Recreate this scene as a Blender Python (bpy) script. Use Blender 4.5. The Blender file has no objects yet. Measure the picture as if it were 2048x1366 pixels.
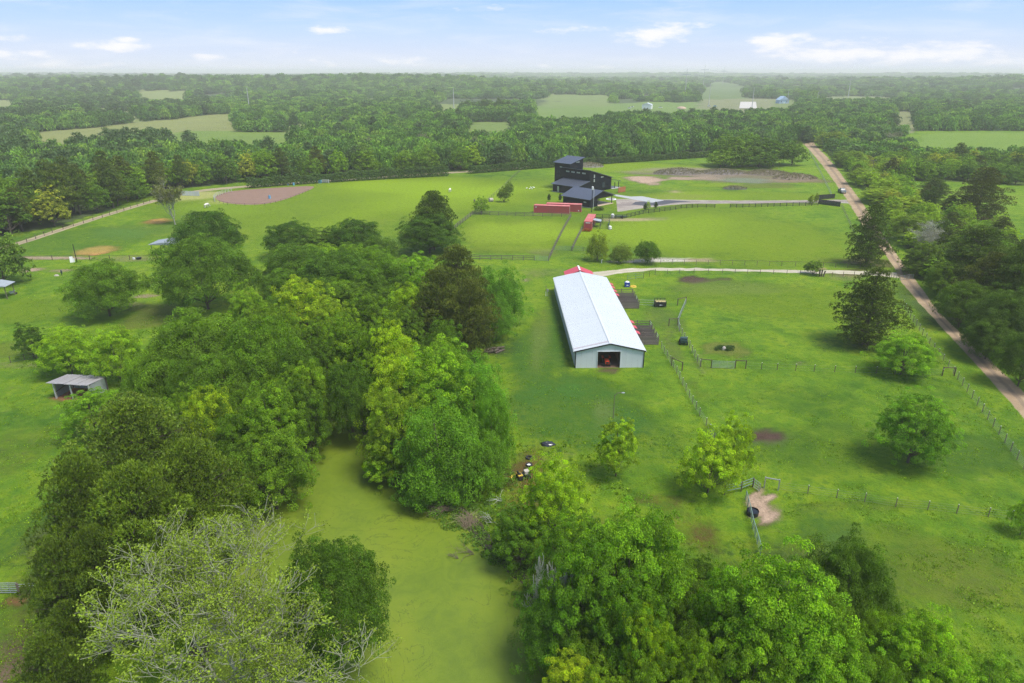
import bpy, math, random
import numpy as np
from mathutils import Vector, Matrix
R_ = math.radians
scene = bpy.context.scene
C = scene.collection

# ------------------------------------------------------------------ camera
HCAM = 45.0
FPX = 1365.0            # focal length in pixels of a 2048 px wide frame
PITCH = R_(21.6)
cam_d = bpy.data.cameras.new("camera")
cam = bpy.data.objects.new("camera", cam_d)
C.objects.link(cam)
cam.location = (0, 0, HCAM)
cam.rotation_euler = (R_(90) - PITCH, 0, 0)
cam_d.sensor_width = 36.0
cam_d.lens = 36.0 * FPX / 2048.0
cam_d.clip_end = 20000
cam_d.clip_start = 0.5
scene.camera = cam

# ------------------------------------------------------------------ view, world, sun
scene.view_settings.view_transform = 'Standard'
scene.view_settings.look = 'None'
scene.view_settings.gamma = 1.0
scene.view_settings.exposure = 0.84
scene.view_settings.use_curve_mapping = False
cy = scene.cycles
cy.max_bounces = 6
cy.diffuse_bounces = 4
cy.glossy_bounces = 2
cy.transmission_bounces = 3
cy.transparent_max_bounces = 6
cy.volume_bounces = 2
cy.use_adaptive_sampling = True
cy.adaptive_threshold = 0.02
cy.sample_clamp_indirect = 6.0
cy.use_denoising = True
cy.denoising_prefilter = 'NONE'
cy.volume_max_steps = 64

SUN_EL, SUN_AZ = R_(64), R_(120)      # azimuth clockwise from +Y
world = bpy.data.worlds.new("World")
scene.world = world
world.use_nodes = True


class NT:
    """tiny node-tree builder"""
    def __init__(s, tree):
        s.t = tree; s.n = tree.nodes; s.l = tree.links
    def new(s, typ, **kw):
        nd = s.n.new(typ)
        for k, v in kw.items():
            if k.startswith('_'):
                continue
            setattr(nd, k, v)
        return nd
    def lk(s, a, b):
        s.l.new(a, b)
    def setin(s, sock, v):
        if isinstance(v, bpy.types.NodeSocket):
            s.l.new(v, sock)
        elif v is not None:
            if sock.type == 'RGBA' and hasattr(v, '__len__') and len(v) == 3:
                v = (*v, 1)
            sock.default_value = v
    def math(s, op, a, b=None, c=None, clamp=False):
        nd = s.n.new('ShaderNodeMath'); nd.operation = op; nd.use_clamp = clamp
        s.setin(nd.inputs[0], a)
        if b is not None: s.setin(nd.inputs[1], b)
        if c is not None: s.setin(nd.inputs[2], c)
        return nd.outputs[0]
    def mix(s, f, a, b, blend='MIX'):
        nd = s.n.new('ShaderNodeMix'); nd.data_type = 'RGBA'; nd.blend_type = blend
        s.setin(nd.inputs[0], f); s.setin(nd.inputs[6], a); s.setin(nd.inputs[7], b)
        return nd.outputs[2]
    def noise(s, vec, scale, detail=3, rough=0.55, dist=0.0, dim='3D'):
        nd = s.n.new('ShaderNodeTexNoise'); nd.noise_dimensions = dim
        if vec is not None: s.l.new(vec, nd.inputs['Vector'])
        nd.inputs['Scale'].default_value = scale
        nd.inputs['Detail'].default_value = detail
        nd.inputs['Roughness'].default_value = rough
        nd.inputs['Distortion'].default_value = dist
        return nd.outputs['Fac']
    def ss(s, x, a, b, lo=0.0, hi=1.0):
        nd = s.n.new('ShaderNodeMapRange'); nd.interpolation_type = 'SMOOTHSTEP'
        s.setin(nd.inputs[0], x)
        nd.inputs[1].default_value = a; nd.inputs[2].default_value = b
        nd.inputs[3].default_value = lo; nd.inputs[4].default_value = hi
        return nd.outputs[0]
    def ramp(s, f, stops):
        nd = s.n.new('ShaderNodeValToRGB')
        e = nd.color_ramp.elements
        while len(e) < len(stops): e.new(0.5)
        for i, (p, c) in enumerate(stops):
            e[i].position = p; e[i].color = (*c, 1) if len(c) == 3 else c
        s.setin(nd.inputs[0], f)
        return nd.outputs[0]
    def pos(s):
        return s.n.new('ShaderNodeNewGeometry').outputs['Position']
    def vmul(s, v, k):
        nd = s.n.new('ShaderNodeVectorMath'); nd.operation = 'MULTIPLY'
        s.l.new(v, nd.inputs[0]); nd.inputs[1].default_value = k
        return nd.outputs[0]
    def bump(s, h, strength=0.3, dist=0.1):
        nd = s.n.new('ShaderNodeBump')
        nd.inputs['Strength'].default_value = strength
        nd.inputs['Distance'].default_value = dist
        s.l.new(h, nd.inputs['Height'])
        return nd.outputs[0]


def build_world():
    w = NT(world.node_tree)
    w.n.clear()
    out = w.new('ShaderNodeOutputWorld')
    sky = w.new('ShaderNodeTexSky', sky_type='NISHITA')
    sky.sun_disc = False
    sky.sun_elevation = SUN_EL
    sky.sun_rotation = SUN_AZ
    sky.altitude = 50
    sky.air_density = 1.0; sky.dust_density = 0.6; sky.ozone_density = 2.0
    tc = w.new('ShaderNodeTexCoord')
    d = tc.outputs['Generated']
    sep = w.new('ShaderNodeSeparateXYZ'); w.lk(d, sep.inputs[0])
    el = w.math('ARCSINE', sep.outputs['Z'])
    az = w.math('ARCTAN2', sep.outputs['X'], sep.outputs['Y'])
    SK = 0.12
    base = w.mix(1.0, sky.outputs[0], (SK, SK, SK), 'MULTIPLY')
    # daylight haze whitening of the sky toward the horizon
    horizon = w.ramp(w.math('DIVIDE', el, 0.5, clamp=True),
                     [(0.0, (0.44, 0.475, 0.55)), (0.045, (0.385, 0.44, 0.565)),
                      (0.11, (0.295, 0.40, 0.57)), (0.19, (0.205, 0.345, 0.57)), (1.0, (0.11, 0.235, 0.52))])
    f = w.ss(el, 0.10, 0.75, 0.93, 0.0)
    col = w.mix(f, base, horizon)
    # clouds: flattened cells sampled on the (azimuth, elevation) sphere
    cmb = w.new('ShaderNodeCombineXYZ')
    w.lk(w.math('MULTIPLY', az, 1.0), cmb.inputs[0])
    w.lk(w.math('MULTIPLY', el, 3.4), cmb.inputs[1])
    v = cmb.outputs[0]
    warp = w.noise(v, 26.0, 5, 0.6)
    # placed cumulus banks (az, el, half-width, half-height) in radians
    px = lambda x, y: (math.atan((x - 1024) / 1365.0), math.atan((683 - y) / 1365.0) - PITCH)
    banks = [(1290, 70, 75, 20, 1.0), (1360, 52, 36, 9, .7), (1520, 92, 75, 20, .95), (1640, 108, 120, 22, .9),
             (1800, 112, 140, 22, .8), (1960, 122, 120, 20, .75), (300, 98, 65, 11, .85), (325, 88, 22, 8, .9),
             (60, 115, 90, 13, .8), (200, 132, 110, 12, .6), (470, 118, 60, 9, .65), (690, 62, 60, 10, .7),
             (815, 120, 65, 11, .75), (670, 127, 45, 9, .6), (620, 103, 14, 7, .6), (95, 88, 90, 9, .6),
             (1110, 58, 110, 12, .55), (960, 14, 130, 14, .4), (450, 35, 190, 11, .3), (1080, 133, 24, 6, .6),
             (1190, 135, 34, 6, .6), (935, 133, 22, 5, .5), (860, 130, 24, 5, .6), (550, 128, 20, 7, .5), (1975, 88, 30, 8, .4)]
    tot = None
    wx = w.math('MULTIPLY', w.math('SUBTRACT', w.noise(v, 14.0, 3, 0.5), 0.5), 0.030)
    azw = w.math('ADD', az, wx)
    for (bx, by, hw, hh, st) in banks:
        a0, e0 = px(bx, by)
        a1 = hw / 1365.0 * 0.95; e1 = hh / 1365.0
        u1 = w.math('DIVIDE', w.math('SUBTRACT', azw, a0), a1)
        v1 = w.math('DIVIDE', w.math('SUBTRACT', el, e0), e1)
        r2 = w.math('ADD', w.math('MULTIPLY', u1, u1), w.math('MULTIPLY', v1, v1))
        g = w.math('MULTIPLY', w.math('POWER', 2.718, w.math('MULTIPLY', r2, -0.9)), st)
        tot = g if tot is None else w.math('MAXIMUM', tot, g)
    puff = w.ss(w.math('ADD', w.math('MULTIPLY', tot, 0.62), w.math('MULTIPLY', w.math('SUBTRACT', warp, 0.5), 1.15)), 0.20, 0.62)
    puff = w.math('MULTIPLY', puff, w.ss(tot, 0.05, 0.45))
    # general scattered fair-weather cloud over the rest of the sky
    cm2 = w.new('ShaderNodeCombineXYZ')
    zz = w.math('ADD', w.math('MAXIMUM', sep.outputs['Z'], 0.0), 0.12)
    w.lk(w.math('DIVIDE', sep.outputs['X'], zz), cm2.inputs[0])
    w.lk(w.math('DIVIDE', sep.outputs['Y'], zz), cm2.inputs[1])
    gen = w.ss(w.noise(cm2.outputs[0], 1.1, 6, 0.55), 0.44, 0.70)
    gen = w.math('MULTIPLY', gen, w.ss(el, 0.09, 0.22))
    cm3 = w.new('ShaderNodeCombineXYZ')
    w.lk(w.math('MULTIPLY', az, 2.2), cm3.inputs[0]); w.lk(w.math('MULTIPLY', el, 16.0), cm3.inputs[1])
    wisp = w.math('MULTIPLY', w.ss(w.noise(cm3.outputs[0], 3.0, 6, 0.6, 0.4), 0.42, 0.8), 0.38)
    cl = w.math('MAXIMUM', w.math('MAXIMUM', puff, w.math('MULTIPLY', gen, 0.75)), wisp)
    col = w.mix(w.math('MULTIPLY', cl, 0.95), col, (0.575, 0.57, 0.595))
    bg = w.new('ShaderNodeBackground'); w.lk(col, bg.inputs[0]); bg.inputs[1].default_value = 1.0
    w.lk(bg.outputs[0], out.inputs[0])


build_world()
sun_d = bpy.data.lights.new("sun", 'SUN')
sun_d.energy = 2.7
sun_d.angle = R_(24)
sun_d.color = (1.0, 0.955, 0.88)
sun = bpy.data.objects.new("sun", sun_d)
C.objects.link(sun)
sd = Vector((math.sin(SUN_AZ) * math.cos(SUN_EL), math.cos(SUN_AZ) * math.cos(SUN_EL), math.sin(SUN_EL)))
sun.rotation_euler = (-sd).to_track_quat('-Z', 'Y').to_euler()
sun.location = (0, 0, 200)

# ------------------------------------------------------------------ geometry helpers
def ray(px, py):
    x = (px - 1024.0) / FPX; y = (683.0 - py) / FPX
    c, s = math.cos(PITCH), math.sin(PITCH)
    return (x, c + y * s, -s + y * c)      # X, Y, Z direction

def G(px, py, z=0.0):
    """where the sight line through a photo pixel meets the horizontal plane at height z"""
    dx, dy, dz = ray(px, py)
    t = (z - HCAM) / dz
    return (dx * t, dy * t)

def proj(X, Y, Z):
    c, s = math.cos(PITCH), math.sin(PITCH)
    dz = Y * c - (Z - HCAM) * s
    up = Y * s + (Z - HCAM) * c
    return (1024 + FPX * X / dz, 683 - FPX * up / dz, dz)

_rs = np.random.RandomState(7)
_LAT = _rs.rand(256, 256)
def vnoise(x, y):
    x = np.asarray(x, float); y = np.asarray(y, float)
    xi = np.floor(x).astype(int); yi = np.floor(y).astype(int)
    fx = x - xi; fy = y - yi
    fx = fx * fx * (3 - 2 * fx); fy = fy * fy * (3 - 2 * fy)
    a = _LAT[xi % 256, yi % 256]; b = _LAT[(xi + 1) % 256, yi % 256]
    c = _LAT[xi % 256, (yi + 1) % 256]; d = _LAT[(xi + 1) % 256, (yi + 1) % 256]
    return (a * (1 - fx) + b * fx) * (1 - fy) + (c * (1 - fx) + d * fx) * fy
def fbm(x, y, o=4):
    s = 0; a = 0.5; t = 0
    for k in range(o):
        s = s + a * vnoise(np.asarray(x) * 2 ** k + 17.3 * k, np.asarray(y) * 2 ** k + 5.1 * k); t += a; a *= 0.5
    return s / t

def hterr(x, y):
    """height of the land: flat farm, gently rolling country beyond"""
    x = np.asarray(x, float); y = np.asarray(y, float)
    d = np.sqrt(x * x + y * y)
    k = np.clip((d - 900) / 1500, 0, 1); k = k * k * (3 - 2 * k)
    roll = (fbm(x / 900 + 3.3, y / 900 + 8.8, 3) - 0.42) * 40 * k
    ridge = 31 * np.exp(-(((x + 330) / 520) ** 2 + ((y - 1750) / 420) ** 2)) * k
    lift = np.clip((d - 2500) / 3500, 0, 1) * 9
    return np.maximum(roll, -3) + ridge + lift

def in_poly(x, y, poly):
    x = np.asarray(x, float); y = np.asarray(y, float)
    ins = np.zeros(x.shape, bool)
    n = len(poly); j = n - 1
    for i in range(n):
        xi, yi = poly[i]; xj, yj = poly[j]
        c = ((yi > y) != (yj > y)) & (x < (xj - xi) * (y - yi) / (yj - yi + 1e-12) + xi)
        ins ^= c
        j = i
    return ins

def mk_mesh(name, V, F, mats=(), mi=None, smooth=False, attrs=None):
    """V (n,3), F (m,k) all faces with k corners"""
    me = bpy.data.meshes.new(name)
    V = np.asarray(V, np.float32); F = np.asarray(F, np.int32)
    n, k = F.shape
    me.vertices.add(len(V)); me.vertices.foreach_set('co', V.ravel())
    me.loops.add(n * k); me.loops.foreach_set('vertex_index', F.ravel())
    me.polygons.add(n)
    me.polygons.foreach_set('loop_start', np.arange(0, n * k, k, dtype=np.int32))
    me.polygons.foreach_set('loop_total', np.full(n, k, np.int32))
    if mi is not None: me.polygons.foreach_set('material_index', np.asarray(mi, np.int32))
    me.polygons.foreach_set('use_smooth', np.full(n, bool(smooth)))
    for m in mats: me.materials.append(m)
    if attrs:
        for an, (typ, dom, arr) in attrs.items():
            a = me.attributes.new(an, typ, dom)
            key = 'value' if typ in ('FLOAT', 'INT') else ('color' if typ == 'FLOAT_COLOR' else 'vector')
            a.data.foreach_set(key, np.asarray(arr, np.int32 if typ == 'INT' else np.float32).ravel())
    me.update(calc_edges=True)
    return me

def link(name, me, parent=None, loc=(0, 0, 0), rot=(0, 0, 0), scale=(1, 1, 1), label=None, cat=None, group=None, kind=None):
    o = bpy.data.objects.new(name, me)
    C.objects.link(o)
    if parent is not None: o.parent = parent
    o.location = loc; o.rotation_euler = rot; o.scale = scale
    if label: o['label'] = label
    if cat: o['category'] = cat
    if group: o['group'] = group
    if kind: o['kind'] = kind
    return o

def thing(name, label, cat, loc=(0, 0, 0), rz=0.0, group=None):
    return link(name, None, loc=loc, rot=(0, 0, rz), label=label, cat=cat, group=group)

def copy_tree(o, parent=None):
    c = o.copy(); C.objects.link(c)
    if parent is not None: c.parent = parent
    for ch in o.children: copy_tree(ch, c)
    return c

# ---- mesh builder for small built things
class MB:
    def __init__(s): s.v = []; s.f = []; s.m = []
    def quad(s, a, b, c, d, m=0):
        i = len(s.v); s.v += [a, b, c, d]; s.f.append((i, i + 1, i + 2, i + 3)); s.m.append(m); return s
    def box(s, x0, x1, y0, y1, z0, z1, m=0, M=None):
        i = len(s.v)
        P = [(x0, y0, z0), (x1, y0, z0), (x1, y1, z0), (x0, y1, z0), (x0, y0, z1), (x1, y0, z1), (x1, y1, z1), (x0, y1, z1)]
        if M is not None: P = [tuple(M @ Vector(p)) for p in P]
        s.v += P
        for f in ((0, 3, 2, 1), (4, 5, 6, 7), (0, 1, 5, 4), (1, 2, 6, 5), (2, 3, 7, 6), (3, 0, 4, 7)):
            s.f.append(tuple(i + k for k in f)); s.m.append(m)
        return s
    def bar(s, a, b, w, h=None, m=0, up=(0, 0, 1)):
        """square bar from a to b"""
        a = Vector(a); b = Vector(b); d = b - a; L = d.length
        if L < 1e-6: return s
        x = d / L; u = Vector(up)
        if abs(x.dot(u)) > 0.98: u = Vector((0, 1, 0))
        y = u.cross(x).normalized(); z = x.cross(y)
        M = Matrix.Translation(a) @ Matrix((x, y, z)).transposed().to_4x4()
        h = w if h is None else h
        return s.box(0, L, -w / 2, w / 2, -h / 2, h / 2, m, M)
    def cyl(s, a, b, r0, r1=None, n=8, m=0, caps=True):
        a = Vector(a); b = Vector(b); d = (b - a)
        r1 = r0 if r1 is None else r1
        x = d.normalized(); u = Vector((0, 0, 1)) if abs(x.z) < 0.9 else Vector((1, 0, 0))
        y = u.cross(x).normalized(); z = x.cross(y)
        i = len(s.v)
        for (p, r) in ((a, r0), (b, r1)):
            for k in range(n):
                t = 2 * math.pi * k / n
                s.v.append(tuple(p + y * (r * math.cos(t)) + z * (r * math.sin(t))))
        for k in range(n):
            k2 = (k + 1) % n
            s.f.append((i + k, i + k2, i + n + k2, i + n + k)); s.m.append(m)
        if caps:
            s.f.append(tuple(i + k for k in range(n))[::-1]); s.m.append(m)
            s.f.append(tuple(i + n + k for k in range(n))); s.m.append(m)
        return s
    def tube(s, pts, rad, n=6, m=0):
        for i in range(len(pts) - 1):
            ra = rad[i] if hasattr(rad, '__len__') else rad
            rb = rad[i + 1] if hasattr(rad, '__len__') else rad
            s.cyl(pts[i], pts[i + 1], ra, rb, n, m)
        return s
    def ell(s, c, r, nu=10, nv=6, m=0, z0=-1.0):
        i = len(s.v)
        for a in range(nv + 1):
            ph = math.asin(max(z0, -1)) + (math.pi / 2 - math.asin(max(z0, -1))) * a / nv
            for b in range(nu):
                t = 2 * math.pi * b / nu
                s.v.append((c[0] + r[0] * math.cos(ph) * math.cos(t), c[1] + r[1] * math.cos(ph) * math.sin(t), c[2] + r[2] * math.sin(ph)))
        for a in range(nv):
            for b in range(nu):
                b2 = (b + 1) % nu
                s.f.append((i + a * nu + b, i + a * nu + b2, i + (a + 1) * nu + b2, i + (a + 1) * nu + b)); s.m.append(m)
        return s
    def prism(s, poly, y0, y1, m=0):
        """polygon in xz extruded along y"""
        i = len(s.v); n = len(poly)
        s.v += [(x, y0, z) for x, z in poly] + [(x, y1, z) for x, z in poly]
        s.f.append(tuple(range(i, i + n))); s.m.append(m)
        s.f.append(tuple(range(i + 2 * n - 1, i + n - 1, -1))); s.m.append(m)
        for k in range(n):
            k2 = (k + 1) % n
            s.f.append((i + k2, i + k, i + n + k, i + n + k2)); s.m.append(m)
        return s
    def mesh(s, name, *mats, smooth=False):
        me = bpy.data.meshes.new(name)
        me.from_pydata(s.v, [], s.f)
        for mm in mats: me.materials.append(mm)
        if len(mats) > 1:
            me.polygons.foreach_set('material_index', s.m)
        if smooth:
            me.polygons.foreach_set('use_smooth', [True] * len(me.polygons))
        me.update()
        return me
    def build(s, name, mat, parent=None, smooth=False, **kw):
        mats = mat if isinstance(mat, (tuple, list)) else (mat,)
        return link(name, s.mesh(name, *mats, smooth=smooth), parent, **kw)

# ------------------------------------------------------------------ materials
def simple_mat(name, col, rough=0.6, metal=0.0, var=0.12, nscale=3.0, bump=0.0, bscale=20.0, spec=0.5, dirt=None, dirt_amt=0.0, obj_random=0.0):
    m = bpy.data.materials.new(name); m.use_nodes = True
    t = NT(m.node_tree); t.n.clear()
    out = t.new('ShaderNodeOutputMaterial'); b = t.new('ShaderNodeBsdfPrincipled')
    t.lk(b.outputs[0], out.inputs[0])
    p = t.new('ShaderNodeTexCoord').outputs['Object']
    n = t.noise(p, nscale, 5, 0.6)
    c = t.mix(n, tuple(x * (1 - var) for x in col), tuple(min(1, x * (1 + var)) for x in col))
    if dirt is not None:
        n2 = t.noise(p, nscale * 0.4, 6, 0.65, 0.5)
        c = t.mix(t.math('MULTIPLY', t.ss(n2, 0.45, 0.7), dirt_amt), c, dirt)
    if obj_random:
        oi = t.new('ShaderNodeObjectInfo')
        c = t.mix(1.0, c, t.ramp(oi.outputs['Random'], [(0, (1 - obj_random,) * 3), (1, (1, 1, 1))]), 'MULTIPLY')
    t.setin(b.inputs['Base Color'], c)
    b.inputs['Roughness'].default_value = rough
    b.inputs['Metallic'].default_value = metal
    b.inputs['Specular IOR Level'].default_value = spec
    if bump:
        t.lk(t.bump(t.noise(p, bscale, 4, 0.6), bump, 0.02), b.inputs['Normal'])
    return m

def leaf_mat(name, instancer=False, rough=0.55, trans=0.36):
    m = bpy.data.materials.new(name); m.use_nodes = True
    t = NT(m.node_tree); t.n.clear()
    out = t.new('ShaderNodeOutputMaterial')
    if instancer:
        at = t.new('ShaderNodeAttribute', attribute_type='INSTANCER', attribute_name='tint')
        base = at.outputs['Color']
    else:
        base = t.new('ShaderNodeObjectInfo').outputs['Color']
    lv = t.new('ShaderNodeAttribute', attribute_type='GEOMETRY', attribute_name='lv')
    sp = t.new('ShaderNodeSeparateColor'); t.lk(lv.outputs['Color'], sp.inputs[0])
    # R: leaf-to-leaf value, G: clump value, B: young growth, doubling as painted highlight on crown tops
    v = t.math('ADD', t.math('MULTIPLY', sp.outputs[0], 0.50), 0.78)
    v = t.math('MULTIPLY', v, t.math('ADD', t.math('MULTIPLY', sp.outputs[1], 0.75), 0.62))
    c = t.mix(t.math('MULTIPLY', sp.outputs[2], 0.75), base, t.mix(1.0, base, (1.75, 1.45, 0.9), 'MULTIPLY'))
    sc = t.new('ShaderNodeVectorMath', operation='SCALE'); t.lk(c, sc.inputs[0]); t.lk(v, sc.inputs['Scale'])
    c = sc.outputs[0]
    b = t.new('ShaderNodeBsdfPrincipled')
    t.lk(c, b.inputs['Base Color']); b.inputs['Roughness'].default_value = rough
    b.inputs['Specular IOR Level'].default_value = 0.22
    tr = t.new('ShaderNodeBsdfTranslucent')
    t.lk(t.mix(1.0, c, (1.15, 1.25, 0.6), 'MULTIPLY'), tr.inputs[0])
    mx = t.new('ShaderNodeMixShader'); mx.inputs[0].default_value = trans
    t.lk(b.outputs[0], mx.inputs[1]); t.lk(tr.outputs[0], mx.inputs[2])
    t.lk(mx.outputs[0], out.inputs[0])
    return m

M = {}
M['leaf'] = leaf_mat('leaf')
M['needle'] = leaf_mat('needle', rough=0.5, trans=0.12)
M['leaf_far'] = leaf_mat('leaf_far', instancer=True, trans=0.2)
M['bark'] = simple_mat('bark', (0.11, 0.085, 0.065), 0.9, var=0.3, nscale=2, bump=0.5)
M['bark_grey'] = simple_mat('bark_grey', (0.34, 0.32, 0.27), 0.9, var=0.3, nscale=1.5, bump=0.4)
# ------------------------------------------------------------------ foliage
def frames(nrm, rng):
    """orthonormal tangents for an array of normals"""
    a = rng.normal(size=nrm.shape)
    t = np.cross(nrm, a); t /= np.linalg.norm(t, axis=1, keepdims=True) + 1e-9
    b = np.cross(nrm, t)
    return t, b

def leaf_quads(cen, nrm, size, rng, asp=0.62, fold=0.18):
    n = len(cen)
    t, b = frames(nrm, rng)
    s = size[:, None]
    p0 = cen - t * s * 0.5
    p2 = cen + t * s * 0.5
    off = nrm * s * fold
    p1 = cen + b * s * asp * 0.5 + off
    p3 = cen - b * s * asp * 0.5 + off
    V = np.stack([p0, p1, p2, p3], 1).reshape(-1, 3)
    F = np.arange(n * 4).reshape(n, 4)
    return V, F

def unit(v): return v / (np.linalg.norm(v, axis=-1, keepdims=True) + 1e-9)

def rand_dirs(n, rng, zmin=-1.0):
    z = rng.uniform(zmin, 1, n); a = rng.uniform(0, 2 * np.pi, n); r = np.sqrt(1 - z * z)
    return np.stack([r * np.cos(a), r * np.sin(a), z], 1)

def tube_strip(paths, sides=5):
    Vs, Fs = [], []; base = 0
    for pts, rad in paths:
        pts = np.asarray(pts, float); rad = np.asarray(rad, float)
        n = len(pts)
        d = np.gradient(pts, axis=0); d = unit(d)
        up = np.where(np.abs(d[:, 2:3]) > 0.9, np.array([[1., 0, 0]]), np.array([[0, 0, 1.]]))
        x = unit(np.cross(up, d)); y = np.cross(d, x)
        an = np.arange(sides) / sides * 2 * np.pi
        ring = pts[:, None, :] + rad[:, None, None] * (x[:, None, :] * np.cos(an)[None, :, None] + y[:, None, :] * np.sin(an)[None, :, None])
        Vs.append(ring.reshape(-1, 3))
        i, j = np.meshgrid(np.arange(n - 1), np.arange(sides), indexing='ij')
        j2 = (j + 1) % sides
        f = np.stack([i * sides + j, i * sides + j2, (i + 1) * sides + j2, (i + 1) * sides + j], -1).reshape(-1, 4) + base
        Fs.append(f); base += n * sides
    return np.concatenate(Vs), np.concatenate(Fs)

def bez(a, b, c, n=6):
    t = np.linspace(0, 1, n)[:, None]
    return (1 - t) ** 2 * a + 2 * t * (1 - t) * b + t * t * c

def trunk_paths(rng, H, tips, r0=0.34, fork=0.28, lean=0.04):
    """a tapered trunk and limbs that reach the given points"""
    top = np.array([rng.normal(0, lean * H), rng.normal(0, lean * H), H * 0.72])
    tr = bez(np.zeros(3) + [0, 0, -0.3], np.array([0, 0, H * 0.35]), top, 8)
    paths = [(tr, np.linspace(r0, r0 * 0.3, 8))]
    for p in tips:
        k = min(0.95, max(fork, (p[2] / H) * rng.uniform(0.35, 0.75)))
        s = tr[int(k * 7)]
        mid = (s + p) / 2 + np.array([0, 0, -0.06 * H * rng.uniform(-0.3, 1.0)]) + rng.normal(0, 0.03 * H, 3)
        q = bez(s, mid, p, 6)
        paths.append((q, np.linspace(r0 * 0.30, 0.018, 6)))
    return paths

def broadleaf(seed, H=13.0, R=7.0, lobes=22, sub=26, nleaf=105, leaf=0.21, lobe_r=(0.30, 0.42), skirt=0.14,
              flat=0.85, droop=0.0, young=0.35, gap=0.0, topw=1.0, clump=(0.17, 0.30)):  # young: pale new leaf colour that also paints brighter crown tops
    """crown built clump on clump; returns (crown mesh arrays, trunk paths)"""
    rng = np.random.RandomState(seed)
    zc = H * (skirt + (1 - skirt) * 0.47); b = H * (1 - skirt) * 0.5
    # lobe centres spread through the envelope
    L = []; tries = 0
    while len(L) < lobes and tries < 4000:
        tries += 1
        d = rand_dirs(1, rng, -0.92)[0]
        rad = rng.uniform(0.45, 0.80)
        wide = 1.0 if d[2] > 0 else 1.0 - 0.85 * d[2]
        p = np.array([d[0] * R * rad * wide, d[1] * R * rad * wide, zc + d[2] * b * rad * topw])
        r = R * rng.uniform(*lobe_r) * (1.0 - 0.18 * abs(d[2]))
        if all(np.linalg.norm((p - q) / [1, 1, .9]) > 0.50 * (r + s) * 0.9 for q, s in L): L.append((p, r))
    L.append((np.array([0, 0, zc]), R * 0.42))
    LP = np.array([l[0] for l in L]); LR = np.array([l[1] for l in L])
    cens, nrms, sizes, lvs = [], [], [], []
    nf = int(len(L) * sub * 0.34)
    d = rand_dirs(nf, rng, -0.95)
    wd = np.where(d[:, 2] > 0, 1.0, 1.0 - 0.75 * d[:, 2])[:, None]
    FP = np.array([0, 0, zc]) + d * np.array([R, R, b]) * np.where(rng.uniform(size=(nf, 1)) < .14, rng.uniform(.9, 1.1, (nf, 1)), rng.uniform(0.55, 0.86, (nf, 1))) * np.concatenate([wd, wd, np.ones((nf, 1))], 1)
    for li, (p, r) in enumerate(L + [None] if False else L + [(None, 0)]):
      if p is None:
        groups = FP
      else:
        ns = int(sub * (r / (R * 0.36)) ** 2)
        d = rand_dirs(ns, rng, -0.8)
        cp = p + d * r * np.array([1, 1, flat]) * rng.uniform(0.72, 1.04, (ns, 1))
        # drop clumps buried inside other lobes
        dist = np.linalg.norm((cp[:, None, :] - LP[None]) / np.array([1, 1, flat]), axis=2) / LR[None]
        dist[:, li] = 9
        groups = cp[(dist.min(1) > 0.72) & (cp[:, 2] > 0.02 * H)]
      for q in groups:
        if True:
            out = unit((q - np.array([0, 0, zc * 0.8]))[None])[0]
            cr = R * rng.uniform(*clump) * 0.62
            m = int(nleaf * rng.uniform(0.7, 1.2))
            dd = rand_dirs(m, rng, -0.9)
            dd = unit(dd + out * 0.55 + np.array([0, 0, 0.35]))
            rr = rng.uniform(0.45, 1.0, (m, 1)) ** 0.6
            c = q + dd * rr * cr * np.array([1, 1, 0.72])
            c[:, 2] -= droop * cr * rng.uniform(0, 1.6, m)
            nn = unit(dd * 0.7 + np.array([0, 0, 0.55]) + rng.normal(0, 0.45, (m, 3)))
            cens.append(c); nrms.append(nn); sizes.append(leaf * rng.uniform(0.7, 1.35, m))
            cv = rng.uniform(); young_hi = young * max(0, min(1, (rng.uniform(-0.4, 1.0) + 0.5 * out[2])))  # stronger on upward clumps, a highlight painted over the new growth
            lvs.append(np.stack([rng.uniform(0, 1, m), np.full(m, cv), np.clip(young_hi + rng.uniform(-.15, .25, m), 0, 1) * (rr[:, 0] > 0.8)], 1))
    cen = np.concatenate(cens); nrm = np.concatenate(nrms); size = np.concatenate(sizes); lv = np.concatenate(lvs)
    V, F = leaf_quads(cen, nrm, size, rng)
    tips = [p for p, r in L[:-1]]
    return V, F, lv, trunk_paths(rng, H, tips, r0=0.021 * H)

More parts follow.
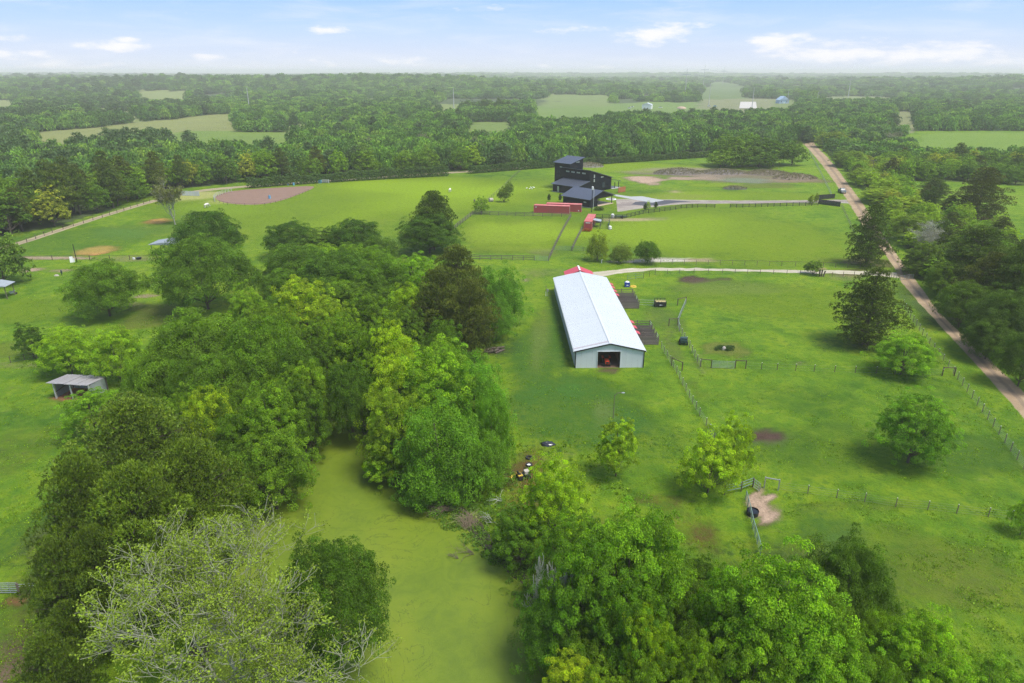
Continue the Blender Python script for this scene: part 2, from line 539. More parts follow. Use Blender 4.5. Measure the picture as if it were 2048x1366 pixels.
def pine(seed, H=15.0, R=5.2, layers=11, nper=8, tufts=95, blades=7, needle=0.36, base=0.12, dense=1.0, conic=0.75):
    """loblolly style pine: whorls of limbs carrying flattened plates of needle tufts"""
    rng = np.random.RandomState(seed)
    cens, dirs, lvs = [], [], []
    tips = []
    for k in range(layers):
        t = k / (layers - 1.0)
        z = H * (base + (0.96 - base) * t)
        prof = (math.sin(math.pi * min(1, (0.25 + 0.75 * (1 - t)) ** conic) * 0.5)) if t > 0.25 else 0.78 + 0.9 * t
        rr = R * min(1.0, prof) * (1.0 - 0.80 * max(0, (t - 0.45) / 0.55) ** 1.6)
        m = max(2, int(nper * (0.45 + 0.55 * rr / R) * dense))
        a0 = rng.uniform(0, 6.28)
        for j in range(m):
            a = a0 + j * 2 * math.pi / m + rng.normal(0, 0.22)
            for frac in ((1.0, 0.55) if rr > R * 0.5 else (0.9,)):
                q = rr * frac * rng.uniform(0.66, 1.15)
                aa = a + rng.normal(0, 0.22) * (1.3 - frac)
                p = np.array([q * math.cos(aa), q * math.sin(aa), z + rng.normal(0, 0.03 * H) + 0.06 * q * (t - .3)])
                cr = (0.16 + 0.10 * rng.uniform()) * R * (1.0 if frac == 1.0 else 1.1)
                if frac >= 0.9: tips.append(p)
                n = int(tufts * rng.uniform(0.75, 1.25) * (cr / (0.21 * R)) ** 2)
                dd = rand_dirs(n, rng, -0.35)
                c = p + dd * cr * np.array([1.25, 1.25, 0.55]) * rng.uniform(0.5, 1, (n, 1)) ** 0.5
                cens.append(c)
                dirs.append(unit(dd * np.array([1, 1, .6]) + np.array([0, 0, 0.75])))
                cv = rng.uniform()
                lvs.append(np.stack([rng.uniform(0, 1, n), np.full(n, cv), (dd[:, 2] > 0.15) * rng.uniform(0.2, 1.0, n)], 1))  # upper tufts: pale young tips plus a painted highlight
    cen = np.concatenate(cens); d0 = np.concatenate(dirs); lv = np.concatenate(lvs)
    n = len(cen)
    cen = np.repeat(cen, blades, 0); d0 = np.repeat(d0, blades, 0); lv = np.repeat(lv, blades, 0)
    dd = unit(d0 + rng.normal(0, 0.62, (n * blades, 3)))
    Ln = needle * rng.uniform(0.7, 1.2, n * blades)[:, None]
    side = unit(np.cross(dd, rng.normal(size=dd.shape)))
    w = Ln * 0.13
    p0 = cen; p1 = cen + dd * Ln * 0.55 + side * w; p2 = cen + dd * Ln; p3 = cen + dd * Ln * 0.55 - side * w
    V = np.stack([p0, p1, p2, p3], 1).reshape(-1, 3)
    F = np.arange(len(V)).reshape(-1, 4)
    tr = np.array([[0, 0, -0.3], [0.05, 0, H * .3], [0.1, 0.1, H * .6], [0.05, .05, H * .93]])
    paths = [(tr, np.array([0.026 * H, 0.02 * H, 0.013 * H, 0.03]))]
    for p in tips:
        z = max(0.5, p[2] - 0.10 * H)
        s = np.array([0.06, 0.05, z])
        paths.append((bez(s, (s + p) / 2 + [0, 0, -.2], p, 4), np.linspace(0.09, 0.025, 4)))
    return V, F, lv, paths

def bare_tree(seed, H=13.0, R=7.0, gens=5, leafn=0, leaf=0.16, spread=0.62, budy=0.5, r0=0.3, kids=(3, 5)):
    """leafless branching tree, optional sprigs of fresh leaf at the tips"""
    rng = np.random.RandomState(seed)
    paths, ends = [], []
    def grow(p, d, L, r, g):
        n = 5; pts = [p]; dd = d.copy()
        for i in range(n - 1):
            dd = unit((dd + rng.normal(0, 0.16, 3) + np.array([0, 0, 0.05]))[None])[0]
            pts.append(pts[-1] + dd * L / (n - 1))
        pts = np.array(pts)
        paths.append((pts, np.linspace(r, r * 0.55, n)))
        if g >= gens:
            ends.append((pts[-1], dd)); ends.append((pts[-2], dd)); return
        for k in range(rng.randint(kids[0], kids[1] + 1) + (2 if g == 0 else 0)):
            a = rand_dirs(1, rng, -0.4)[0]
            nd = unit((dd * (1 - spread * 0.35) + a * spread + np.array([0, 0, 0.12]))[None])[0]
            st = pts[-1] if k < 2 else pts[rng.randint(2, n - 1)]
            grow(st, nd, L * rng.uniform(0.62, 0.82), r * rng.uniform(0.48, 0.66), g + 1)
    L0 = H * 0.30
    grow(np.array([0, 0, -0.3]), np.array([0, 0, 1.0]), L0, r0, 0)
    allp = np.concatenate([p for p, r in paths])
    # fit to the wanted size
    sxy = R / (np.percentile(np.linalg.norm(allp[:, :2], axis=1), 98) + 1e-6); sz = H / allp[:, 2].max()
    S = np.array([sxy, sxy, sz])
    paths = [(p * S, np.maximum(r * 0.72, 0.017)) for p, r in paths]
    out = None
    if leafn:
        E = np.array([e[0] for e in ends]) * S; D = np.array([e[1] for e in ends])
        keep = rng.uniform(size=len(E)) < budy
        E = E[keep]; D = D[keep]
        c = np.repeat(E, leafn, 0) + rng.normal(0, 0.19, (len(E) * leafn, 3))
        nn = unit(rng.normal(0, 1, c.shape) + [0, 0, 0.8])
        sz_ = leaf * rng.uniform(0.7, 1.3, len(c))
        V, F = leaf_quads(c, nn, sz_, rng)
        lv = np.stack([rng.uniform(size=len(c)), np.repeat(rng.uniform(size=len(E)), leafn), np.full(len(c), 0.4)], 1)
        out = (V, F, lv)
    return out, paths

def lv_attr(lv):
    a = np.ones((len(lv), 4), np.float32); a[:, :3] = lv
    return {'lv': ('FLOAT_COLOR', 'FACE', a)}

TONE = (2.2, 1.95, 0.62)
PROTO = {}     # kind -> list of (crown mesh, trunk mesh, H, R)
def reg(key, data, H, R, lmat, bmat, sides=5):
    V, F, lv, paths = data
    # true extent, so that a tree can be scaled to a wanted size
    z = np.percentile(V[:, 2], 99.8); r = np.percentile(np.hypot(V[:, 0], V[:, 1]), 97)
    cm = mk_mesh('crown', V, F, [lmat], attrs=lv_attr(lv))
    tv, tf = tube_strip(paths, sides)
    tm = mk_mesh('trunk', tv, tf, [bmat], smooth=True)
    PROTO.setdefault(key, []).append((cm, tm, z, r))

def build_protos():
    lf, nd, bk, bg = M['leaf'], M['needle'], M['bark'], M['bark_grey']
    # near, fine foliage
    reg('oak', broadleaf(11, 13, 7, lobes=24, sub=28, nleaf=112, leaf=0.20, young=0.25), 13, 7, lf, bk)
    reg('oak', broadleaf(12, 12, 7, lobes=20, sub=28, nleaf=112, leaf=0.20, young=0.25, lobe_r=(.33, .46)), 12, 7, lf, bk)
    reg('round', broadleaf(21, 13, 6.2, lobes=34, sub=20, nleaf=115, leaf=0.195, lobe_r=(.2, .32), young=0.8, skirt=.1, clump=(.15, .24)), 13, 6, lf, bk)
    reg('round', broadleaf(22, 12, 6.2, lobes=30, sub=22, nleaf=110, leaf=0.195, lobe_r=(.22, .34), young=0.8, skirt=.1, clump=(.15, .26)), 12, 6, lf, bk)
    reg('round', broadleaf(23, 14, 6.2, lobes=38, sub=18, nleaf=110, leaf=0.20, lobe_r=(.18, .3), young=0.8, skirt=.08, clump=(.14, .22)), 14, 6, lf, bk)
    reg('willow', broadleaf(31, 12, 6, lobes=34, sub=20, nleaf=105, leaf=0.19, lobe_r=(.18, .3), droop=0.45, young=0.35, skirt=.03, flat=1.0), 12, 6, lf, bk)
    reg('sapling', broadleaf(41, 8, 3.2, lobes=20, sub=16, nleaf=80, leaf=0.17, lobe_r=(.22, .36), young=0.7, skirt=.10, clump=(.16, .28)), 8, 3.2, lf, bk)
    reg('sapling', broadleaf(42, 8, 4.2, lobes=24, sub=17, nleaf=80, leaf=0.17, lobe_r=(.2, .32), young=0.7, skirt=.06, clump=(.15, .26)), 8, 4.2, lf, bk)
    reg('pine', pine(51, 15, 6.2, layers=13, nper=8, tufts=48, blades=7, base=.10), 15, 6, nd, bk)
    reg('pine2', pine(52, 15, 6.2, layers=12, nper=9, tufts=62, blades=6, base=.14, conic=.45, dense=1.1), 15, 6, nd, bk)
    reg('pine2', pine(53, 14, 6.2, layers=11, nper=9, tufts=64, blades=6, base=.16, conic=.4, dense=1.1), 14, 6, nd, bk)
    # middle distance
    for i, s in enumerate((61, 62, 63, 64)):
        reg('oak_mid', broadleaf(s, 12, 6.2, lobes=18, sub=16, nleaf=20, leaf=0.55, young=0.4, lobe_r=(.28, .42), skirt=.05), 12, 6, lf, bk, 4)
    for s in (65, 66):
        reg('tall_mid', broadleaf(s, 14, 4.6, lobes=20, sub=14, nleaf=18, leaf=0.5, young=0.4, lobe_r=(.3, .44), skirt=.08), 14, 4.6, lf, bk, 4)
    for s in (67, 68):
        reg('pine_mid', pine(s, 15, 4.8, layers=9, nper=7, tufts=20, blades=5, needle=0.75, base=.28, conic=.5), 15, 5, nd, bk, 4)
    for s in (69,):
        reg('shrub_mid', broadleaf(s, 4, 3.2, lobes=14, sub=12, nleaf=16, leaf=0.4, young=0.4, lobe_r=(.3, .45), skirt=.0), 4, 3, lf, bk, 4)

def put_tree(key, x, y, h, r, col, label, group=None, name='broadleaf_tree', cat='tree', rz=None, var=None, z=0.0, split=True):
    rng = random.Random(int(x * 131 + y * 977) & 0xffffff)
    P = PROTO[key]; cm, tm, H0, R0 = P[rng.randrange(len(P)) if var is None else var % len(P)]
    rz = rng.uniform(0, 6.28) if rz is None else rz
    o = link(name, None, loc=(x, y, z), rot=(0, 0, rz), scale=(r / R0, r / R0 * rng.uniform(.94, 1.06), h / H0), label=label, cat=cat, group=group)
    c = link('crown', cm, o); c.color = (col[0] * TONE[0], col[1] * TONE[1], col[2] * TONE[2], 1)
    link('trunk', tm, o)
    return o

def solve(cx, ytop, wpx, h=None, base=None, ratio=0.8):
    """place a crown: its outline top and its width as photo pixels, plus height in metres or the pixel row of its foot"""
    def top_row(Y, hh):
        z = None
        X0 = 0
        dz = proj(0, Y, hh * 0.6)[2]
        r = wpx / 2 * dz / FPX
        b = hh * 0.45; zc = hh - b
        best = 1e9
        for k in range(0, 19):
            a = math.pi * k / 36.0
            _, py, _ = proj(0, Y + r * 0.9 * math.cos(a), zc + b * math.sin(a))
            best = min(best, py)
        return best, r, dz
    if base is not None:
        Y = G(cx, base)[1]; lo, hi = 0.5, 40
        for _ in range(40):
            m = (lo + hi) / 2
            if top_row(Y, m)[0] > ytop: lo = m
            else: hi = m
        h = m
    else:
        lo, hi = 20.0, 3000.0
        for _ in range(50):
            m = (lo + hi) / 2
            if top_row(m, h)[0] > ytop: lo = m
            else: hi = m
        Y = m
    _, r, dz = top_row(Y, h)
    X = (cx - 1024) / FPX * dz
    return X, Y, h, r
# ------------------------------------------------------------------ the land
# soft-edged patches painted into the sheet: (px, py, half-width px, half-height px, colour, strength)
SAND = (0.42, 0.30, 0.21); TAN = (0.36, 0.30, 0.17); ORANGE = (0.50, 0.23, 0.085); BROWN = (0.075, 0.045, 0.032)
PALE = (0.50, 0.46, 0.38); OLIVE = (0.17, 0.20, 0.03); LUSH_SHADE = (0.06, 0.16, 0.018); LIME = (0.215, 0.325, 0.008)
RUST = (0.17, 0.085, 0.03); GREYG = (0.13, 0.17, 0.06); DARKG = (0.035, 0.075, 0.014); GREYB = (0.17, 0.14, 0.10)
PATCH = [
    # left pasture
    (190, 502, 34, 9, ORANGE, 1.0), (315, 442, 24, 5, ORANGE, .9), (60, 540, 26, 5, SAND, .8), (122, 541, 26, 4, SAND, .6),
    (90, 516, 95, 4, SAND, .75), (260, 518, 70, 6, SAND, .45), (395, 392, 45, 9, SAND, .9), (440, 402, 26, 6, SAND, .6),
    (290, 592, 26, 5, SAND, .6), (262, 608, 26, 6, SAND, .35), (300, 640, 60, 22, OLIVE, .6), (60, 730, 110, 7, SAND, .4), (25, 775, 18, 4, SAND, .4),
    (150, 795, 50, 9, (0.30, 0.15, 0.07), .9), (20, 700, 90, 20, OLIVE, .5), (30, 1300, 60, 30, SAND, .25), (40, 1200, 22, 10, ORANGE, .5), (20, 1345, 50, 30, SAND, .45),
    (300, 615, 60, 10, OLIVE, .6), (60, 1060, 60, 90, LUSH_SHADE, .5), (40, 900, 80, 60, OLIVE, .4), (430, 420, 120, 14, LUSH_SHADE, .4), (640, 400, 330, 55, LIME, .6), (900, 370, 230, 25, LIME, .6),
    (140, 480, 160, 30, (0.09, 0.21, 0.02), .5), (320, 460, 120, 16, (0.10, 0.2, 0.03), .4),
    # pastures in the middle
    (1485, 1000, 1, 1, SAND, 0), (1040, 465, 110, 22, OLIVE, .55), (1000, 500, 90, 8, OLIVE, .4), (1085, 505, 26, 8, GREYB, .5), (1095, 420, 400, 60, LIME, .45), (1430, 470, 280, 50, LIME, .6), (1500, 395, 200, 14, LIME, .6), (1300, 335, 200, 12, LIME, .7), (1040, 470, 110, 30, LIME, .5), (1560, 600, 200, 40, LIME, .5), (60, 620, 90, 30, LIME, .5),
    (1255, 439, 55, 3, SAND, .55), (1312, 437, 25, 3, GREYB, .4), (1330, 520, 60, 4, PALE, .9), (1260, 523, 40, 2.5, PALE, .8), (1400, 520, 32, 4, SAND, .6), (1280, 545, 16, 6, GREYG, .3),
    # spoil heaps and dry pond
    (1285, 358, 38, 7, SAND, .9), (1302, 366, 20, 5, SAND, .7), (1370, 357, 38, 3.5, SAND, .8), (1420, 356, 24, 5, SAND, .7), (1350, 383, 12, 3, SAND, .5),
    (1360, 393, 60, 5, OLIVE, .6), (1430, 370, 50, 5, LIME, .7), (1400, 345, 120, 9, (0.22, 0.17, 0.13), .85), (1495, 358, 110, 9, (0.22, 0.18, 0.12), .7),
    (1490, 361, 50, 5, (0.15, 0.20, 0.12), .7), (1520, 372, 80, 5, OLIVE, .6), (1600, 360, 60, 8, (0.24, 0.18, 0.10), .6), (1170, 400, 80, 12, LIME, .3),
    # right fields
    (1385, 559, 32, 7, BROWN, .95), (1445, 558, 25, 4, BROWN, .6), (1440, 575, 120, 14, GREYG, .3), (1535, 876, 44, 17, GREYG, .5), 
    (1450, 697, 46, 16, OLIVE, .8), (1450, 697, 20, 8, DARKG, .6), (1601, 727, 20, 4, SAND, .5), (1735, 690, 26, 7, BROWN, .8),
    (1330, 640, 40, 30, (0.17, 0.20, 0.06), .45), (1340, 690, 22, 30, (0.17, 0.19, 0.06), .5), (1405, 730, 25, 20, TAN, .35), (1388, 778, 20, 30, OLIVE, .4),
    (1522, 1014, 26, 24, SAND, 1.3), (1528, 1030, 22, 16, SAND, 1.3), (1540, 995, 12, 7, SAND, 1.1), (1515, 978, 6, 9, SAND, .8), (1520, 1050, 16, 8, BROWN, .4),
    (1380, 1060, 60, 40, RUST, .38), (1415, 1080, 30, 30, RUST, .25), (1320, 1000, 60, 18, RUST, .45), (1050, 980, 60, 60, RUST, .5), (1060, 930, 30, 40, RUST, .5),
    (1800, 1130, 230, 90, (0.15, 0.215, 0.02), .45), (1980, 1200, 120, 120, OLIVE, .25), (1650, 1050, 60, 40, LUSH_SHADE, .5), (1750, 1010, 160, 12, OLIVE, .4),
    (1060, 720, 60, 70, LUSH_SHADE, .6), (1140, 820, 150, 70, LUSH_SHADE, .6), (1700, 900, 330, 60, (0.085, 0.17, 0.012), .4), (1120, 660, 24, 90, LUSH_SHADE, .6), (1300, 880, 70, 60, LUSH_SHADE, .4), (1200, 775, 110, 18, LUSH_SHADE, .35),  # narrow strip beside the barn's left wall: its shadow painted into the grass
    (1600, 800, 120, 30, LUSH_SHADE, .35), (1900, 900, 90, 60, LUSH_SHADE, .35), (1680, 690, 60, 18, (0.07, 0.15, 0.03), .5), (1880, 640, 26, 70, (0.07, 0.16, 0.02), .5),  # dark green patch left of the layered pine: its shade painted in
    (1086, 640, 5, 90, (0.17, 0.22, 0.04), .5), (1068, 650, 4, 80, (0.17, 0.22, 0.04), .45), (1190, 800, 5, 50, (0.17, 0.22, 0.05), .4), (1210, 800, 5, 50, (0.17, 0.22, 0.05), .4), (1218, 742, 26, 5, (0.14, 0.10, 0.06), .8), (1090, 545, 60, 10, TAN, .35), (1050, 560, 8, 3, SAND, .6), (1075, 575, 30, 40, OLIVE, .2), (1150, 510, 40, 20, LUSH_SHADE, .3),
    (985, 700, 25, 8, BROWN, .7), (1225, 738, 40, 3, BROWN, .5), (1905, 790, 20, 14, LUSH_SHADE, .4),
    (1705, 545, 60, 8, (0.14, 0.07, 0.05), .6), (1690, 556, 50, 6, TAN, .4), (1740, 525, 60, 12, (0.10, 0.06, 0.04), .6), (1960, 437, 45, 6, (0.18, 0.09, 0.05), .7),
    (1845, 600, 30, 50, (0.08, 0.12, 0.03), .5), (1930, 660, 60, 60, (0.06, 0.08, 0.02), .5),
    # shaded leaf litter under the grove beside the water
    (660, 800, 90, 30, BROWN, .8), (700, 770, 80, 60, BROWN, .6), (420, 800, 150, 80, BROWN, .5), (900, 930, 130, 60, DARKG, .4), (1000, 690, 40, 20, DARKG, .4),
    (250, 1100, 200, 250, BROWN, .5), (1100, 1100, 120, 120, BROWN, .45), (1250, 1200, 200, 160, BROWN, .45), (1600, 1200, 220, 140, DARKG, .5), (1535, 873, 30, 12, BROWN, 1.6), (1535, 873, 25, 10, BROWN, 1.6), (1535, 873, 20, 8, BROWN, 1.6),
]
# far clearings, as outlines on the ground: pasture and stubble between the woods
CLEAR = [
    ([(56, 276), (60, 266), (102, 262), (185, 254), (246, 247), (342, 239), (403, 232), (475, 228), (482, 238), (403, 245), (330, 252), (246, 259), (157, 273), (68, 282)], (0.30, 0.29, 0.12)),
    ([(335, 277), (345, 265), (440, 262), (590, 263), (640, 266), (560, 276), (440, 275)], (0.20, 0.28, 0.06)),
    ([(-60, 214), (-60, 199), (36, 201), (28, 210)], (0.30, 0.31, 0.14)),
    ([(270, 195), (280, 188), (385, 189), (378, 197)], (0.28, 0.30, 0.12)),
    ([(1061, 222), (1065, 212), (1250, 206), (1300, 203), (1465, 206), (1500, 213), (1380, 219), (1249, 220), (1147, 232), (1080, 228)], (0.19, 0.27, 0.08)),
    ([(930, 258), (935, 246), (1030, 244), (1032, 256), (960, 262)], (0.20, 0.26, 0.08)),
    ([(788, 233), (792, 226), (820, 226), (818, 233)], (0.24, 0.27, 0.10)),
    ([(1394, 198), (1398, 180), (1420, 167), (1450, 166), (1492, 174), (1497, 197)], (0.14, 0.19, 0.085)),
    ([(1400, 205), (1402, 197), (1560, 197), (1566, 208), (1480, 217)], (0.27, 0.25, 0.16)),
    ([(1835, 274), (1860, 265), (2300, 263), (2300, 312), (1960, 308), (1900, 297), (1850, 286)], (0.19, 0.30, 0.04)),
    ([(1782, 240), (1784, 223), (1833, 222), (1836, 238)], (0.27, 0.25, 0.14)),
    ([(1544, 212), (1546, 200), (1600, 200), (1600, 212)], (0.2, 0.24, 0.1)),
    ([(560, 238), (566, 231), (650, 229), (655, 236)], (0.24, 0.27, 0.10)),
    ([(150, 221), (160, 215), (290, 213), (285, 219)], (0.26, 0.28, 0.12)),
    ([(850, 214), (860, 208), (930, 207), (925, 214)], (0.24, 0.27, 0.10)),
    ([(1620, 196), (1640, 190), (1780, 189), (1770, 195)], (0.24, 0.26, 0.12)),
    ([(1080, 196), (1090, 191), (1230, 190), (1220, 195)], (0.22, 0.26, 0.10)),
    ([(690, 200), (720, 196), (780, 196), (770, 201)], (0.24, 0.28, 0.12)),
]
def in_clearing(x, y, poly_px, hs=(0, 4, 8, 11)):
    hit = np.zeros(np.shape(x), bool)
    c, s = math.cos(PITCH), math.sin(PITCH)
    P = np.array(poly_px)
    for h in hs:
        dz = y * c - (h - HCAM) * s; up = y * s + (h - HCAM) * c
        py = 683 - FPX * up / dz; px = 1024 + FPX * x / dz
        hit |= in_poly(px + (fbm(x / 40, y / 60, 3) - .5) * 30, py + (fbm(x / 30 + 9, y / 60, 3) - .5) * 7, poly_px)
    return hit
CLEARW = [([G(*p) for p in poly], col) for poly, col in CLEAR]
# home ground: where no wood is scattered
HOME_EDGE = [(-400, 560), (0, 486), (100, 456), (200, 427), (300, 397), (372, 380), (430, 373), (640, 357), (890, 343), (1040, 333),
             (1430, 303), (1590, 288), (1640, 285), (1760, 282), (1840, 262), (2500, 262)]
EAST = [(1700, 318), (1780, 300), (1850, 302), (1960, 318), (2300, 322), (2300, 378), (2050, 372), (1960, 366), (1850, 362), (1790, 362)]
EASTW = [G(*p) for p in EAST]
STRIP = [(1648, 292), (1700, 345), (1770, 430), (1830, 520), (1900, 592), (2160, 830), (2500, 830), (2300, 560), (2060, 500),
         (1960, 462), (1880, 420), (1800, 380), (1770, 330), (1720, 300)]
STRIPW = [G(*p) for p in STRIP]

def ground_colors(X, Y):
    n = X.size
    col = np.zeros((n, 3)); w = np.zeros(n)
    x = X.ravel(); y = Y.ravel()
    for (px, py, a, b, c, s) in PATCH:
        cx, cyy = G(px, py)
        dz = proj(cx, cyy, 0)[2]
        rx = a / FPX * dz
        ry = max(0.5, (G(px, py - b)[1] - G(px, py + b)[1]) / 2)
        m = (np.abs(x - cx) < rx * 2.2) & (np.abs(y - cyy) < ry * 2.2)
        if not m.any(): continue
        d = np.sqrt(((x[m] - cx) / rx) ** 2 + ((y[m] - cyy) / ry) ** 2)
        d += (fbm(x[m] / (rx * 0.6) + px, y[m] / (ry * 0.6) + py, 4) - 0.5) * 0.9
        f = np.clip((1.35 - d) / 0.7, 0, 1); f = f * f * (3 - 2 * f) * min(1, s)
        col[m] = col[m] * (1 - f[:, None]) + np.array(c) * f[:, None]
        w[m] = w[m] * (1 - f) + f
    far = y > 380
    for poly, c in CLEAR:
        ins = np.zeros(n, bool); ins[far] = in_clearing(x[far], y[far], poly)
        col[ins] = np.array(c) * .72; w[ins] = 0.60
    # woodland floor far out
    d = np.hypot(x, y)
    px = 1024 + FPX * x / np.maximum(1, (y * math.cos(PITCH) + HCAM * math.sin(PITCH)))
    ex = np.array([p[0] for p in HOME_EDGE]); ey = np.array([p[1] for p in HOME_EDGE])
    lim = np.interp(px, ex, ey)
    py = np.array(proj_rows(x, y))
    wood = (py < lim) & (w < 0.1)
    col[wood] = (0.06, 0.085, 0.03); w[wood] = 0.85
    for pol in (EASTW, STRIPW):
        ins = in_poly(x, y, pol)
        col[ins] = (0.055, 0.08, 0.025); w[ins] = 0.6
    return np.concatenate([col, w[:, None]], 1)

def proj_rows(x, y):
    c, s = math.cos(PITCH), math.sin(PITCH)
    dz = y * c + HCAM * s
    up = y * s - HCAM * c
    return 683 - FPX * up / dz

def ground_mat():
    m = bpy.data.materials.new('pasture'); m.use_nodes = True
    t = NT(m.node_tree); t.n.clear()
    out = t.new('ShaderNodeOutputMaterial'); b = t.new('ShaderNodeBsdfPrincipled')
    t.lk(b.outputs[0], out.inputs[0])
    p = t.pos()
    big = t.noise(p, 0.018, 4, 0.6, 0.4)
    med = t.noise(p, 0.11, 5, 0.62, 0.6)
    sml = t.noise(p, 0.9, 5, 0.68)
    fin = t.noise(p, 3.6, 5, 0.75)
    g = t.ramp(t.math('ADD', t.math('MULTIPLY', big, 0.45), t.math('MULTIPLY', med, 0.55)),
               [(0.36, (0.066, 0.140, 0.008)), (0.46, (0.126, 0.214, 0.008)), (0.55, (0.174, 0.258, 0.009)), (0.67, (0.245, 0.285, 0.022))])
    # tussocks: darker, bluer clumps of rank growth
    tus = t.ss(t.math('ADD', t.math('MULTIPLY', sml, 0.62), t.math('MULTIPLY', med, 0.38)), 0.52, 0.62)
    g = t.mix(t.math('MULTIPLY', tus, 0.62), g, (0.045, 0.115, 0.012))
    m2 = t.noise(p, 0.42, 6, 0.72, 0.5)
    g = t.mix(t.ss(m2, 0.38, 0.60, 0.0, 0.8), g, t.mix(1.0, g, (0.58, 0.76, 0.8), 'MULTIPLY'))
    dry = t.ss(t.noise(p, 0.35, 6, 0.7, 0.8), 0.58, 0.75)
    g = t.mix(t.math('MULTIPLY', dry, 0.35), g, (0.26, 0.26, 0.07))
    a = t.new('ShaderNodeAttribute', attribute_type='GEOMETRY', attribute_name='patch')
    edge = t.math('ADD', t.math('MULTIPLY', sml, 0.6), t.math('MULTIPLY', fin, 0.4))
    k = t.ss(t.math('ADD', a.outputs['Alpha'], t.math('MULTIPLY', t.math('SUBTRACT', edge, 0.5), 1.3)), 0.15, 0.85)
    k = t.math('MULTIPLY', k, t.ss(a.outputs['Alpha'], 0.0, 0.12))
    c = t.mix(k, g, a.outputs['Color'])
    v = t.math('ADD', 0.15, t.math('MULTIPLY', t.math('ADD', t.math('MULTIPLY', sml, 0.5), t.math('MULTIPLY', fin, 0.5)), 1.75))
    sc = t.new('ShaderNodeVectorMath', operation='SCALE'); t.lk(c, sc.inputs[0]); t.lk(v, sc.inputs['Scale'])
    t.lk(sc.outputs[0], b.inputs['Base Color'])
    b.inputs['Roughness'].default_value = 0.9
    b.inputs['Specular IOR Level'].default_value = 0.15
    h = t.math('ADD', t.math('MULTIPLY', sml, 1.0), t.math('MULTIPLY', fin, 0.45))
    t.lk(t.bump(h, 0.9, 0.35), b.inputs['Normal'])
    return m

def build_ground():
    # rows get longer with distance
    ys = [-120, -60]; y = 0.0
    while y < 19000:
        ys.append(y)
        y += 60 if y < 0 else (1.1 if 25 < y < 190 else (1.6 if y < 330 else max(2.4, (y - 330) * 0.02 + 2.4)) if y > 25 else 12)
    ys = np.array(ys)
    nx = 230
    u = np.linspace(-1, 1, nx)
    # columns fan out with distance
    half = 75 + np.maximum(ys, 0) * 1.05
    Xg = u[None, :] * half[:, None]
    Yg = np.repeat(ys[:, None], nx, 1)
    Z = hterr(Xg, Yg)
    # gentle unevenness of the farm land, off the built-up yards
    d = np.hypot(Xg, Yg)
    V = np.stack([Xg, Yg, Z], -1).reshape(-1, 3)
    ny = len(ys)
    i, j = np.meshgrid(np.arange(ny - 1), np.arange(nx - 1), indexing='ij')
    F = np.stack([i * nx + j, i * nx + j + 1, (i + 1) * nx + j + 1, (i + 1) * nx + j], -1).reshape(-1, 4)
    col = ground_colors(Xg, Yg)
    me = mk_mesh('ground', V, F, [ground_mat()], smooth=True, attrs={'patch': ('FLOAT_COLOR', 'POINT', col)})
    link('ground', me, kind='structure')
    print('ground verts', len(V))

def ragged(pts, step, amp, seed, closed=True):
    """resample an outline with a natural, uneven edge"""
    rng = np.random.RandomState(seed)
    P = [np.array(p, float) for p in pts]
    out = []
    n = len(P); rngn = n if closed else n - 1
    s = seed * 3.1
    for i in range(rngn):
        a, b = P[i], P[(i + 1) % n]
        L = np.linalg.norm(b - a); k = max(1, int(L / step))
        nrm = np.array([-(b - a)[1], (b - a)[0]]) / (L + 1e-9)
        for q in range(k):
            p = a + (b - a) * q / k
            s += step
            out.append(p + nrm * amp * ((float(fbm(s * 0.13 / step, seed, 4)) - 0.5) * 2.6 + rng.uniform(-.25, .25)))
    if not closed: out.append(P[-1])
    return out

def smooth_line(pts, it=2, closed=False):
    P = [np.array(p, float) for p in pts]
    for _ in range(it):
        Q = [] if closed else [P[0]]
        n = len(P)
        for i in range(n if closed else n - 1):
            a, b = P[i], P[(i + 1) % n]
            Q += [a * .75 + b * .25, a * .25 + b * .75]
        if not closed: Q.append(P[-1])
        P = Q
    return P

def flat_poly(name, pts, z, mat, label=None, kind='structure'):
    import bmesh
    bm = bmesh.new()
    vs = [bm.verts.new((p[0], p[1], z)) for p in pts]
    es = [bm.edges.new((vs[i], vs[(i + 1) % len(vs)])) for i in range(len(vs))]
    bmesh.ops.triangle_fill(bm, edges=es, use_beauty=True, use_dissolve=False, normal=(0, 0, 1))
    for f in bm.faces:
        if f.normal.z < 0: f.normal_flip()
    me = bpy.data.meshes.new(name); bm.to_mesh(me); bm.free()
    me.materials.append(mat)
    o = link(name, me, kind=kind)
    if label: o['label'] = label
    return o

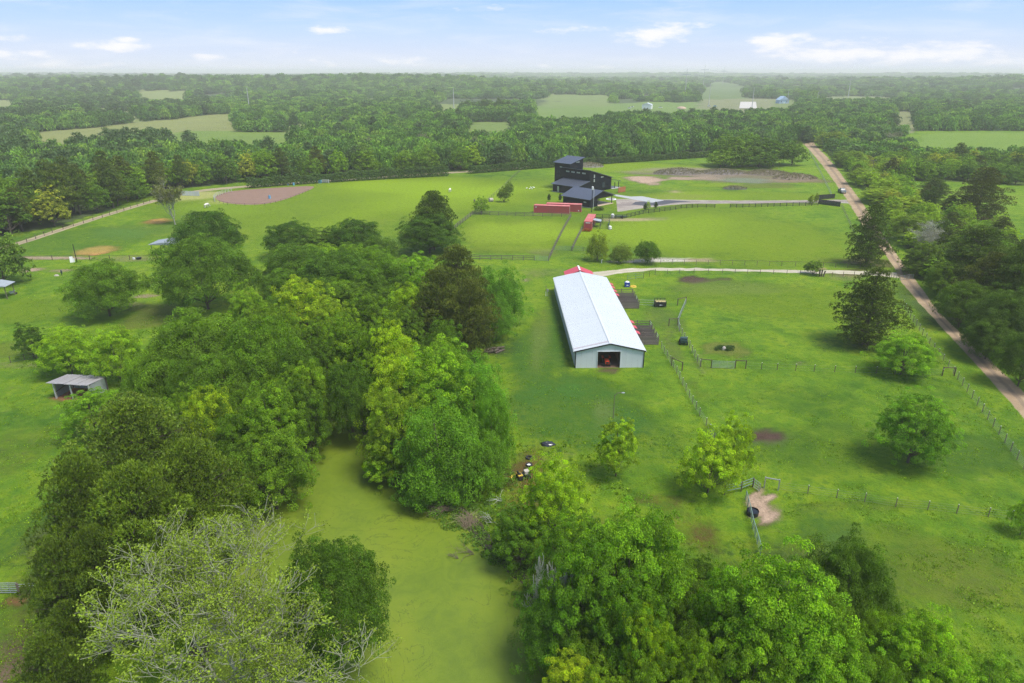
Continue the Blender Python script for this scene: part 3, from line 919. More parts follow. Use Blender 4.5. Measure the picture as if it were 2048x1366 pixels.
def strip(name, left, right, z, mat, cols=9, seg=1.0, amp=0.35, seed=1, label=None):
    """road between two edge lines (lists of points), with a cross coordinate stored per vertex"""
    L = smooth_line(left, 2); Rr = smooth_line(right, 2)
    def resample(P, n):
        P = np.array(P); d = np.r_[0, np.cumsum(np.linalg.norm(np.diff(P, axis=0), axis=1))]
        t = np.linspace(0, d[-1], n)
        return np.stack([np.interp(t, d, P[:, 0]), np.interp(t, d, P[:, 1])], 1)
    ln = np.linalg.norm(np.diff(np.array(L), axis=0), axis=1).sum()
    n = int(ln / seg) + 2
    a = resample(L, n); b = resample(Rr, n)
    s = np.arange(n) * seg
    d = unit(b - a)
    e0 = (fbm(s / 2.3, s * 0 + seed, 4) - 0.5) * 2 * amp; e1 = (fbm(s / 2.3, s * 0 + seed + 9, 4) - 0.5) * 2 * amp
    a = a + d * e0[:, None]; b = b + d * e1[:, None]
    u = np.linspace(0, 1, cols)
    P = a[:, None, :] * (1 - u)[None, :, None] + b[:, None, :] * u[None, :, None]
    z0 = hterr(P[..., 0], P[..., 1])
    V = np.concatenate([P, (z0 + z)[..., None]], -1).reshape(-1, 3)
    i, j = np.meshgrid(np.arange(n - 1), np.arange(cols - 1), indexing='ij')
    F = np.stack([i * cols + j, i * cols + j + 1, (i + 1) * cols + j + 1, (i + 1) * cols + j], -1).reshape(-1, 4)
    uu = np.tile(u, n)
    me = mk_mesh(name, V, F, [mat], smooth=True, attrs={'across': ('FLOAT', 'POINT', uu)})
    if me.polygons[0].normal.z < 0: me.flip_normals()
    o = link(name, me, kind='structure')
    if label: o['label'] = label
    return o

def road_mat(name, ca, cb, cm, weeds=(0.12, 0.2, 0.03), wamt=0.6, mid=0.0):
    m = bpy.data.materials.new(name); m.use_nodes = True
    t = NT(m.node_tree); t.n.clear()
    out = t.new('ShaderNodeOutputMaterial'); b = t.new('ShaderNodeBsdfPrincipled'); t.lk(b.outputs[0], out.inputs[0])
    p = t.pos()
    a = t.new('ShaderNodeAttribute', attribute_type='GEOMETRY', attribute_name='across').outputs['Fac']
    n1 = t.noise(p, 0.25, 5, 0.65, 0.6); n2 = t.noise(p, 2.2, 5, 0.7); n3 = t.noise(p, 12, 3, 0.7)
    c = t.mix(t.ss(n1, 0.38, 0.62), ca, cb)
    # two packed wheel tracks with a greyer strip between
    w = t.math('ADD', a, t.math('MULTIPLY', t.math('SUBTRACT', n1, 0.5), 0.22))
    cen = t.ss(t.math('ABSOLUTE', t.math('SUBTRACT', w, 0.52)), 0.05, 0.17, 1.0, 0.0)
    c = t.mix(t.math('MULTIPLY', cen, t.math('ADD', 0.25, t.math('MULTIPLY', n2, 0.75))), c, cm)
    ed = t.ss(t.math('ADD', t.math('ABSOLUTE', t.math('SUBTRACT', a, 0.5)), t.math('MULTIPLY', t.math('SUBTRACT', n2, 0.5), 0.28)), 0.40, 0.52)
    c = t.mix(t.math('MULTIPLY', ed, wamt), c, weeds)
    if mid: c = t.mix(t.math('MULTIPLY', t.math('MULTIPLY', cen, t.ss(n2, 0.4, 0.6)), mid), c, weeds)
    v = t.math('ADD', 0.75, t.math('MULTIPLY', t.math('ADD', n2, n3), 0.25))
    sc = t.new('ShaderNodeVectorMath', operation='SCALE'); t.lk(c, sc.inputs[0]); t.lk(v, sc.inputs['Scale'])
    t.lk(sc.outputs[0], b.inputs['Base Color'])
    b.inputs['Roughness'].default_value = 0.95; b.inputs['Specular IOR Level'].default_value = 0.15
    t.lk(t.bump(t.math('ADD', n2, n3), 0.5, 0.08), b.inputs['Normal'])
    return m

def pond_mat():
    m = bpy.data.materials.new('duckweed'); m.use_nodes = True
    t = NT(m.node_tree); t.n.clear()
    out = t.new('ShaderNodeOutputMaterial'); b = t.new('ShaderNodeBsdfPrincipled'); t.lk(b.outputs[0], out.inputs[0])
    p = t.pos()
    big = t.noise(p, 0.07, 5, 0.6, 1.2); med = t.noise(p, 0.5, 5, 0.65, 1.5); fin = t.noise(p, 6.0, 4, 0.75)
    c = t.ramp(t.math('ADD', t.math('MULTIPLY', big, 0.6), t.math('MULTIPLY', med, 0.4)),
               [(0.32, (0.088, 0.140, 0.010)), (0.5, (0.130, 0.188, 0.011)), (0.66, (0.160, 0.210, 0.012))])
    # thin dark seams where the mat has parted, following drifting lines
    wv = t.noise(p, 0.16, 6, 0.62, 2.2)
    seam = t.ss(t.math('ABSOLUTE', t.math('SUBTRACT', wv, 0.5)), 0.0, 0.014, 1.0, 0.0)
    seam = t.math('MULTIPLY', seam, t.math('MULTIPLY', t.ss(fin, 0.40, 0.54), t.ss(big, 0.42, 0.56)))
    c = t.mix(t.math('MULTIPLY', seam, 0.6), c, (0.03, 0.05, 0.01))
    sp = t.ss(t.noise(p, 2.6, 5, 0.8), 0.66, 0.76)
    c = t.mix(t.math('MULTIPLY', sp, 0.4), c, (0.04, 0.07, 0.012))
    v = t.math('ADD', 0.86, t.math('MULTIPLY', fin, 0.28))
    sc = t.new('ShaderNodeVectorMath', operation='SCALE'); t.lk(c, sc.inputs[0]); t.lk(v, sc.inputs['Scale'])
    t.lk(sc.outputs[0], b.inputs['Base Color'])
    b.inputs['Roughness'].default_value = 0.55; b.inputs['Specular IOR Level'].default_value = 0.35
    t.lk(t.bump(fin, 0.25, 0.02), b.inputs['Normal'])
    return m

def GG(lst): return [G(*p) for p in lst]

M['dirt_road'] = road_mat('dirt_road', (0.37, 0.275, 0.17), (0.30, 0.215, 0.13), (0.185, 0.14, 0.10))
M['gravel'] = road_mat('gravel', (0.50, 0.45, 0.35), (0.42, 0.37, 0.27), (0.40, 0.37, 0.26), mid=0.25)
M['drive'] = road_mat('drive', (0.34, 0.30, 0.25), (0.26, 0.22, 0.19), (0.20, 0.17, 0.155), wamt=0.4)
M['asphalt'] = simple_mat('asphalt', (0.060, 0.060, 0.068), 0.85, var=0.25, nscale=0.4)
M['concrete'] = simple_mat('concrete', (0.36, 0.37, 0.36), 0.8, var=0.08, nscale=0.5)
M['floor_tan'] = simple_mat('floor_tan', (0.48, 0.38, 0.26), 0.8, var=0.08, nscale=0.5)
M['arena'] = simple_mat('arena', (0.225, 0.145, 0.105), 0.95, var=0.16, nscale=0.35, spec=.2)

def build_flats():
    L = [(1600, 286), (1610, 290), (1624, 307), (1640, 325), (1678, 376), (1706, 420), (1732, 462), (1765, 503), (1788, 534), (1803, 568), (1864, 634), (1941, 717), (2048, 837), (2150, 952), (2300, 1130)]
    Rr = [(1628, 285), (1631, 290), (1645, 305), (1663, 322), (1700, 372), (1731, 413), (1760, 462), (1791, 503), (1813, 537), (1832, 560), (1880, 628), (1945, 687), (2048, 784), (2160, 895), (2310, 1050)]
    strip('dirt_road', GG(L), GG(Rr), 0.012, M['dirt_road'], cols=9, seg=1.0, amp=0.5, seed=3,
          label='pale brown dirt road running along the east side of the farm')
    # gravel lane from the barn to the road
    t = [(1165, 548), (1185, 544), (1230, 538.9), (1295, 535.6), (1359, 535.4), (1445, 537.4), (1520, 539.3), (1609, 540.2), (1700, 541), (1796, 545)]
    b_ = [(1180, 560), (1207, 551.8), (1252, 546.2), (1295, 541.4), (1359, 540.4), (1445, 542), (1520, 544), (1609, 546), (1700, 548), (1800, 556)]
    strip('gravel_lane', GG(t), GG(b_), 0.008, M['gravel'], cols=7, seg=0.8, amp=0.7, seed=5,
          label='pale gravel lane from the barn to the dirt road')
    # lane on the west side and behind the hedge
    t = [(-120, 533), (0, 492), (31, 486), (110, 460), (200, 431), (300, 401), (372, 383), (430, 376), (520, 369), (650, 361), (800, 350), (940, 341.4), (1060, 332)]
    b_ = [(-120, 545), (0, 500), (34, 492), (113, 466), (203, 436), (303, 405.5), (376, 387), (432, 380), (522, 372), (652, 364), (802, 353), (942, 344.6), (1062, 335)]
    strip('farm_track', GG(t), GG(b_), 0.008, road_mat('track_earth', (0.36, 0.29, 0.19), (0.30, 0.24, 0.16), (0.24, 0.22, 0.12), mid=0.3), cols=7, seg=1.0, amp=0.3, seed=6,
          label='pale farm track along the foot of the western woods')
    # driveway in front of the black house
    t = [(1232, 398), (1290, 398), (1400, 400), (1460, 401), (1560, 401), (1640, 400), (1690, 399), (1716, 402)]
    b_ = [(1235, 424), (1290, 416), (1370, 407), (1460, 407.5), (1560, 406.5), (1640, 405), (1692, 405.5), (1722, 412)]
    strip('driveway', GG(t), GG(b_), 0.010, M['drive'], cols=9, seg=0.8, amp=0.5, seed=8,
          label='grey-brown gravel driveway between the black house and the dirt road')
    flat_poly('asphalt_apron', ragged(GG([(1270, 404), (1322, 401), (1335, 400.2), (1382, 402.6), (1352, 405.5), (1325, 409.6), (1290, 412), (1262, 409)]), 0.8, 0.2, 4), 0.016, M['asphalt'],
              'dark asphalt apron of the driveway')
    flat_poly('concrete_path', GG([(1229, 388.6), (1262, 393.2), (1284, 392.4), (1328, 401), (1304, 405.4), (1264, 398.6), (1229, 391.8)]), 0.020, M['concrete'],
              'pale concrete path and pad beside the black house')
    ar = smooth_line(GG([(429, 393), (444, 386), (470, 381), (540, 376), (612, 371.8), (633, 373), (617, 381), (590, 392), (560, 402), (528, 409), (490, 410), (455, 407), (436, 402)]), 2, True)
    flat_poly('riding_arena', ragged(ar, 1.0, 0.25, 9), 0.012, M['arena'], 'reddish brown dirt riding arena floor')
    pd = GG([(642, 850), (690, 838), (720, 850), (742, 900), (770, 945), (830, 985), (880, 1008), (925, 1040), (955, 1085), (1000, 1130),
             (1055, 1185), (1085, 1240), (1095, 1300), (1110, 1366), (1130, 1500), (900, 1700), (500, 1650), (420, 1450), (410, 1300), (430, 1150), (455, 1060), (500, 1000), (560, 960), (605, 900)])
    sm = smooth_line(pd, 2, True); cpt = np.mean(sm, axis=0)
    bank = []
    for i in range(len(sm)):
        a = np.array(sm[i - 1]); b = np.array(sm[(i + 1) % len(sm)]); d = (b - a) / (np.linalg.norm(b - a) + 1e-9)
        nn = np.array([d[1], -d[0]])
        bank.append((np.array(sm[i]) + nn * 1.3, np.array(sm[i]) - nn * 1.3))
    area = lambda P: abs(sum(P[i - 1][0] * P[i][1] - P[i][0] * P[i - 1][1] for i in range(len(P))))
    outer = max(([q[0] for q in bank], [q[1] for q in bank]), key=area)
    flat_poly('pond_bank', ragged(outer, 0.6, 0.5, 15), 0.015, simple_mat('mud_shade_bank', (0.05, 0.045, 0.022), .8, var=.4, nscale=1.2), 'dark muddy rim of the pond with bank shade in its colour')  # mud rim, darkened so its colour also gives the bank's shade
    pd = ragged(sm, 0.5, 0.35, 12)
    flat_poly('pond', pd, 0.03, pond_mat(), 'pond covered with a mat of bright green duckweed', kind='structure')
    return pd

# ------------------------------------------------------------------ trees one by one
MID = (0.060, 0.128, 0.020); DARK = (0.032, 0.078, 0.016); BRI = (0.100, 0.195, 0.020); YEL = (0.128, 0.212, 0.024)
PINE = (0.046, 0.088, 0.022); PINED = (0.034, 0.066, 0.020); TEAL = (0.050, 0.120, 0.030); OLV = (0.095, 0.120, 0.022)
# (proto, cx, top row, width px, height m or None, foot row or None, colour, label, name)
TREES = [
    ('oak', 205, 515, 150, None, 632, MID, 'round dark green oak standing alone in the west pasture'),
    ('oak', 412, 420, 160, 13, None, DARK, 'dusky oak whose crown rises behind the big oak by the open pole shelter'),
    ('oak', 402, 470, 195, 15, None, (0.05, 0.108, 0.02), 'large full oak between the lone pasture oak and the grove'),
    ('sapling', 57, 645, 66, None, 716, DARK, 'small dark tree at the wire fence, leftmost of the row behind the tin shed'),
    ('round', 130, 650, 118, 8, None, BRI, 'bright green tree directly behind the tin shed, left of two'),
    ('round', 228, 652, 112, 9, None, BRI, 'bright green tree behind the right end of the tin shed'),
    ('oak', 395, 612, 240, 15, None, (0.06, 0.125, 0.018), 'broad spreading oak at the west end of the grove, above the tin shed'),
    ('oak', 520, 632, 190, 15, None, MID, 'tall oak joined to the right side of the broad spreading oak'),
    ('oak', 318, 690, 150, 11, None, (0.066, 0.135, 0.018), 'low oak in front of the broad spreading oak, right of the tin shed'),
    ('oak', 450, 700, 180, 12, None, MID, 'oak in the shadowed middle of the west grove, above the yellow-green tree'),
    ('round', 182, 776, 130, 6.5, None, (0.075, 0.17, 0.02), 'low bright tree in front of the tin shed'),
    ('pine2', 275, 785, 260, 14, None, PINE, 'olive brown pine nearest the tin shed'),
    ('pine2', 390, 868, 210, 14, None, PINE, 'olive pine at the pond bank behind the bare tree'),
    ('pine2', 175, 905, 190, 15, None, (0.038, 0.074, 0.02), 'dark pine at the pasture edge, second from the tin shed'),
    ('pine2', 275, 925, 240, 15, None, PINE, 'large rounded pine in the middle of the foreground pines'),
    ('pine2', 130, 1075, 150, 12, None, PINED, 'dark pine beside the metal gate at the left edge'),
    ('pine2', 200, 1050, 160, 12, None, PINED, 'dark pine right of the metal gate, under the large rounded pine'),
    ('pine2', 110, 1265, 170, 10, None, PINED, 'dark pine in the bottom left corner'),
    ('round', 425, 772, 118, 12, None, YEL, 'yellow-green tree rising between the grove and the foreground pines'),
    ('round', 545, 763, 165, 13, None, (0.07, 0.15, 0.02), 'fresh green tree overhanging the narrow north end of the pond'),
    ('round', 540, 850, 170, 10, None, MID, 'mid green tree leaning over the west bank of the pond'),
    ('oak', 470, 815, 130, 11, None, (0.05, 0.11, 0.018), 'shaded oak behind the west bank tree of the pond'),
    # middle grove
    ('oak', 583, 443, 112, 9, None, DARK, 'dark oak at the northern tip of the grove beside the open green pasture'),
    ('oak', 705, 437, 122, 10, None, DARK, 'dark oak at the north edge of the grove, left of the tall dark pine'),
    ('round', 645, 456, 110, 8, None, (0.05, 0.105, 0.02), 'small rounded tree between the two dark oaks at the grove\'s north edge'),
    ('oak', 755, 470, 90, 8, None, (0.045, 0.095, 0.02), 'small oak directly left of the oak with the pine behind it'),
    ('oak', 590, 485, 160, 12, None, (0.045, 0.1, 0.018), 'dark oak behind the pale yellow-green crown in the grove'),
    ('oak', 680, 497, 180, 13, None, (0.042, 0.096, 0.018), 'wide dark oak in the centre of the grove'),
    ('round', 605, 548, 145, 14, None, YEL, 'pale yellow-green crown in the middle of the grove'),
    ('round', 668, 590, 105, 12, None, (0.11, 0.19, 0.025), 'light green tree right of the pale yellow-green crown'),
    ('round', 545, 600, 110, 12, None, (0.075, 0.15, 0.02), 'green tree left of the pale yellow-green crown'),
    ('oak', 770, 515, 130, 12, None, (0.045, 0.1, 0.018), 'dark oak between the centre oak and the bright tree by the brown pine'),
    ('round', 828, 505, 130, 12, None, (0.085, 0.185, 0.025), 'bright green tree left of the brown pine'),
    ('round', 815, 565, 95, 12, None, (0.11, 0.2, 0.02), 'bright tree in front of the brown pine\'s left side'),
    ('round', 742, 570, 100, 12, None, (0.06, 0.125, 0.02), 'green tree in the grove right of the light green tree'),
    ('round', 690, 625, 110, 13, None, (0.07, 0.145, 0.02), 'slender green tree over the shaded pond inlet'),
    ('round', 745, 645, 100, 13, None, (0.065, 0.135, 0.02), 'tree behind the shaded pond inlet, right of the slender green one'),
    ('round', 785, 640, 120, 14, None, (0.13, 0.22, 0.02), 'sunlit yellow-green tree at the top of the central clump by the pond'),
    ('round', 645, 700, 100, None, 812, (0.055, 0.12, 0.02), 'small tree with its bare trunk showing at the head of the pond'),
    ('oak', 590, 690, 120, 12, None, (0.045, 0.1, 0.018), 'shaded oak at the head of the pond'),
    ('pine2', 915, 490, 130, 17, None, (0.044, 0.070, 0.028), 'tall brown pine at the east edge of the grove'),
    ('pine2', 875, 535, 110, 15, None, (0.042, 0.068, 0.026), 'brown pine on the left of the tall brown pine'),
    ('pine2', 940, 560, 110, 14, None, (0.044, 0.066, 0.028), 'brown pine in front of the tall brown pine'),
    ('willow', 1000, 525, 110, 12, None, (0.055, 0.14, 0.025), 'feathery green tree right of the brown pines, facing the barn'),
    ('willow', 985, 590, 90, 8, None, (0.05, 0.125, 0.022), 'low feathery tree under the brown pines, facing the barn'),
    ('pine2', 866, 382, 95, None, 500, PINED, 'dark pine rising behind the round oak north of the grove'),
    ('oak', 857, 422, 138, 11, None, (0.038, 0.088, 0.018), 'round dark oak at the north edge of the grove with a pine behind it'),
    # central clump on the pond's east bank
    ('round', 800, 700, 150, 13, None, (0.12, 0.205, 0.02), 'yellow-green tree on the left of the central clump by the pond'),
    ('round', 875, 672, 190, 15, None, (0.085, 0.18, 0.022), 'tall bright tree at the top of the central clump by the pond'),
    ('willow', 945, 700, 150, 13, None, (0.065, 0.165, 0.028), 'tall feathery tree on the barn side of the central clump'),
    ('willow', 985, 770, 90, 11, None, (0.07, 0.165, 0.03), 'narrow feathery tree at the right edge of the central clump'),
    ('round', 790, 765, 150, 12, None, (0.09, 0.165, 0.022), 'green tree over the pond\'s east bank, left side of the central clump'),
    ('willow', 880, 790, 200, 12, None, (0.062, 0.15, 0.024), 'full green tree in the middle of the central clump'),
    ('sapling', 768, 882, 92, 5, None, (0.10, 0.20, 0.022), 'small bright bush tree leaning out over the duckweed'),
    ('willow', 865, 895, 150, 6, None, (0.045, 0.12, 0.02), 'dark bushy willow at the foot of the central clump, touching the pond'),
    ('willow', 960, 850, 120, 8, None, (0.062, 0.145, 0.024), 'green bushy tree at the foot of the central clump, barn side'),
    # south-east bank
    ('round', 1112, 905, 170, 11, None, (0.115, 0.215, 0.02), 'bright green tree beside the abandoned mower'),
    ('round', 1040, 1000, 130, 7, None, (0.05, 0.12, 0.02), 'low dark green tree leaning over the pond below the dead branches'),
    ('round', 1140, 1010, 160, 11, None, (0.06, 0.14, 0.02), 'mid green tree below the bright tree by the mower'),
    ('round', 1265, 1003, 260, 14, None, (0.068, 0.155, 0.02), 'big leafy tree in the middle of the south-east wood'),
    ('round', 1160, 1070, 200, 13, None, (0.055, 0.135, 0.02), 'leafy tree left of the big tree in the south-east wood'),
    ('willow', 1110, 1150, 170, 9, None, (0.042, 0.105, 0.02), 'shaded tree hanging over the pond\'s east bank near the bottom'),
    ('round', 1270, 1130, 200, 12, None, (0.055, 0.135, 0.02), 'leafy tree in front of the big tree of the south-east wood'),
    ('round', 1290, 1205, 130, 11, None, (0.11, 0.20, 0.02), 'bright pale crown low in the south-east wood'),
    ('round', 1140, 1300, 150, 7, None, (0.14, 0.22, 0.02), 'yellow-green treetop at the bottom edge beside the pond'),
    ('round', 1385, 1265, 150, 10, None, (0.08, 0.165, 0.02), 'green tree at the bottom edge between the pale crown and the broad tree'),
    ('round', 1560, 1078, 300, 15, None, (0.075, 0.17, 0.02), 'broad bright tree in the south-east wood, in front of the bare sand patch'),
    ('round', 1440, 1130, 150, 12, None, (0.06, 0.145, 0.02), 'tree on the left flank of the broad bright tree'),
    ('oak', 1700, 1060, 200, 11, None, (0.042, 0.092, 0.018), 'dark oak at the east edge of the south-east wood'),
    ('round', 1500, 1235, 220, 11, None, (0.075, 0.165, 0.02), 'bright tree at the bottom, below the broad bright tree'),
    ('round', 1670, 1240, 200, 10, None, (0.07, 0.16, 0.02), 'green tree at the bottom edge, left of the round-topped bright tree'),
    ('round', 1850, 1215, 200, 10, None, (0.095, 0.20, 0.02), 'round-topped bright tree at the bottom right'),
    ('round', 1995, 1295, 150, 7, None, (0.075, 0.165, 0.025), 'low bright tree in the bottom right corner'),
    ('sapling', 2056, 985, 60, 5, None, (0.11, 0.21, 0.02), 'bright sapling at the right edge, by the wire fence'),
    # singles in the east fields
    ('sapling', 1236, 830, 92, None, 952, (0.115, 0.205, 0.022), 'slim bright sapling on the lawn south of the white barn'),
    ('sapling', 1425, 850, 130, None, 985, (0.13, 0.225, 0.02), 'bright bushy young tree at the lane fence, left of the touching pair'),
    ('sapling', 1472, 822, 92, None, 958, (0.125, 0.215, 0.02), 'bright young tree at the lane fence, right of the touching pair, by the mulch circle'),
    ('pine', 1745, 535, 140, None, 690, (0.034, 0.060, 0.018), 'dark layered pine in the east field near the road'),
    ('round', 1812, 663, 118, None, 748, (0.085, 0.185, 0.02), 'bright round tree in front of the dark layered pine'),
    ('round', 1836, 775, 165, None, 925, (0.062, 0.150, 0.02), 'spreading green tree nearest the wire fence in the east field'),
    ('pine', 1745, 408, 92, None, 532, PINED, 'dark pine where the gravel lane meets the dirt road'),
    ('pine', 1966, 335, 105, None, 438, (0.040, 0.058, 0.020), 'large dark pine alone in the pasture east of the dirt road'),
    ('pine2', 1515+355, 1366-1010, 60, None, 402, PINED, 'small dark pine left of the large pine in the far east pasture'),
    ('oak', 1296, 482, 56, None, 526, (0.045, 0.10, 0.016), 'small round dark tree by the pasture fence north of the barn'),
    ('willow', 1196, 462, 46, None, 522, (0.105, 0.155, 0.03), 'wispy olive willow beside the red container\'s corral'),
    ('willow', 1243, 486, 46, None, 525, (0.075, 0.12, 0.03), 'wispy willow left of the small round dark tree'),
    ('sapling', 963, 391, 34, None, 427, (0.09, 0.17, 0.025), 'small bright tree at the corner of the board fence paddock'),
    ('sapling', 1018, 362, 22, None, 392, (0.06, 0.11, 0.03), 'far tree of the short row along the pasture fence'),
    ('sapling', 1008, 372, 26, None, 404, (0.055, 0.10, 0.03), 'near tree of the short row along the pasture fence'),
    ('sapling', 1628, 519, 40, None, 549, (0.06, 0.12, 0.03), 'bush beside the palm stump on the gravel lane'),
    ('oak_mid', -8, 462, 110, 12, None, (0.06, 0.115, 0.04), 'pale green tree at the left edge beside the farm track'),
    # east wood along the road
    ('round', 1765, 372, 90, 6, None, (0.11, 0.185, 0.03), 'bright bushy tree at the roadside below the parked truck'),
    ('round', 1810, 392, 80, 6, None, (0.12, 0.19, 0.035), 'pale bushy tree right of the bright one below the parked truck'),
    ('round', 1730, 335, 70, 7, None, (0.085, 0.15, 0.028), 'round green tree at the roadside right of the parked truck'),
    ('round', 1700, 300, 70, 8, None, (0.07, 0.13, 0.03), 'green roadside tree above the parked truck'),
    ('round', 1668, 262, 80, 10, None, (0.085, 0.14, 0.035), 'pale green tree at the far end of the dirt road, right side'),
    ('pine2', 1958, 452, 150, 15, None, PINED, 'tall dark pine in the wood east of the road, leftmost of three'),
    ('pine2', 2040, 485, 120, 16, None, PINED, 'tall dark pine in the wood east of the road at the right edge'),
    ('pine2', 1985, 505, 120, 13, None, (0.036, 0.054, 0.018), 'dark pine in front of the two tall pines east of the road'),
    ('oak', 1930, 560, 110, 9, None, (0.046, 0.092, 0.02), 'dark tree at the roadside east of the layered pine'),
    ('oak', 2010, 570, 140, 12, None, (0.038, 0.078, 0.02), 'dark tree behind the roadside thicket at the right edge'),
    ('oak', 1985, 625, 110, 8, None, (0.042, 0.086, 0.02), 'dark bushy tree overhanging the road\'s right verge'),
    ('oak', 2055, 660, 110, 9, None, (0.042, 0.086, 0.02), 'dark bushy tree by the road at the right edge'),
    ('round', 1850, 480, 90, 8, None, (0.055, 0.105, 0.022), 'green tree at the bend of the road, left of the tall dark pines'),
    ('round', 1895, 520, 80, 8, None, (0.06, 0.115, 0.022), 'green tree between the road and the tall dark pines'),
    ('round', 1820, 425, 90, 8, None, (0.07, 0.125, 0.035), 'pale green tree right of the pine at the lane\'s end'),
    ('sapling', 1838, 500, 70, 6, None, (0.035, 0.07, 0.02), 'dark bush beside the road opposite the lane\'s end'),
]

ANCH = [(205, 600, 'the lone pasture oak'), (400, 560, 'the large full oak'), (395, 680, 'the broad spreading oak'), (610, 600, 'the pale yellow-green crown'), (690, 520, 'the wide dark centre oak'),
        (590, 470, 'the north tip oaks'), (760, 500, 'the oak left of the lone dark pine'), (828, 540, 'the bright tree by the brown pines'), (915, 560, 'the tall brown pine'), (660, 770, 'the head of the pond'),
        (800, 680, 'the yellow-green crown of the central clump'), (900, 760, 'the middle of the central clump'), (560, 850, 'the west bank of the pond'), (1130, 1000, 'the bright tree by the mower'),
        (1265, 1080, 'the big tree of the south-east wood'), (1290, 1250, 'the pale crown in the south-east wood'), (1560, 1150, 'the broad bright tree'), (1700, 1120, 'the dark oak of the south-east wood'), (1850, 1280, 'the round-topped bright tree')]
def build_fillers():
    rng = random.Random(11)
    grove = [(300, 700), (360, 650), (470, 590), (530, 520), (560, 480), (760, 480), (800, 530), (860, 620), (960, 640), (960, 690), (760, 690), (720, 740), (620, 760), (470, 780), (330, 770)]
    wood = [(1130, 1040), (1330, 1030), (1400, 1120), (1480, 1110), (1700, 1120), (1800, 1200), (1900, 1290), (1900, 1360), (1120, 1380), (1110, 1250), (1100, 1120)]
    cols = [MID, (0.05, 0.108, 0.02), (0.07, 0.145, 0.02), (0.085, 0.17, 0.022), (0.042, 0.095, 0.018)]
    wd = ['mid green', 'deep green', 'fresh green', 'bright', 'dark']
    seen = {}
    for poly, hh0, st in ((grove, 10.5, 66), (wood, 8.5, 92)):
        y = min(p[1] for p in poly)
        while y < max(p[1] for p in poly):
            x = min(p[0] for p in poly)
            while x < max(p[0] for p in poly):
                a, b = x + rng.uniform(-20, 20), y + rng.uniform(-16, 16)
                if in_poly(np.array([a]), np.array([b]), poly)[0]:
                    h = hh0 * rng.uniform(.85, 1.12)
                    X, Y, hh, r = solve(a, b, st * rng.uniform(1.35, 1.8), h, None)
                    k = rng.randrange(5); n = min(ANCH, key=lambda q: (q[0] - a) ** 2 + (q[1] - b) ** 2)
                    side = ('left of ' if a < n[0] - 25 else 'right of ' if a > n[0] + 25 else 'beneath ') + n[2]
                    key = wd[k] + side; seen[key] = seen.get(key, 0) + 1
                    lab = f'{wd[k]} {("lower ", "wide ", "small ")[seen[key] - 1] if seen[key] < 4 else ""}tree {side}'
                    put_tree(rng.choice(('round', 'oak', 'round')), X, Y, hh, r, cols[k], lab, group='unnamed crowns filling the wood by the pond')
                x += st
            y += st * .72

def build_trees(pond_poly):
    build_fillers()
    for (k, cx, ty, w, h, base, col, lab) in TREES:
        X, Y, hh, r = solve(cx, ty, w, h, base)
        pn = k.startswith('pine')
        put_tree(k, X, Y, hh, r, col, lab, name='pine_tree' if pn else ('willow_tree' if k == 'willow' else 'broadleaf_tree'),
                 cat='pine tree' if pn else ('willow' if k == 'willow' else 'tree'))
    # grey branching trees
    def bare(seed, cx, ty, w, h, base, lab, gens=5, leafn=0, col=YEL, budy=.5, tone=None, r0=.3, leaf=.16, sides=4, kids=(3, 4), spread=.62):
        X, Y, hh, r = solve(cx, ty, w, h, base)
        lf, paths = bare_tree(seed, hh, r, gens, leafn, leaf, spread, budy, r0, kids)
        o = thing('bare_tree', lab, 'tree', (X, Y, 0))
        tv, tf = tube_strip(paths, sides)
        link('branches', mk_mesh('branches', tv, tf, [tone or M['bark_grey']], smooth=True), o)
        if lf:
            c = link('leaves', mk_mesh('leaves', lf[0], lf[1], [M['leaf']], attrs=lv_attr(lf[2])), o); c.color = (*col, 1); c['kind'] = 'stuff'
        return o
    bare(7, 415, 980, 650, 15.5, None, 'huge half-bare tree with pale lichen-grey limbs and fresh yellow-green sprigs at the bottom left',
         gens=6, leafn=11, col=(0.19, 0.28, 0.03), budy=.68, r0=.44, tone=simple_mat('lichen_bark', (0.27, 0.28, 0.19), .9, var=.25), leaf=.17, kids=(3, 4), spread=.66)
    put_tree('oak', *[solve(665, 1070, 230, 12, None)[i] for i in (0, 1, 2, 3)], (0.036, 0.085, 0.016),
             'dark oak half hidden behind the huge bare tree, over the pond', name='broadleaf_tree')
    bare(9, 340, 355, 76, None, 449, 'lone half-bare tree standing between the west pasture and the arena', gens=5, leafn=9, col=(0.16, 0.19, 0.05), budy=.6, r0=.3, leaf=.3)
    bare(15, 1883, 440, 90, 9, None, 'grey leafless thicket tree in the wood east of the road', gens=5, leafn=2, col=(0.20, 0.22, 0.12), budy=.4,
         tone=simple_mat('twig_pale', (0.42, 0.42, 0.34), .9, var=.2), r0=.16, kids=(4, 5), spread=.8)
    for i, (cx, ty, w) in enumerate(((852, 262, 34), (958, 272, 34), (733, 272, 30), (1760, 240, 40), (1790, 262, 40))):
        bare(30 + i, cx, ty, w, 13 if i < 3 else 9, None, 'grey leafless tree in the woods, ' + ['above the oak with the pine behind it', 'left of the yellowish tree beyond the hedge',
             'left of the two grey trees beyond the pasture', 'by the road north of the parked truck', 'right of the dirt road\'s far end'][i], gens=4, leafn=3, col=(0.16, 0.17, 0.08), budy=.5, r0=.2, leaf=.4, sides=3)

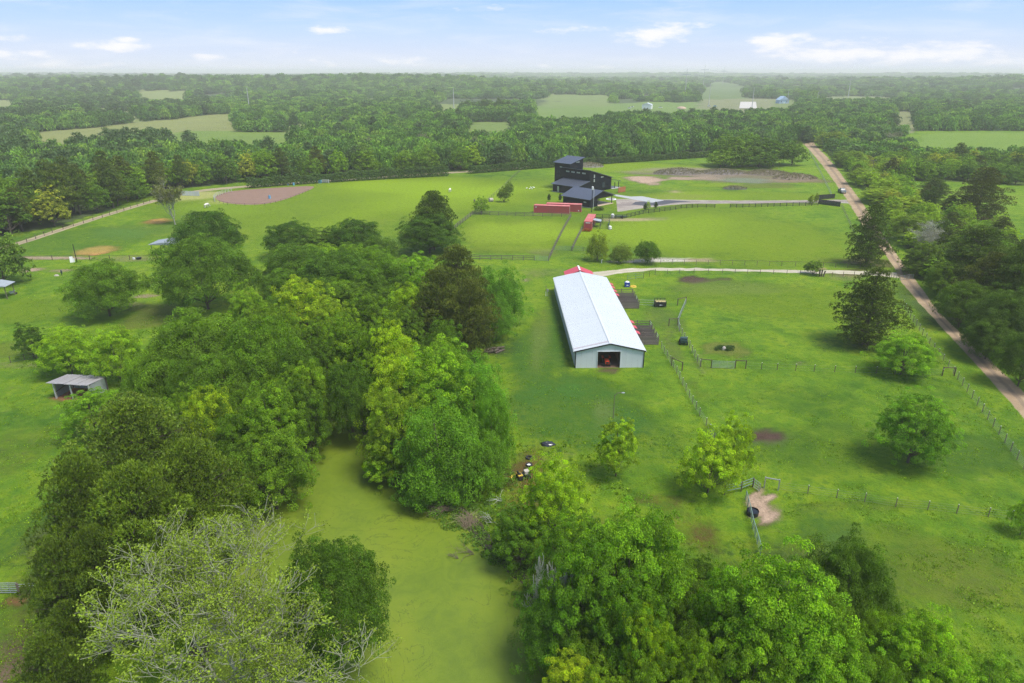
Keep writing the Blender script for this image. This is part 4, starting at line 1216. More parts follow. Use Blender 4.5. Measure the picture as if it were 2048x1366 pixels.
# ------------------------------------------------------------------ the woods
def scatter_wood():
    rng = np.random.RandomState(5)
    pts = []
    ex = np.array([p[0] for p in HOME_EDGE]); ey = np.array([p[1] for p in HOME_EDGE])
    y = 150.0
    while y < 6500:
        s = 7.6 + max(0, y - 500) * 0.0085
        half = y * 0.92 + 60
        n = int(2 * half / s)
        xs = np.linspace(-half, half, n) + rng.uniform(-.45, .45, n) * s
        yy = y + rng.uniform(-.45, .45, n) * s
        pr = proj_rows(xs, yy)
        pxs = 1024 + FPX * xs / (yy * math.cos(PITCH) + HCAM * math.sin(PITCH))
        lim = np.interp(pxs, ex, ey)
        keep = pr < lim - 1.5 * 400.0 / np.maximum(yy, 200) * 0
        for poly in (EASTW, STRIPW): keep |= in_poly(xs, yy, poly)
        if y > 380:
            for poly, _ in CLEAR: keep &= ~in_clearing(xs, yy, poly)
        # the wide road's verge, and scattered openings in the far country
        k = fbm(xs / 170 + 4.2, yy / 260 + 9.7, 3)
        keep &= ~((yy > 900) & (k < 0.36))
        for a, b, d, e in zip(xs[keep], yy[keep], pxs[keep], pr[keep]): pts.append((a, b, s, d, e))
        y += s * 0.92
    return pts

LAND = [(30, 'at the left edge'), (95, 'left of the lone pasture oak'), (160, 'beyond the black post'), (215, 'beyond the lone pasture oak'), (265, 'beyond the track fence'), (305, 'left of the lone half-bare tree'),
        (340, 'behind the lone half-bare tree'), (385, 'above the white leaning panels'), (430, 'at the arena gate'), (480, 'above the white arena rails'), (530, 'beyond the middle of the arena'), (585, 'behind the blue barrel'),
        (640, 'behind the horse-jump stand'), (690, 'right of the horse-jump stand'), (735, 'above the dark grove oaks'), (780, 'left of the tall dark pasture pine'), (825, 'above the left of the lone dark pine'), (868, 'above the lone dark pine'),
        (915, 'at the gap in the hedge'), (960, 'right of the hedge gap'), (1005, 'above the small pasture trees'), (1045, 'at the end of the pasture fence'), (1090, 'left of the black tower'), (1130, 'behind the black tower'),
        (1170, 'behind the roof of the black house'), (1215, 'right of the black house roof'), (1260, 'above the cedar screen'), (1305, 'left of the big spoil heap'), (1355, 'above the big spoil heap'), (1400, 'left of the dense tree clump'),
        (1450, 'behind the left of the tree clump'), (1500, 'behind the tree clump'), (1550, 'behind the right of the tree clump'), (1605, 'at the far end of the dirt road'), (1660, 'right of the far road end'), (1710, 'above the parked truck'),
        (1760, 'above the pine at the lane end'), (1810, 'left of the bright far field'), (1870, 'below the bright far field'), (1930, 'left of the lone pasture pine'), (1975, 'behind the lone pasture pine'), (2020, 'right of the lone pasture pine'), (2048, 'at the right edge')]
def landmark(px, py, strip_):
    n = min(LAND, key=lambda q: abs(q[0] - px))[1]
    if strip_: 
        k = ('opposite the far end of the pasture', 'opposite the spoil heaps', 'opposite the parked truck', 'above the lane end pine', 'opposite the lane end', 'opposite the layered pine', 'opposite the round bright tree', 'near the right edge')[int(np.clip((py - 285) / 52, 0, 7))]
        n = k
    return n
def Yedge(px, py):
    return G(px, float(np.interp(px, [q[0] for q in HOME_EDGE], [q[1] for q in HOME_EDGE])))[1]
def lab_pine(rng, hh, w): return ('tall ' if hh > 12 else '') + 'dark pine, ' + w

def build_woods():
    rng = random.Random(77)
    pts = scatter_wood()
    # nearest ones that the photograph shows singly
    vis = [p for p in pts if -60 < p[3] < 2110 and p[1] < 900]
    def row_key(p):    # trees at the front of a wood show largest
        edge = G(p[3], float(np.interp(p[3], [q[0] for q in HOME_EDGE], [q[1] for q in HOME_EDGE])))[1]
        return p[1] + 4.0 * max(0, p[1] - edge)
    vis.sort(key=row_key)
    near = set(id(p) for p in vis[:225])
    tones = [(0.078, 0.15, 0.026), (0.062, 0.126, 0.024), (0.092, 0.18, 0.026), (0.12, 0.20, 0.034), (0.044, 0.094, 0.02), (0.058, 0.12, 0.03), (0.145, 0.185, 0.055)]
    words = ['mid green', 'deep green', 'fresh green', 'light green', 'dark', 'bluish green', 'pale olive']
    P = []   # far points
    for p in pts:
        x, y, s, px, py = p
        w = float(fbm(x / 120 + 1.7, y / 120 + 5.5, 3))
        left = px < 420
        is_pine = (left and w > 0.42 and rng.random() < .45) or rng.random() < .05 + (0.25 if (px > 1850 and y < 260) else 0)
        z = float(hterr(x, y))
        if id(p) in near:
            strip_ = in_poly(np.array([x]), np.array([y]), STRIPW)[0]
            if strip_ and py > 395 and px > 1780: 
                hh = rng.uniform(4.5, 7.5); r = rng.uniform(2.8, 4.2)
            elif strip_:
                hh = rng.uniform(5, 8.5); r = rng.uniform(3.2, 5)
            elif px > 1700 and y < 420:
                hh = rng.uniform(6.5, 9.5); r = rng.uniform(4, 5.5)
            else:
                hh = rng.uniform(10.0, 14); r = rng.uniform(4.6, 6.4)
            ti = rng.choice((0, 0, 1, 1, 2, 3, 4, 4, 5, 6)) if not is_pine else 0
            if strip_: ti = rng.choice((1, 4, 2, 5, 0, 3) if py > 500 else (0, 2, 3, 3, 6, 2))
            where = ('behind the farm track in the west' if px < 380 else 'beyond the riding arena' if px < 640 else 'beyond the hedge and pasture' if px < 1040
                     else 'beyond the hedge behind the black house' if px < 1330 else 'beyond the hedge north of the spoil heaps' if px < 1600
                     else 'in the strip of wood along the dirt road' if strip_ else 'in the belt of trees across the east pasture')
            row = 'front of the wood' if y - Yedge(px, py) < 9 else ('second row of the wood' if y - Yedge(px, py) < 22 else 'back of the wood')
            if strip_: row = 'roadside wood'
            where2 = row + ' ' + landmark(px, py, strip_)
            if is_pine:
                put_tree('pine_mid', x, y, hh * 1.28 if not strip_ else hh * 1.2, r * .85, (0.032 + rng.random() * .012, 0.060 + rng.random() * .014, 0.024),
                         lab_pine(rng, hh, where2), group='pines ' + where, name='pine_tree', cat='pine tree', z=z)
            else:
                kind = rng.choice(('oak_mid', 'oak_mid', 'oak_mid', 'tall_mid'))
                c = tones[ti]; j = rng.uniform(.88, 1.12)
                put_tree(kind, x, y, hh, r, tuple(q * j for q in c), f'{words[ti]} {"narrow " if kind == "tall_mid" else ("wide " if r > 5.5 else "")}tree, {where2}', group='trees ' + where, z=z)
        else:
            P.append((x, y, z, s, is_pine, px))
    # the rest reads as one mass
    n = len(P)
    A = np.array([(a[0], a[1], a[2]) for a in P], np.float32)
    sc = np.zeros((n, 3), np.float32); idx = np.zeros(n, np.int32); tint = np.ones((n, 4), np.float32); rz = np.zeros(n, np.float32)
    for i, (x, y, z, s, is_pine, px) in enumerate(P):
        r = s * 0.5 * rng.uniform(1.0, 1.45) + 1.0
        far = fbm(x / 300 + 2, y / 300 + 3, 2)
        h = rng.uniform(8.5, 12.5) * (1 + 0.12 * (y > 1500) + (0.55 if y > 1100 and rng.random() < .12 else 0)) * (1.15 if is_pine else 1)
        if px > 1640 and y < 560: h *= .72
        sc[i] = (r, r, h); idx[i] = (4 + rng.randrange(2)) if is_pine else rng.randrange(4); rz[i] = rng.uniform(0, 6.28)
        k = rng.random(); j = rng.uniform(.9, 1.15)
        c = (0.048, 0.088, 0.034) if is_pine else (tones[rng.choice((0, 1, 1, 2, 2, 3, 4, 4, 5))])
        tint[i, :3] = [c[0] * j * 1.75, c[1] * j * 1.72, c[2] * j * 1.5]
    me = bpy.data.meshes.new('far_woods')
    me.vertices.add(n); me.vertices.foreach_set('co', A.ravel())
    for an, typ, arr in (('scl', 'FLOAT_VECTOR', sc), ('rz', 'FLOAT', rz)):
        a = me.attributes.new(an, typ, 'POINT'); a.data.foreach_set('vector' if typ == 'FLOAT_VECTOR' else 'value', arr.ravel())
    a = me.attributes.new('idx', 'INT', 'POINT'); a.data.foreach_set('value', idx)
    a = me.attributes.new('tint', 'FLOAT_COLOR', 'POINT'); a.data.foreach_set('color', tint.ravel())
    o = link('far_woods', me, label='distant woods and hedgerow trees fading into haze towards the horizon', cat='woods', kind='stuff')
    # source crowns live in a collection that is never linked to the scene
    col = bpy.data.collections.new('wood_sources')
    for i in range(6):
        if i < 4:
            V, F, lv, _ = broadleaf(200 + i, 1.0, 1.0, lobes=14, sub=12, nleaf=8, leaf=0.155, young=0.5, lobe_r=(.30, .46), skirt=.02, flat=.6)
            V[:, 2] = V[:, 2] / V[:, 2].max(); V[:, :2] /= np.percentile(np.hypot(V[:, 0], V[:, 1]), 97)
        else:
            V, F, lv, _ = pine(210 + i, 15, 5, layers=8, nper=6, tufts=9, blades=4, needle=1.5, base=.25, conic=.5)
            V[:, 2] /= V[:, 2].max(); V[:, :2] /= np.percentile(np.hypot(V[:, 0], V[:, 1]), 97)
        so = bpy.data.objects.new('wood_source', mk_mesh('wood_crown', V, F, [M['leaf_far']], attrs=lv_attr(lv)))
        so.name = f'wood_source_{i}'
        col.objects.link(so)
    ng = bpy.data.node_groups.new('plant_woods', 'GeometryNodeTree')
    ng.interface.new_socket('Geometry', in_out='INPUT', socket_type='NodeSocketGeometry')
    ng.interface.new_socket('Geometry', in_out='OUTPUT', socket_type='NodeSocketGeometry')
    N = ng.nodes; Lk = ng.links
    gi = N.new('NodeGroupInput'); go = N.new('NodeGroupOutput')
    ci = N.new('GeometryNodeCollectionInfo'); ci.inputs[0].default_value = col
    ci.inputs['Separate Children'].default_value = True; ci.inputs['Reset Children'].default_value = True
    ip = N.new('GeometryNodeInstanceOnPoints'); ip.inputs['Pick Instance'].default_value = True
    def attr(nm, dt):
        a = N.new('GeometryNodeInputNamedAttribute'); a.data_type = dt; a.inputs['Name'].default_value = nm
        return a.outputs['Attribute']
    cx = N.new('ShaderNodeCombineXYZ'); Lk.new(attr('rz', 'FLOAT'), cx.inputs['Z'])
    er = N.new('FunctionNodeEulerToRotation'); Lk.new(cx.outputs[0], er.inputs[0])
    Lk.new(gi.outputs[0], ip.inputs['Points']); Lk.new(ci.outputs[0], ip.inputs['Instance'])
    Lk.new(attr('idx', 'INT'), ip.inputs['Instance Index']); Lk.new(er.outputs[0], ip.inputs['Rotation']); Lk.new(attr('scl', 'FLOAT_VECTOR'), ip.inputs['Scale'])
    Lk.new(ip.outputs[0], go.inputs[0])
    md = o.modifiers.new('plant', 'NODES'); md.node_group = ng
    print('woods: near', len(near), 'far', n)

def ordinal_labels():
    from collections import defaultdict
    g = defaultdict(list)
    bpy.context.view_layer.update()
    for o in scene.objects:
        if o.parent is None and 'tree' in o.name and o.get('label'): g[o['label']].append(o)
    words = ['two', 'three', 'four', 'five', 'six', 'seven', 'eight', 'nine']
    nth = ['first', 'second', 'third', 'fourth', 'fifth', 'sixth', 'seventh', 'eighth', 'ninth']
    for lab, os_ in g.items():
        n = len(os_)
        if n < 2 or n > 9: continue
        os_.sort(key=lambda o: proj(*o.location)[0])
        for i, o in enumerate(os_):
            q = ('left of two', 'right of two')[i] if n == 2 else f'{nth[i]} of {words[n - 2]} from left'
            new = f'{lab}, {q}'
            if len(new.replace(',', ' ').split()) <= 16: o['label'] = new

def build_haze():
    """one closed box of thin air round the whole place"""
    X0, X1, Y0, Y1, Z0, Z1 = -16000, 16000, -2000, 19500, -9, 64
    m = bpy.data.materials.new('haze'); m.use_nodes = True
    t = NT(m.node_tree); t.n.clear()
    out = t.new('ShaderNodeOutputMaterial'); v = t.new('ShaderNodeVolumePrincipled')
    v.inputs['Color'].default_value = (0.99, 0.97, 0.91, 1)
    v.inputs['Density'].default_value = 0.00020
    v.inputs['Anisotropy'].default_value = 0.0
    t.lk(v.outputs[0], out.inputs['Volume'])
    MB().box(X0, X1, Y0, Y1, Z0, Z1).build('haze', m, kind='stuff', label='thin pale haze filling the air')
# ------------------------------------------------------------------ built things
M['barn_white'] = simple_mat('barn_white', (0.67, 0.70, 0.71), 0.42, var=0.04, nscale=0.6, dirt=(0.45, 0.48, 0.48), dirt_amt=0.18, obj_random=0.05)
M['roof_white'] = simple_mat('roof_white', (0.575, 0.61, 0.62), 0.42, var=0.05, nscale=0.7, dirt=(0.44, 0.46, 0.48), dirt_amt=0.30, obj_random=0.04)
M['trim_black'] = simple_mat('trim_black', (0.018, 0.020, 0.024), 0.5)
M['trim_white'] = simple_mat('trim_white', (0.75, 0.78, 0.78), 0.5)
M['red_metal'] = simple_mat('red_metal', (0.52, 0.055, 0.075), 0.45, var=0.08)
M['container_red'] = simple_mat('container_red', (0.42, 0.070, 0.068), 0.6, var=0.12, nscale=0.8, dirt=(0.30, 0.09, 0.07), dirt_amt=0.4)
M['container_roof'] = simple_mat('container_roof', (0.55, 0.14, 0.13), 0.6, var=0.12, nscale=0.8, dirt=(0.55, 0.33, 0.28), dirt_amt=0.35)
M['white'] = simple_mat('white', (0.78, 0.78, 0.76), 0.5)
M['steel'] = simple_mat('steel', (0.45, 0.47, 0.47), 0.45, metal=0.6, var=0.15)
M['pipe_green'] = simple_mat('pipe_green', (0.16, 0.24, 0.20), 0.6, var=0.15)
M['pipe_rust'] = simple_mat('pipe_rust', (0.10, 0.07, 0.055), 0.8, var=0.3)
M['black'] = simple_mat('black', (0.018, 0.018, 0.020), 0.55, var=0.2)
M['house_black'] = simple_mat('house_black', (0.006, 0.008, 0.013), 0.6, var=0.15, nscale=1.0, spec=0.15)
M['house_roof'] = simple_mat('house_roof', (0.10, 0.115, 0.15), 0.35, metal=0.35, var=0.10, nscale=0.5)
M['post_wood'] = simple_mat('post_wood', (0.15, 0.12, 0.095), 0.9, var=0.3, nscale=2)
M['board_grey'] = simple_mat('board_grey', (0.17, 0.145, 0.12), 0.9, var=0.25, nscale=1.2, obj_random=0.3)
M['board_black'] = simple_mat('board_black', (0.020, 0.020, 0.018), 0.7, var=0.2)
M['cedar'] = simple_mat('cedar', (0.40, 0.13, 0.05), 0.7, var=0.2)
M['tin'] = simple_mat('tin', (0.40, 0.44, 0.47), 0.5, metal=0.3, var=0.15, nscale=1.5, dirt=(0.28, 0.20, 0.17), dirt_amt=0.35, obj_random=0.15)
M['tin_roof'] = simple_mat('tin_roof', (0.36, 0.35, 0.36), 0.6, var=0.2, nscale=1.2, dirt=(0.24, 0.14, 0.12), dirt_amt=0.5, obj_random=0.2)
M['wire'] = simple_mat('wire', (0.26, 0.30, 0.24), 0.5, metal=0.5)
M['rubber'] = simple_mat('rubber', (0.02, 0.02, 0.02), 0.8)
M['glass'] = simple_mat('glass', (0.03, 0.04, 0.05), 0.22, spec=0.4)
M['window_lit'] = simple_mat('window_lit', (0.35, 0.38, 0.34), 0.15, var=0.4, nscale=1.5)
M['tractor_red'] = simple_mat('tractor_red', (0.62, 0.07, 0.03), 0.4)
M['straw'] = simple_mat('straw', (0.42, 0.36, 0.16), 0.95, var=0.3)
M['dirt_floor'] = simple_mat('dirt_floor', (0.17, 0.10, 0.065), 0.95, var=0.25)
M['blue'] = simple_mat('blue', (0.02, 0.05, 0.32), 0.5)
M['sky_blue'] = simple_mat('sky_blue', (0.12, 0.36, 0.55), 0.5)
M['yellow'] = simple_mat('yellow', (0.62, 0.42, 0.05), 0.7)
M['horse_white'] = simple_mat('horse_white', (0.66, 0.63, 0.56), 0.8)
M['dark_green'] = simple_mat('dark_green', (0.025, 0.055, 0.050), 0.5)
M['truck'] = simple_mat('truck', (0.035, 0.07, 0.085), 0.45, spec=0.35)
M['pole_grey'] = simple_mat('pole_grey', (0.50, 0.50, 0.46), 0.7)
M['blue_house'] = simple_mat('blue_house', (0.30, 0.42, 0.55), 0.7)
M['gravel_plain'] = simple_mat('gravel_plain', (0.46, 0.43, 0.38), 0.95, var=0.15, nscale=0.5)
M['stone'] = simple_mat('stone', (0.42, 0.38, 0.32), 0.9, var=0.2)
M['brick_wall'] = simple_mat('interior_wood', (0.26, 0.13, 0.07), 0.85, var=0.3)
M['twig'] = simple_mat('twig', (0.26, 0.20, 0.13), 0.9, var=0.25)
M['dead_wood'] = simple_mat('dead_wood', (0.36, 0.38, 0.31), 0.9, var=0.15)

_cache = {}
def cached(key, fn):
    if key not in _cache: _cache[key] = fn()
    return _cache[key]

def beam(name, a, b, w, h, mat, parent=None, mesh_key=None):
    """a straight piece sharing one unit mesh per section: x runs from a to b"""
    a = Vector(a); b = Vector(b); d = b - a
    me = cached(('beam', w, h, mat.name), lambda: MB().box(0, 1, -w / 2, w / 2, -h / 2, h / 2).mesh('beam', mat))
    o = link(name, me, parent, loc=a, scale=(d.length, 1, 1))
    o.rotation_euler = (0, -math.atan2(d.z, math.hypot(d.x, d.y)), math.atan2(d.y, d.x))
    return o

def resample_line(P, step):
    P = [Vector((p[0], p[1], 0)) for p in P]
    out = [P[0]]
    for a, b in zip(P, P[1:]):
        L = (b - a).length; k = max(1, round(L / step))
        for i in range(1, k + 1): out.append(a.lerp(b, i / k))
    return out

def fence(label, pxs, step, h, rails, post, rail, pmat, rmat, cap=None, group=None, wires=0, name='fence', cat='fence', world=False, gap=()):
    """posts one by one; rails or boards one by one between posts; thin wires joined"""
    pts = pxs if world else GG(pxs)
    P = resample_line(pts, step)
    t = thing(name, label, cat, (P[0].x, P[0].y, 0), group=group)
    o = P[0].copy()
    pm = cached(('post', post, h, pmat.name), lambda: MB().box(-post / 2, post / 2, -post / 2, post / 2, -0.3, h).mesh('post', pmat))
    cm = cached(('cap', post), lambda: MB().box(-post * .52, post * .52, -post * .52, post * .52, 0, 0.06).mesh('cap', M['white'])) if cap else None
    for p in P:
        q = link('post', pm, t, loc=p - o)
        if cm: link('cap', cm, q, loc=(0, 0, h + 0.003))
    for a, b in zip(P, P[1:]):
        for z in rails:
            beam('rail' if rail[0] < .12 and rail[1] < .09 else 'board', (a - o) + Vector((0, 0, z)), (b - o) + Vector((0, 0, z)), rail[0], rail[1], rmat, t)
    if wires:
        mb = MB()
        for a, b in zip(P, P[1:]):
            for k in range(wires):
                z = 0.15 + (h - 0.25) * k / max(1, wires - 1)
                mb.bar((a - o) + Vector((0, 0, z)), (b - o) + Vector((0, 0, z)), 0.012)
            L = (b - a).length; n = int(L / 0.5)
            if wires > 4:
                for i in range(n):
                    q = a.lerp(b, (i + .5) / n) - o
                    mb.bar(q + Vector((0, 0, .15)), q + Vector((0, 0, h - .1)), 0.007)
        mb.build('wire', M['wire'], t)
    return t

def gate(label, a, b, h=1.3, bars=6, mat=None, name='gate', group=None):
    mat = mat or M['steel']
    A = Vector((*a, 0)); B = Vector((*b, 0)); L = (B - A).length
    t = thing(name, label, 'gate', A, math.atan2((B - A).y, (B - A).x), group)
    fm = MB()
    fm.bar((0.05, 0, .12), (0.05, 0, h), .06).bar((L - .05, 0, .12), (L - .05, 0, h), .06)
    fm.build('frame', mat, t)
    for i in range(bars):
        beam('bar', (0.02, 0, .15 + (h - .2) * i / (bars - 1)), (L - .02, 0, .15 + (h - .2) * i / (bars - 1)), .045, .05, mat, t)
    for k in (1, 2): beam('brace', (L * k / 3, 0.03, .12), (L * k / 3, 0.03, h), .05, .03, mat, t)
    return t

def hbrace(label, a, b, h=1.5, mat=None, group='pipe end braces of the wire fences'):
    mat = mat or M['pipe_rust']
    A = Vector((*a, 0)); B = Vector((*b, 0)); L = (B - A).length
    t = thing('fence_brace', label, 'fence brace', A, math.atan2((B - A).y, (B - A).x), group)
    for x in (0, L): beam('post', (x, 0, -.3), (x, 0, h), .13, .13, mat, t)
    beam('rail', (0, 0, h - .1), (L, 0, h - .1), .10, .10, mat, t)
    return t

def sheet_mesh(w, h, mat, ribs=3, depth=.03):
    """one ribbed metal sheet: x across, z up, ribs proud on -y"""
    mb = MB(); mb.box(0, w - .012, 0, .012, 0, h)
    for i in range(ribs):
        x = w * (i + .5) / ribs
        mb.box(x - .03, x + .03, -depth, 0.0, 0, h)
    return mb.mesh('sheet', mat)

def build_barn():
    x0, x1, y0, y1 = 10.30, 21.40, 101.9, 144.0
    # local frame: origin at front-left corner, x across, y back
    rot = math.atan2(0.95, y1 - y0)
    t = thing('barn', 'long white metal barn with a low gable roof and an open tractor doorway', 'barn', (x0, y0, 0), rot)
    W, Ln, e, rd = x1 - x0, y1 - y0, 3.0, 4.25
    bw, rw = M['barn_white'], M['roof_white']
    dx0, dx1, dh = 3.62, 7.25, 2.85
    n = 12; pw = W / n
    zt = lambda x: e + (rd - e) * (1 - abs(x / (W / 2) - 1)) - .04
    # front and back wall sheets, cut to the gable
    def gable_sheet(xa, xb, za, name='wall_sheet', yy=0.0, sgn=-1):
        mb = MB(); a, b = xa, xb - .012
        P = [(a, za), (b, za), (b, zt(b)), (a, zt(a))]
        if a < W / 2 < b: P = [(a, za), (b, za), (b, zt(b)), (W / 2, zt(W / 2)), (a, zt(a))]
        mb.prism(P, yy, yy + .012 * -sgn)
        k = 3
        for i in range(k):
            x = a + (b - a) * (i + .5) / k
            mb.box(x - .035, x + .035, min(yy, yy + .028 * sgn), max(yy, yy + .028 * sgn), za, min(zt(x - .035), zt(x + .035)))
        mb.build(name, bw, t)
    cuts = [0, .905, 1.81, 2.715, dx0]
    for a, b in zip(cuts, cuts[1:]): gable_sheet(a, b, 0)
    for k in range(4): gable_sheet(dx0 + (dx1 - dx0) * k / 4, dx0 + (dx1 - dx0) * (k + 1) / 4, dh + .02)
    k = 4; cuts = [dx1 + (W - dx1) * i / k for i in range(k + 1)]
    for a, b in zip(cuts, cuts[1:]): gable_sheet(a, b, 0)
    for i in range(n): gable_sheet(i * pw, (i + 1) * pw, 0, yy=Ln, sgn=1)
    # side wall sheets
    ns = 46; sw = Ln / ns
    sm = sheet_mesh(sw, e - .03, bw)
    for i in range(ns):
        link('wall_sheet', sm, t, loc=(0, (i + 1) * sw, 0), rot=(0, 0, -math.pi / 2))
        link('wall_sheet', sm, t, loc=(W, i * sw, 0), rot=(0, 0, math.pi / 2))
    # roof sheets
    ov = .28; sl = math.atan2(rd - e, W / 2); rl = (W / 2 + ov) / math.cos(sl)
    ns = 48; sw = (Ln + .5) / ns
    rm = MB().box(0, sw - .01, 0, rl, 0, .02)
    for i in range(3):
        x = sw * (i + .5) / 3; rm.box(x - .02, x + .02, 0, rl, .02, .04)
    rmesh = rm.mesh('roof_sheet', rw)
    for i in range(ns):
        y = -.25 + i * sw
        for side in (-1, 1):
            xe = -ov if side < 0 else W + ov
            ze = e - ov * math.tan(sl) + .02
            if side < 0:
                mt = Matrix.Translation((xe, y + sw, ze)) @ Matrix.Rotation(-math.pi / 2, 4, 'Z') @ Matrix.Rotation(sl, 4, 'X')
            else:
                mt = Matrix.Translation((xe, y, ze)) @ Matrix.Rotation(math.pi / 2, 4, 'Z') @ Matrix.Rotation(sl, 4, 'X')
            o = link('roof_sheet', rmesh, t); o.matrix_local = mt
    beam('ridge_cap', (W / 2, -.26, rd + .075), (W / 2, Ln + .26, rd + .075), .36, .04, M['roof_white'], t)
    # weathered flashing strip along the front left rake, as in the photograph
    fl = beam('flashing', (-ov, .95, e - .02), (W / 2 - .2, .95, rd + .02), .42, .05, simple_mat('flashing', (0.42, 0.38, 0.40), .6), t)
    # black trim
    for a, b in (((-ov, -.27, e - .06), (W / 2, -.27, rd + .02)), ((W / 2, -.27, rd + .02), (W + ov, -.27, e - .06))):
        beam('rake_trim', a, b, .06, .20, M['trim_black'], t)
    beam('corner_trim', (-.02, -.03, 0), (-.02, -.03, e - .05), .14, .14, M['trim_black'], t)
    beam('corner_trim', (W + .02, -.03, 0), (W + .02, -.03, e - .05), .16, .14, M['trim_black'], t)
    for a, b in (((dx0 - .07, -.05, 0), (dx0 - .07, -.05, dh + .06)), ((dx1 + .07, -.05, 0), (dx1 + .07, -.05, dh + .06)), ((dx0 - .15, -.052, dh + .08), (dx1 + .15, -.052, dh + .08))):
        beam('door_trim', a, b, .14, .05, M['trim_white'], t)
    for x in (-.3, W + .3):
        beam('gutter', (x, -.2, e - .14), (x, Ln + .2, e - .14), .12, .10, M['trim_white'], t)
    # inside: dirt aisle, stall partitions and posts
    MB().box(.05, W - .05, .05, Ln - .05, .0, .02).build('aisle_floor', M['dirt_floor'], t)
    for side in (dx0 - .1, dx1 + .1):
        for k in range(7):
            beam('stall_post', (side, 1.5 + k * 6, 0), (side, 1.5 + k * 6, 2.9), .14, .14, M['post_wood'], t)
            for z in (.35, .75, 1.15):
                beam('stall_board', (side, 1.5 + k * 6, z), (side, 7.3 + k * 6, z), .05, .26, M['brick_wall'], t)
    MB().box(dx1 + .3, W - .3, 6, 6.1, 0, 2.6).box(.3, dx0 - .3, 6, 6.1, 0, 2.6).build('stall_wall', M['brick_wall'], t)
    # red awnings over the stall windows on the pen side
    am = MB(); am.quad((0, 0, .0), (1.3, 0, 0), (1.3, -1.15, -.42), (0, -1.15, -.42)); am.box(0, 1.3, -1.16, -1.12, -.5, -.42)
    am = MB().prism([(0, 0), (1.25, -.45), (1.25, -.50), (0, -.06)], 0, 1.4).mesh('awning', M['red_metal'])
    for y in (9.2, 12.0, 14.6, 31.0, 33.6, 36.2, 38.4):
        link('awning', am, t, loc=(W + .03, y, 2.72))
    # tractor
    tx, ty, _ = (x0 + 5.25, y0 + 0.45, 0)
    tr = thing('tractor', 'small orange-red tractor parked in the white barn\'s doorway', 'tractor', (tx, ty, 0.02), 0)
    MB().box(-.33, .33, -.1, 1.05, .55, 1.05).box(-.30, .30, -.16, -.1, .55, 1.0).build('hood', M['tractor_red'], tr)
    MB().box(-.22, .22, -.17, -.165, .62, .95).build('grille', M['black'], tr)
    MB().box(-.25, .25, .2, 2.0, .35, .58).build('chassis', M['black'], tr)
    MB().box(-.28, .28, 1.5, 1.95, .78, .88).box(-.28, .28, 1.9, 2.0, .85, 1.3).build('seat', M['black'], tr)
    for s in (-1, 1):
        w = MB(); w.cyl((s * .42, 1.65, .55), (s * .72, 1.65, .55), .55, n=16); w.build('rear_wheel', M['rubber'], tr)
        w = MB(); w.cyl((s * .40, .25, .33), (s * .58, .25, .33), .33, n=14); w.build('front_wheel', M['rubber'], tr)
        MB().box(s * .40 - .04 * 0 if s > 0 else -.72, .72 if s > 0 else -.40, 1.1, 2.1, 1.1, 1.16).build('fender', M['tractor_red'], tr)
        MB().bar((s * .5, 1.95, 1.1), (s * .5, 1.95, 2.15), .06).build('roll_bar', M['black'], tr)
    MB().box(-.55, .55, 1.2, 2.1, 2.15, 2.2).build('canopy', M['white'], tr)
    MB().cyl((0, 1.1, 1.05), (0, 1.35, 1.22), .02).cyl((0, 1.34, 1.2), (0, 1.37, 1.24), .18, n=12).build('steering_wheel', M['black'], tr)
    return

def build_red_annex():
    X, Y = 11.9, 144.35
    t = thing('red_shed', 'small red gable-roofed shed attached behind the far end of the white barn', 'shed', (X, Y, 0), R_(1.3))
    W, D, e, r = 5.9, 3.4, 3.35, 4.55
    MB().prism([(0, 0), (W, 0), (W, e), (W / 2, r - .05), (0, e)], .1, D).build('wall', M['red_metal'], t)
    sl = math.hypot(W / 2 + .25, r - e)
    for s in (0, 1):
        a = (-.25, 0) if s == 0 else (W + .25, 0)
        mb = MB().prism([(a[0], e - .1), (W / 2, r), (W / 2, r + .06), (a[0], e - .04)], -.15, D + .2)
        mb.build('roof', M['red_metal'], t)
    beam('ridge_cap', (W / 2, -.16, r + .09), (W / 2, D + .22, r + .09), .34, .04, M['trim_white'], t)

def build_pens():
    for gi, (Y0, lab) in enumerate(((131.9, 'northern set of weathered board pens against the white barn'), (112.1, 'southern set of weathered board pens against the white barn'))):
        t = thing('board_pen', lab, 'pen', (21.1, Y0, 0), 0)
        L = 4.75
        for k in range(5):
            y = k * 2.05
            for x in (.15, L / 2, L):
                beam('post', (x, y, -.3), (x, y, 1.75), .13, .13, M['post_wood'], t)
            for i in range(6 if k < 4 else 3):
                z = (.16 + i * .235) if k < 4 else (.5 + i * .5)
                beam('board', (.1, y - .08, z), (L + .02, y - .08, z), .04, .19 if k < 4 else .12, M['board_grey'], t)
            if k < 4:
                for i in range(4):
                    beam('rail', (L + .06, y + .1, .3 + i * .4), (L + .06, y + 1.95, .3 + i * .4), .05, .07, M['steel'] if (k + gi) % 3 == 1 else M['board_grey'], t)
        MB().box(.05, L - .1, .05, 8.1, .004, .03).build('pen_floor', simple_mat('pen_dirt', (0.16, 0.13, 0.10), .95, var=.25), t)

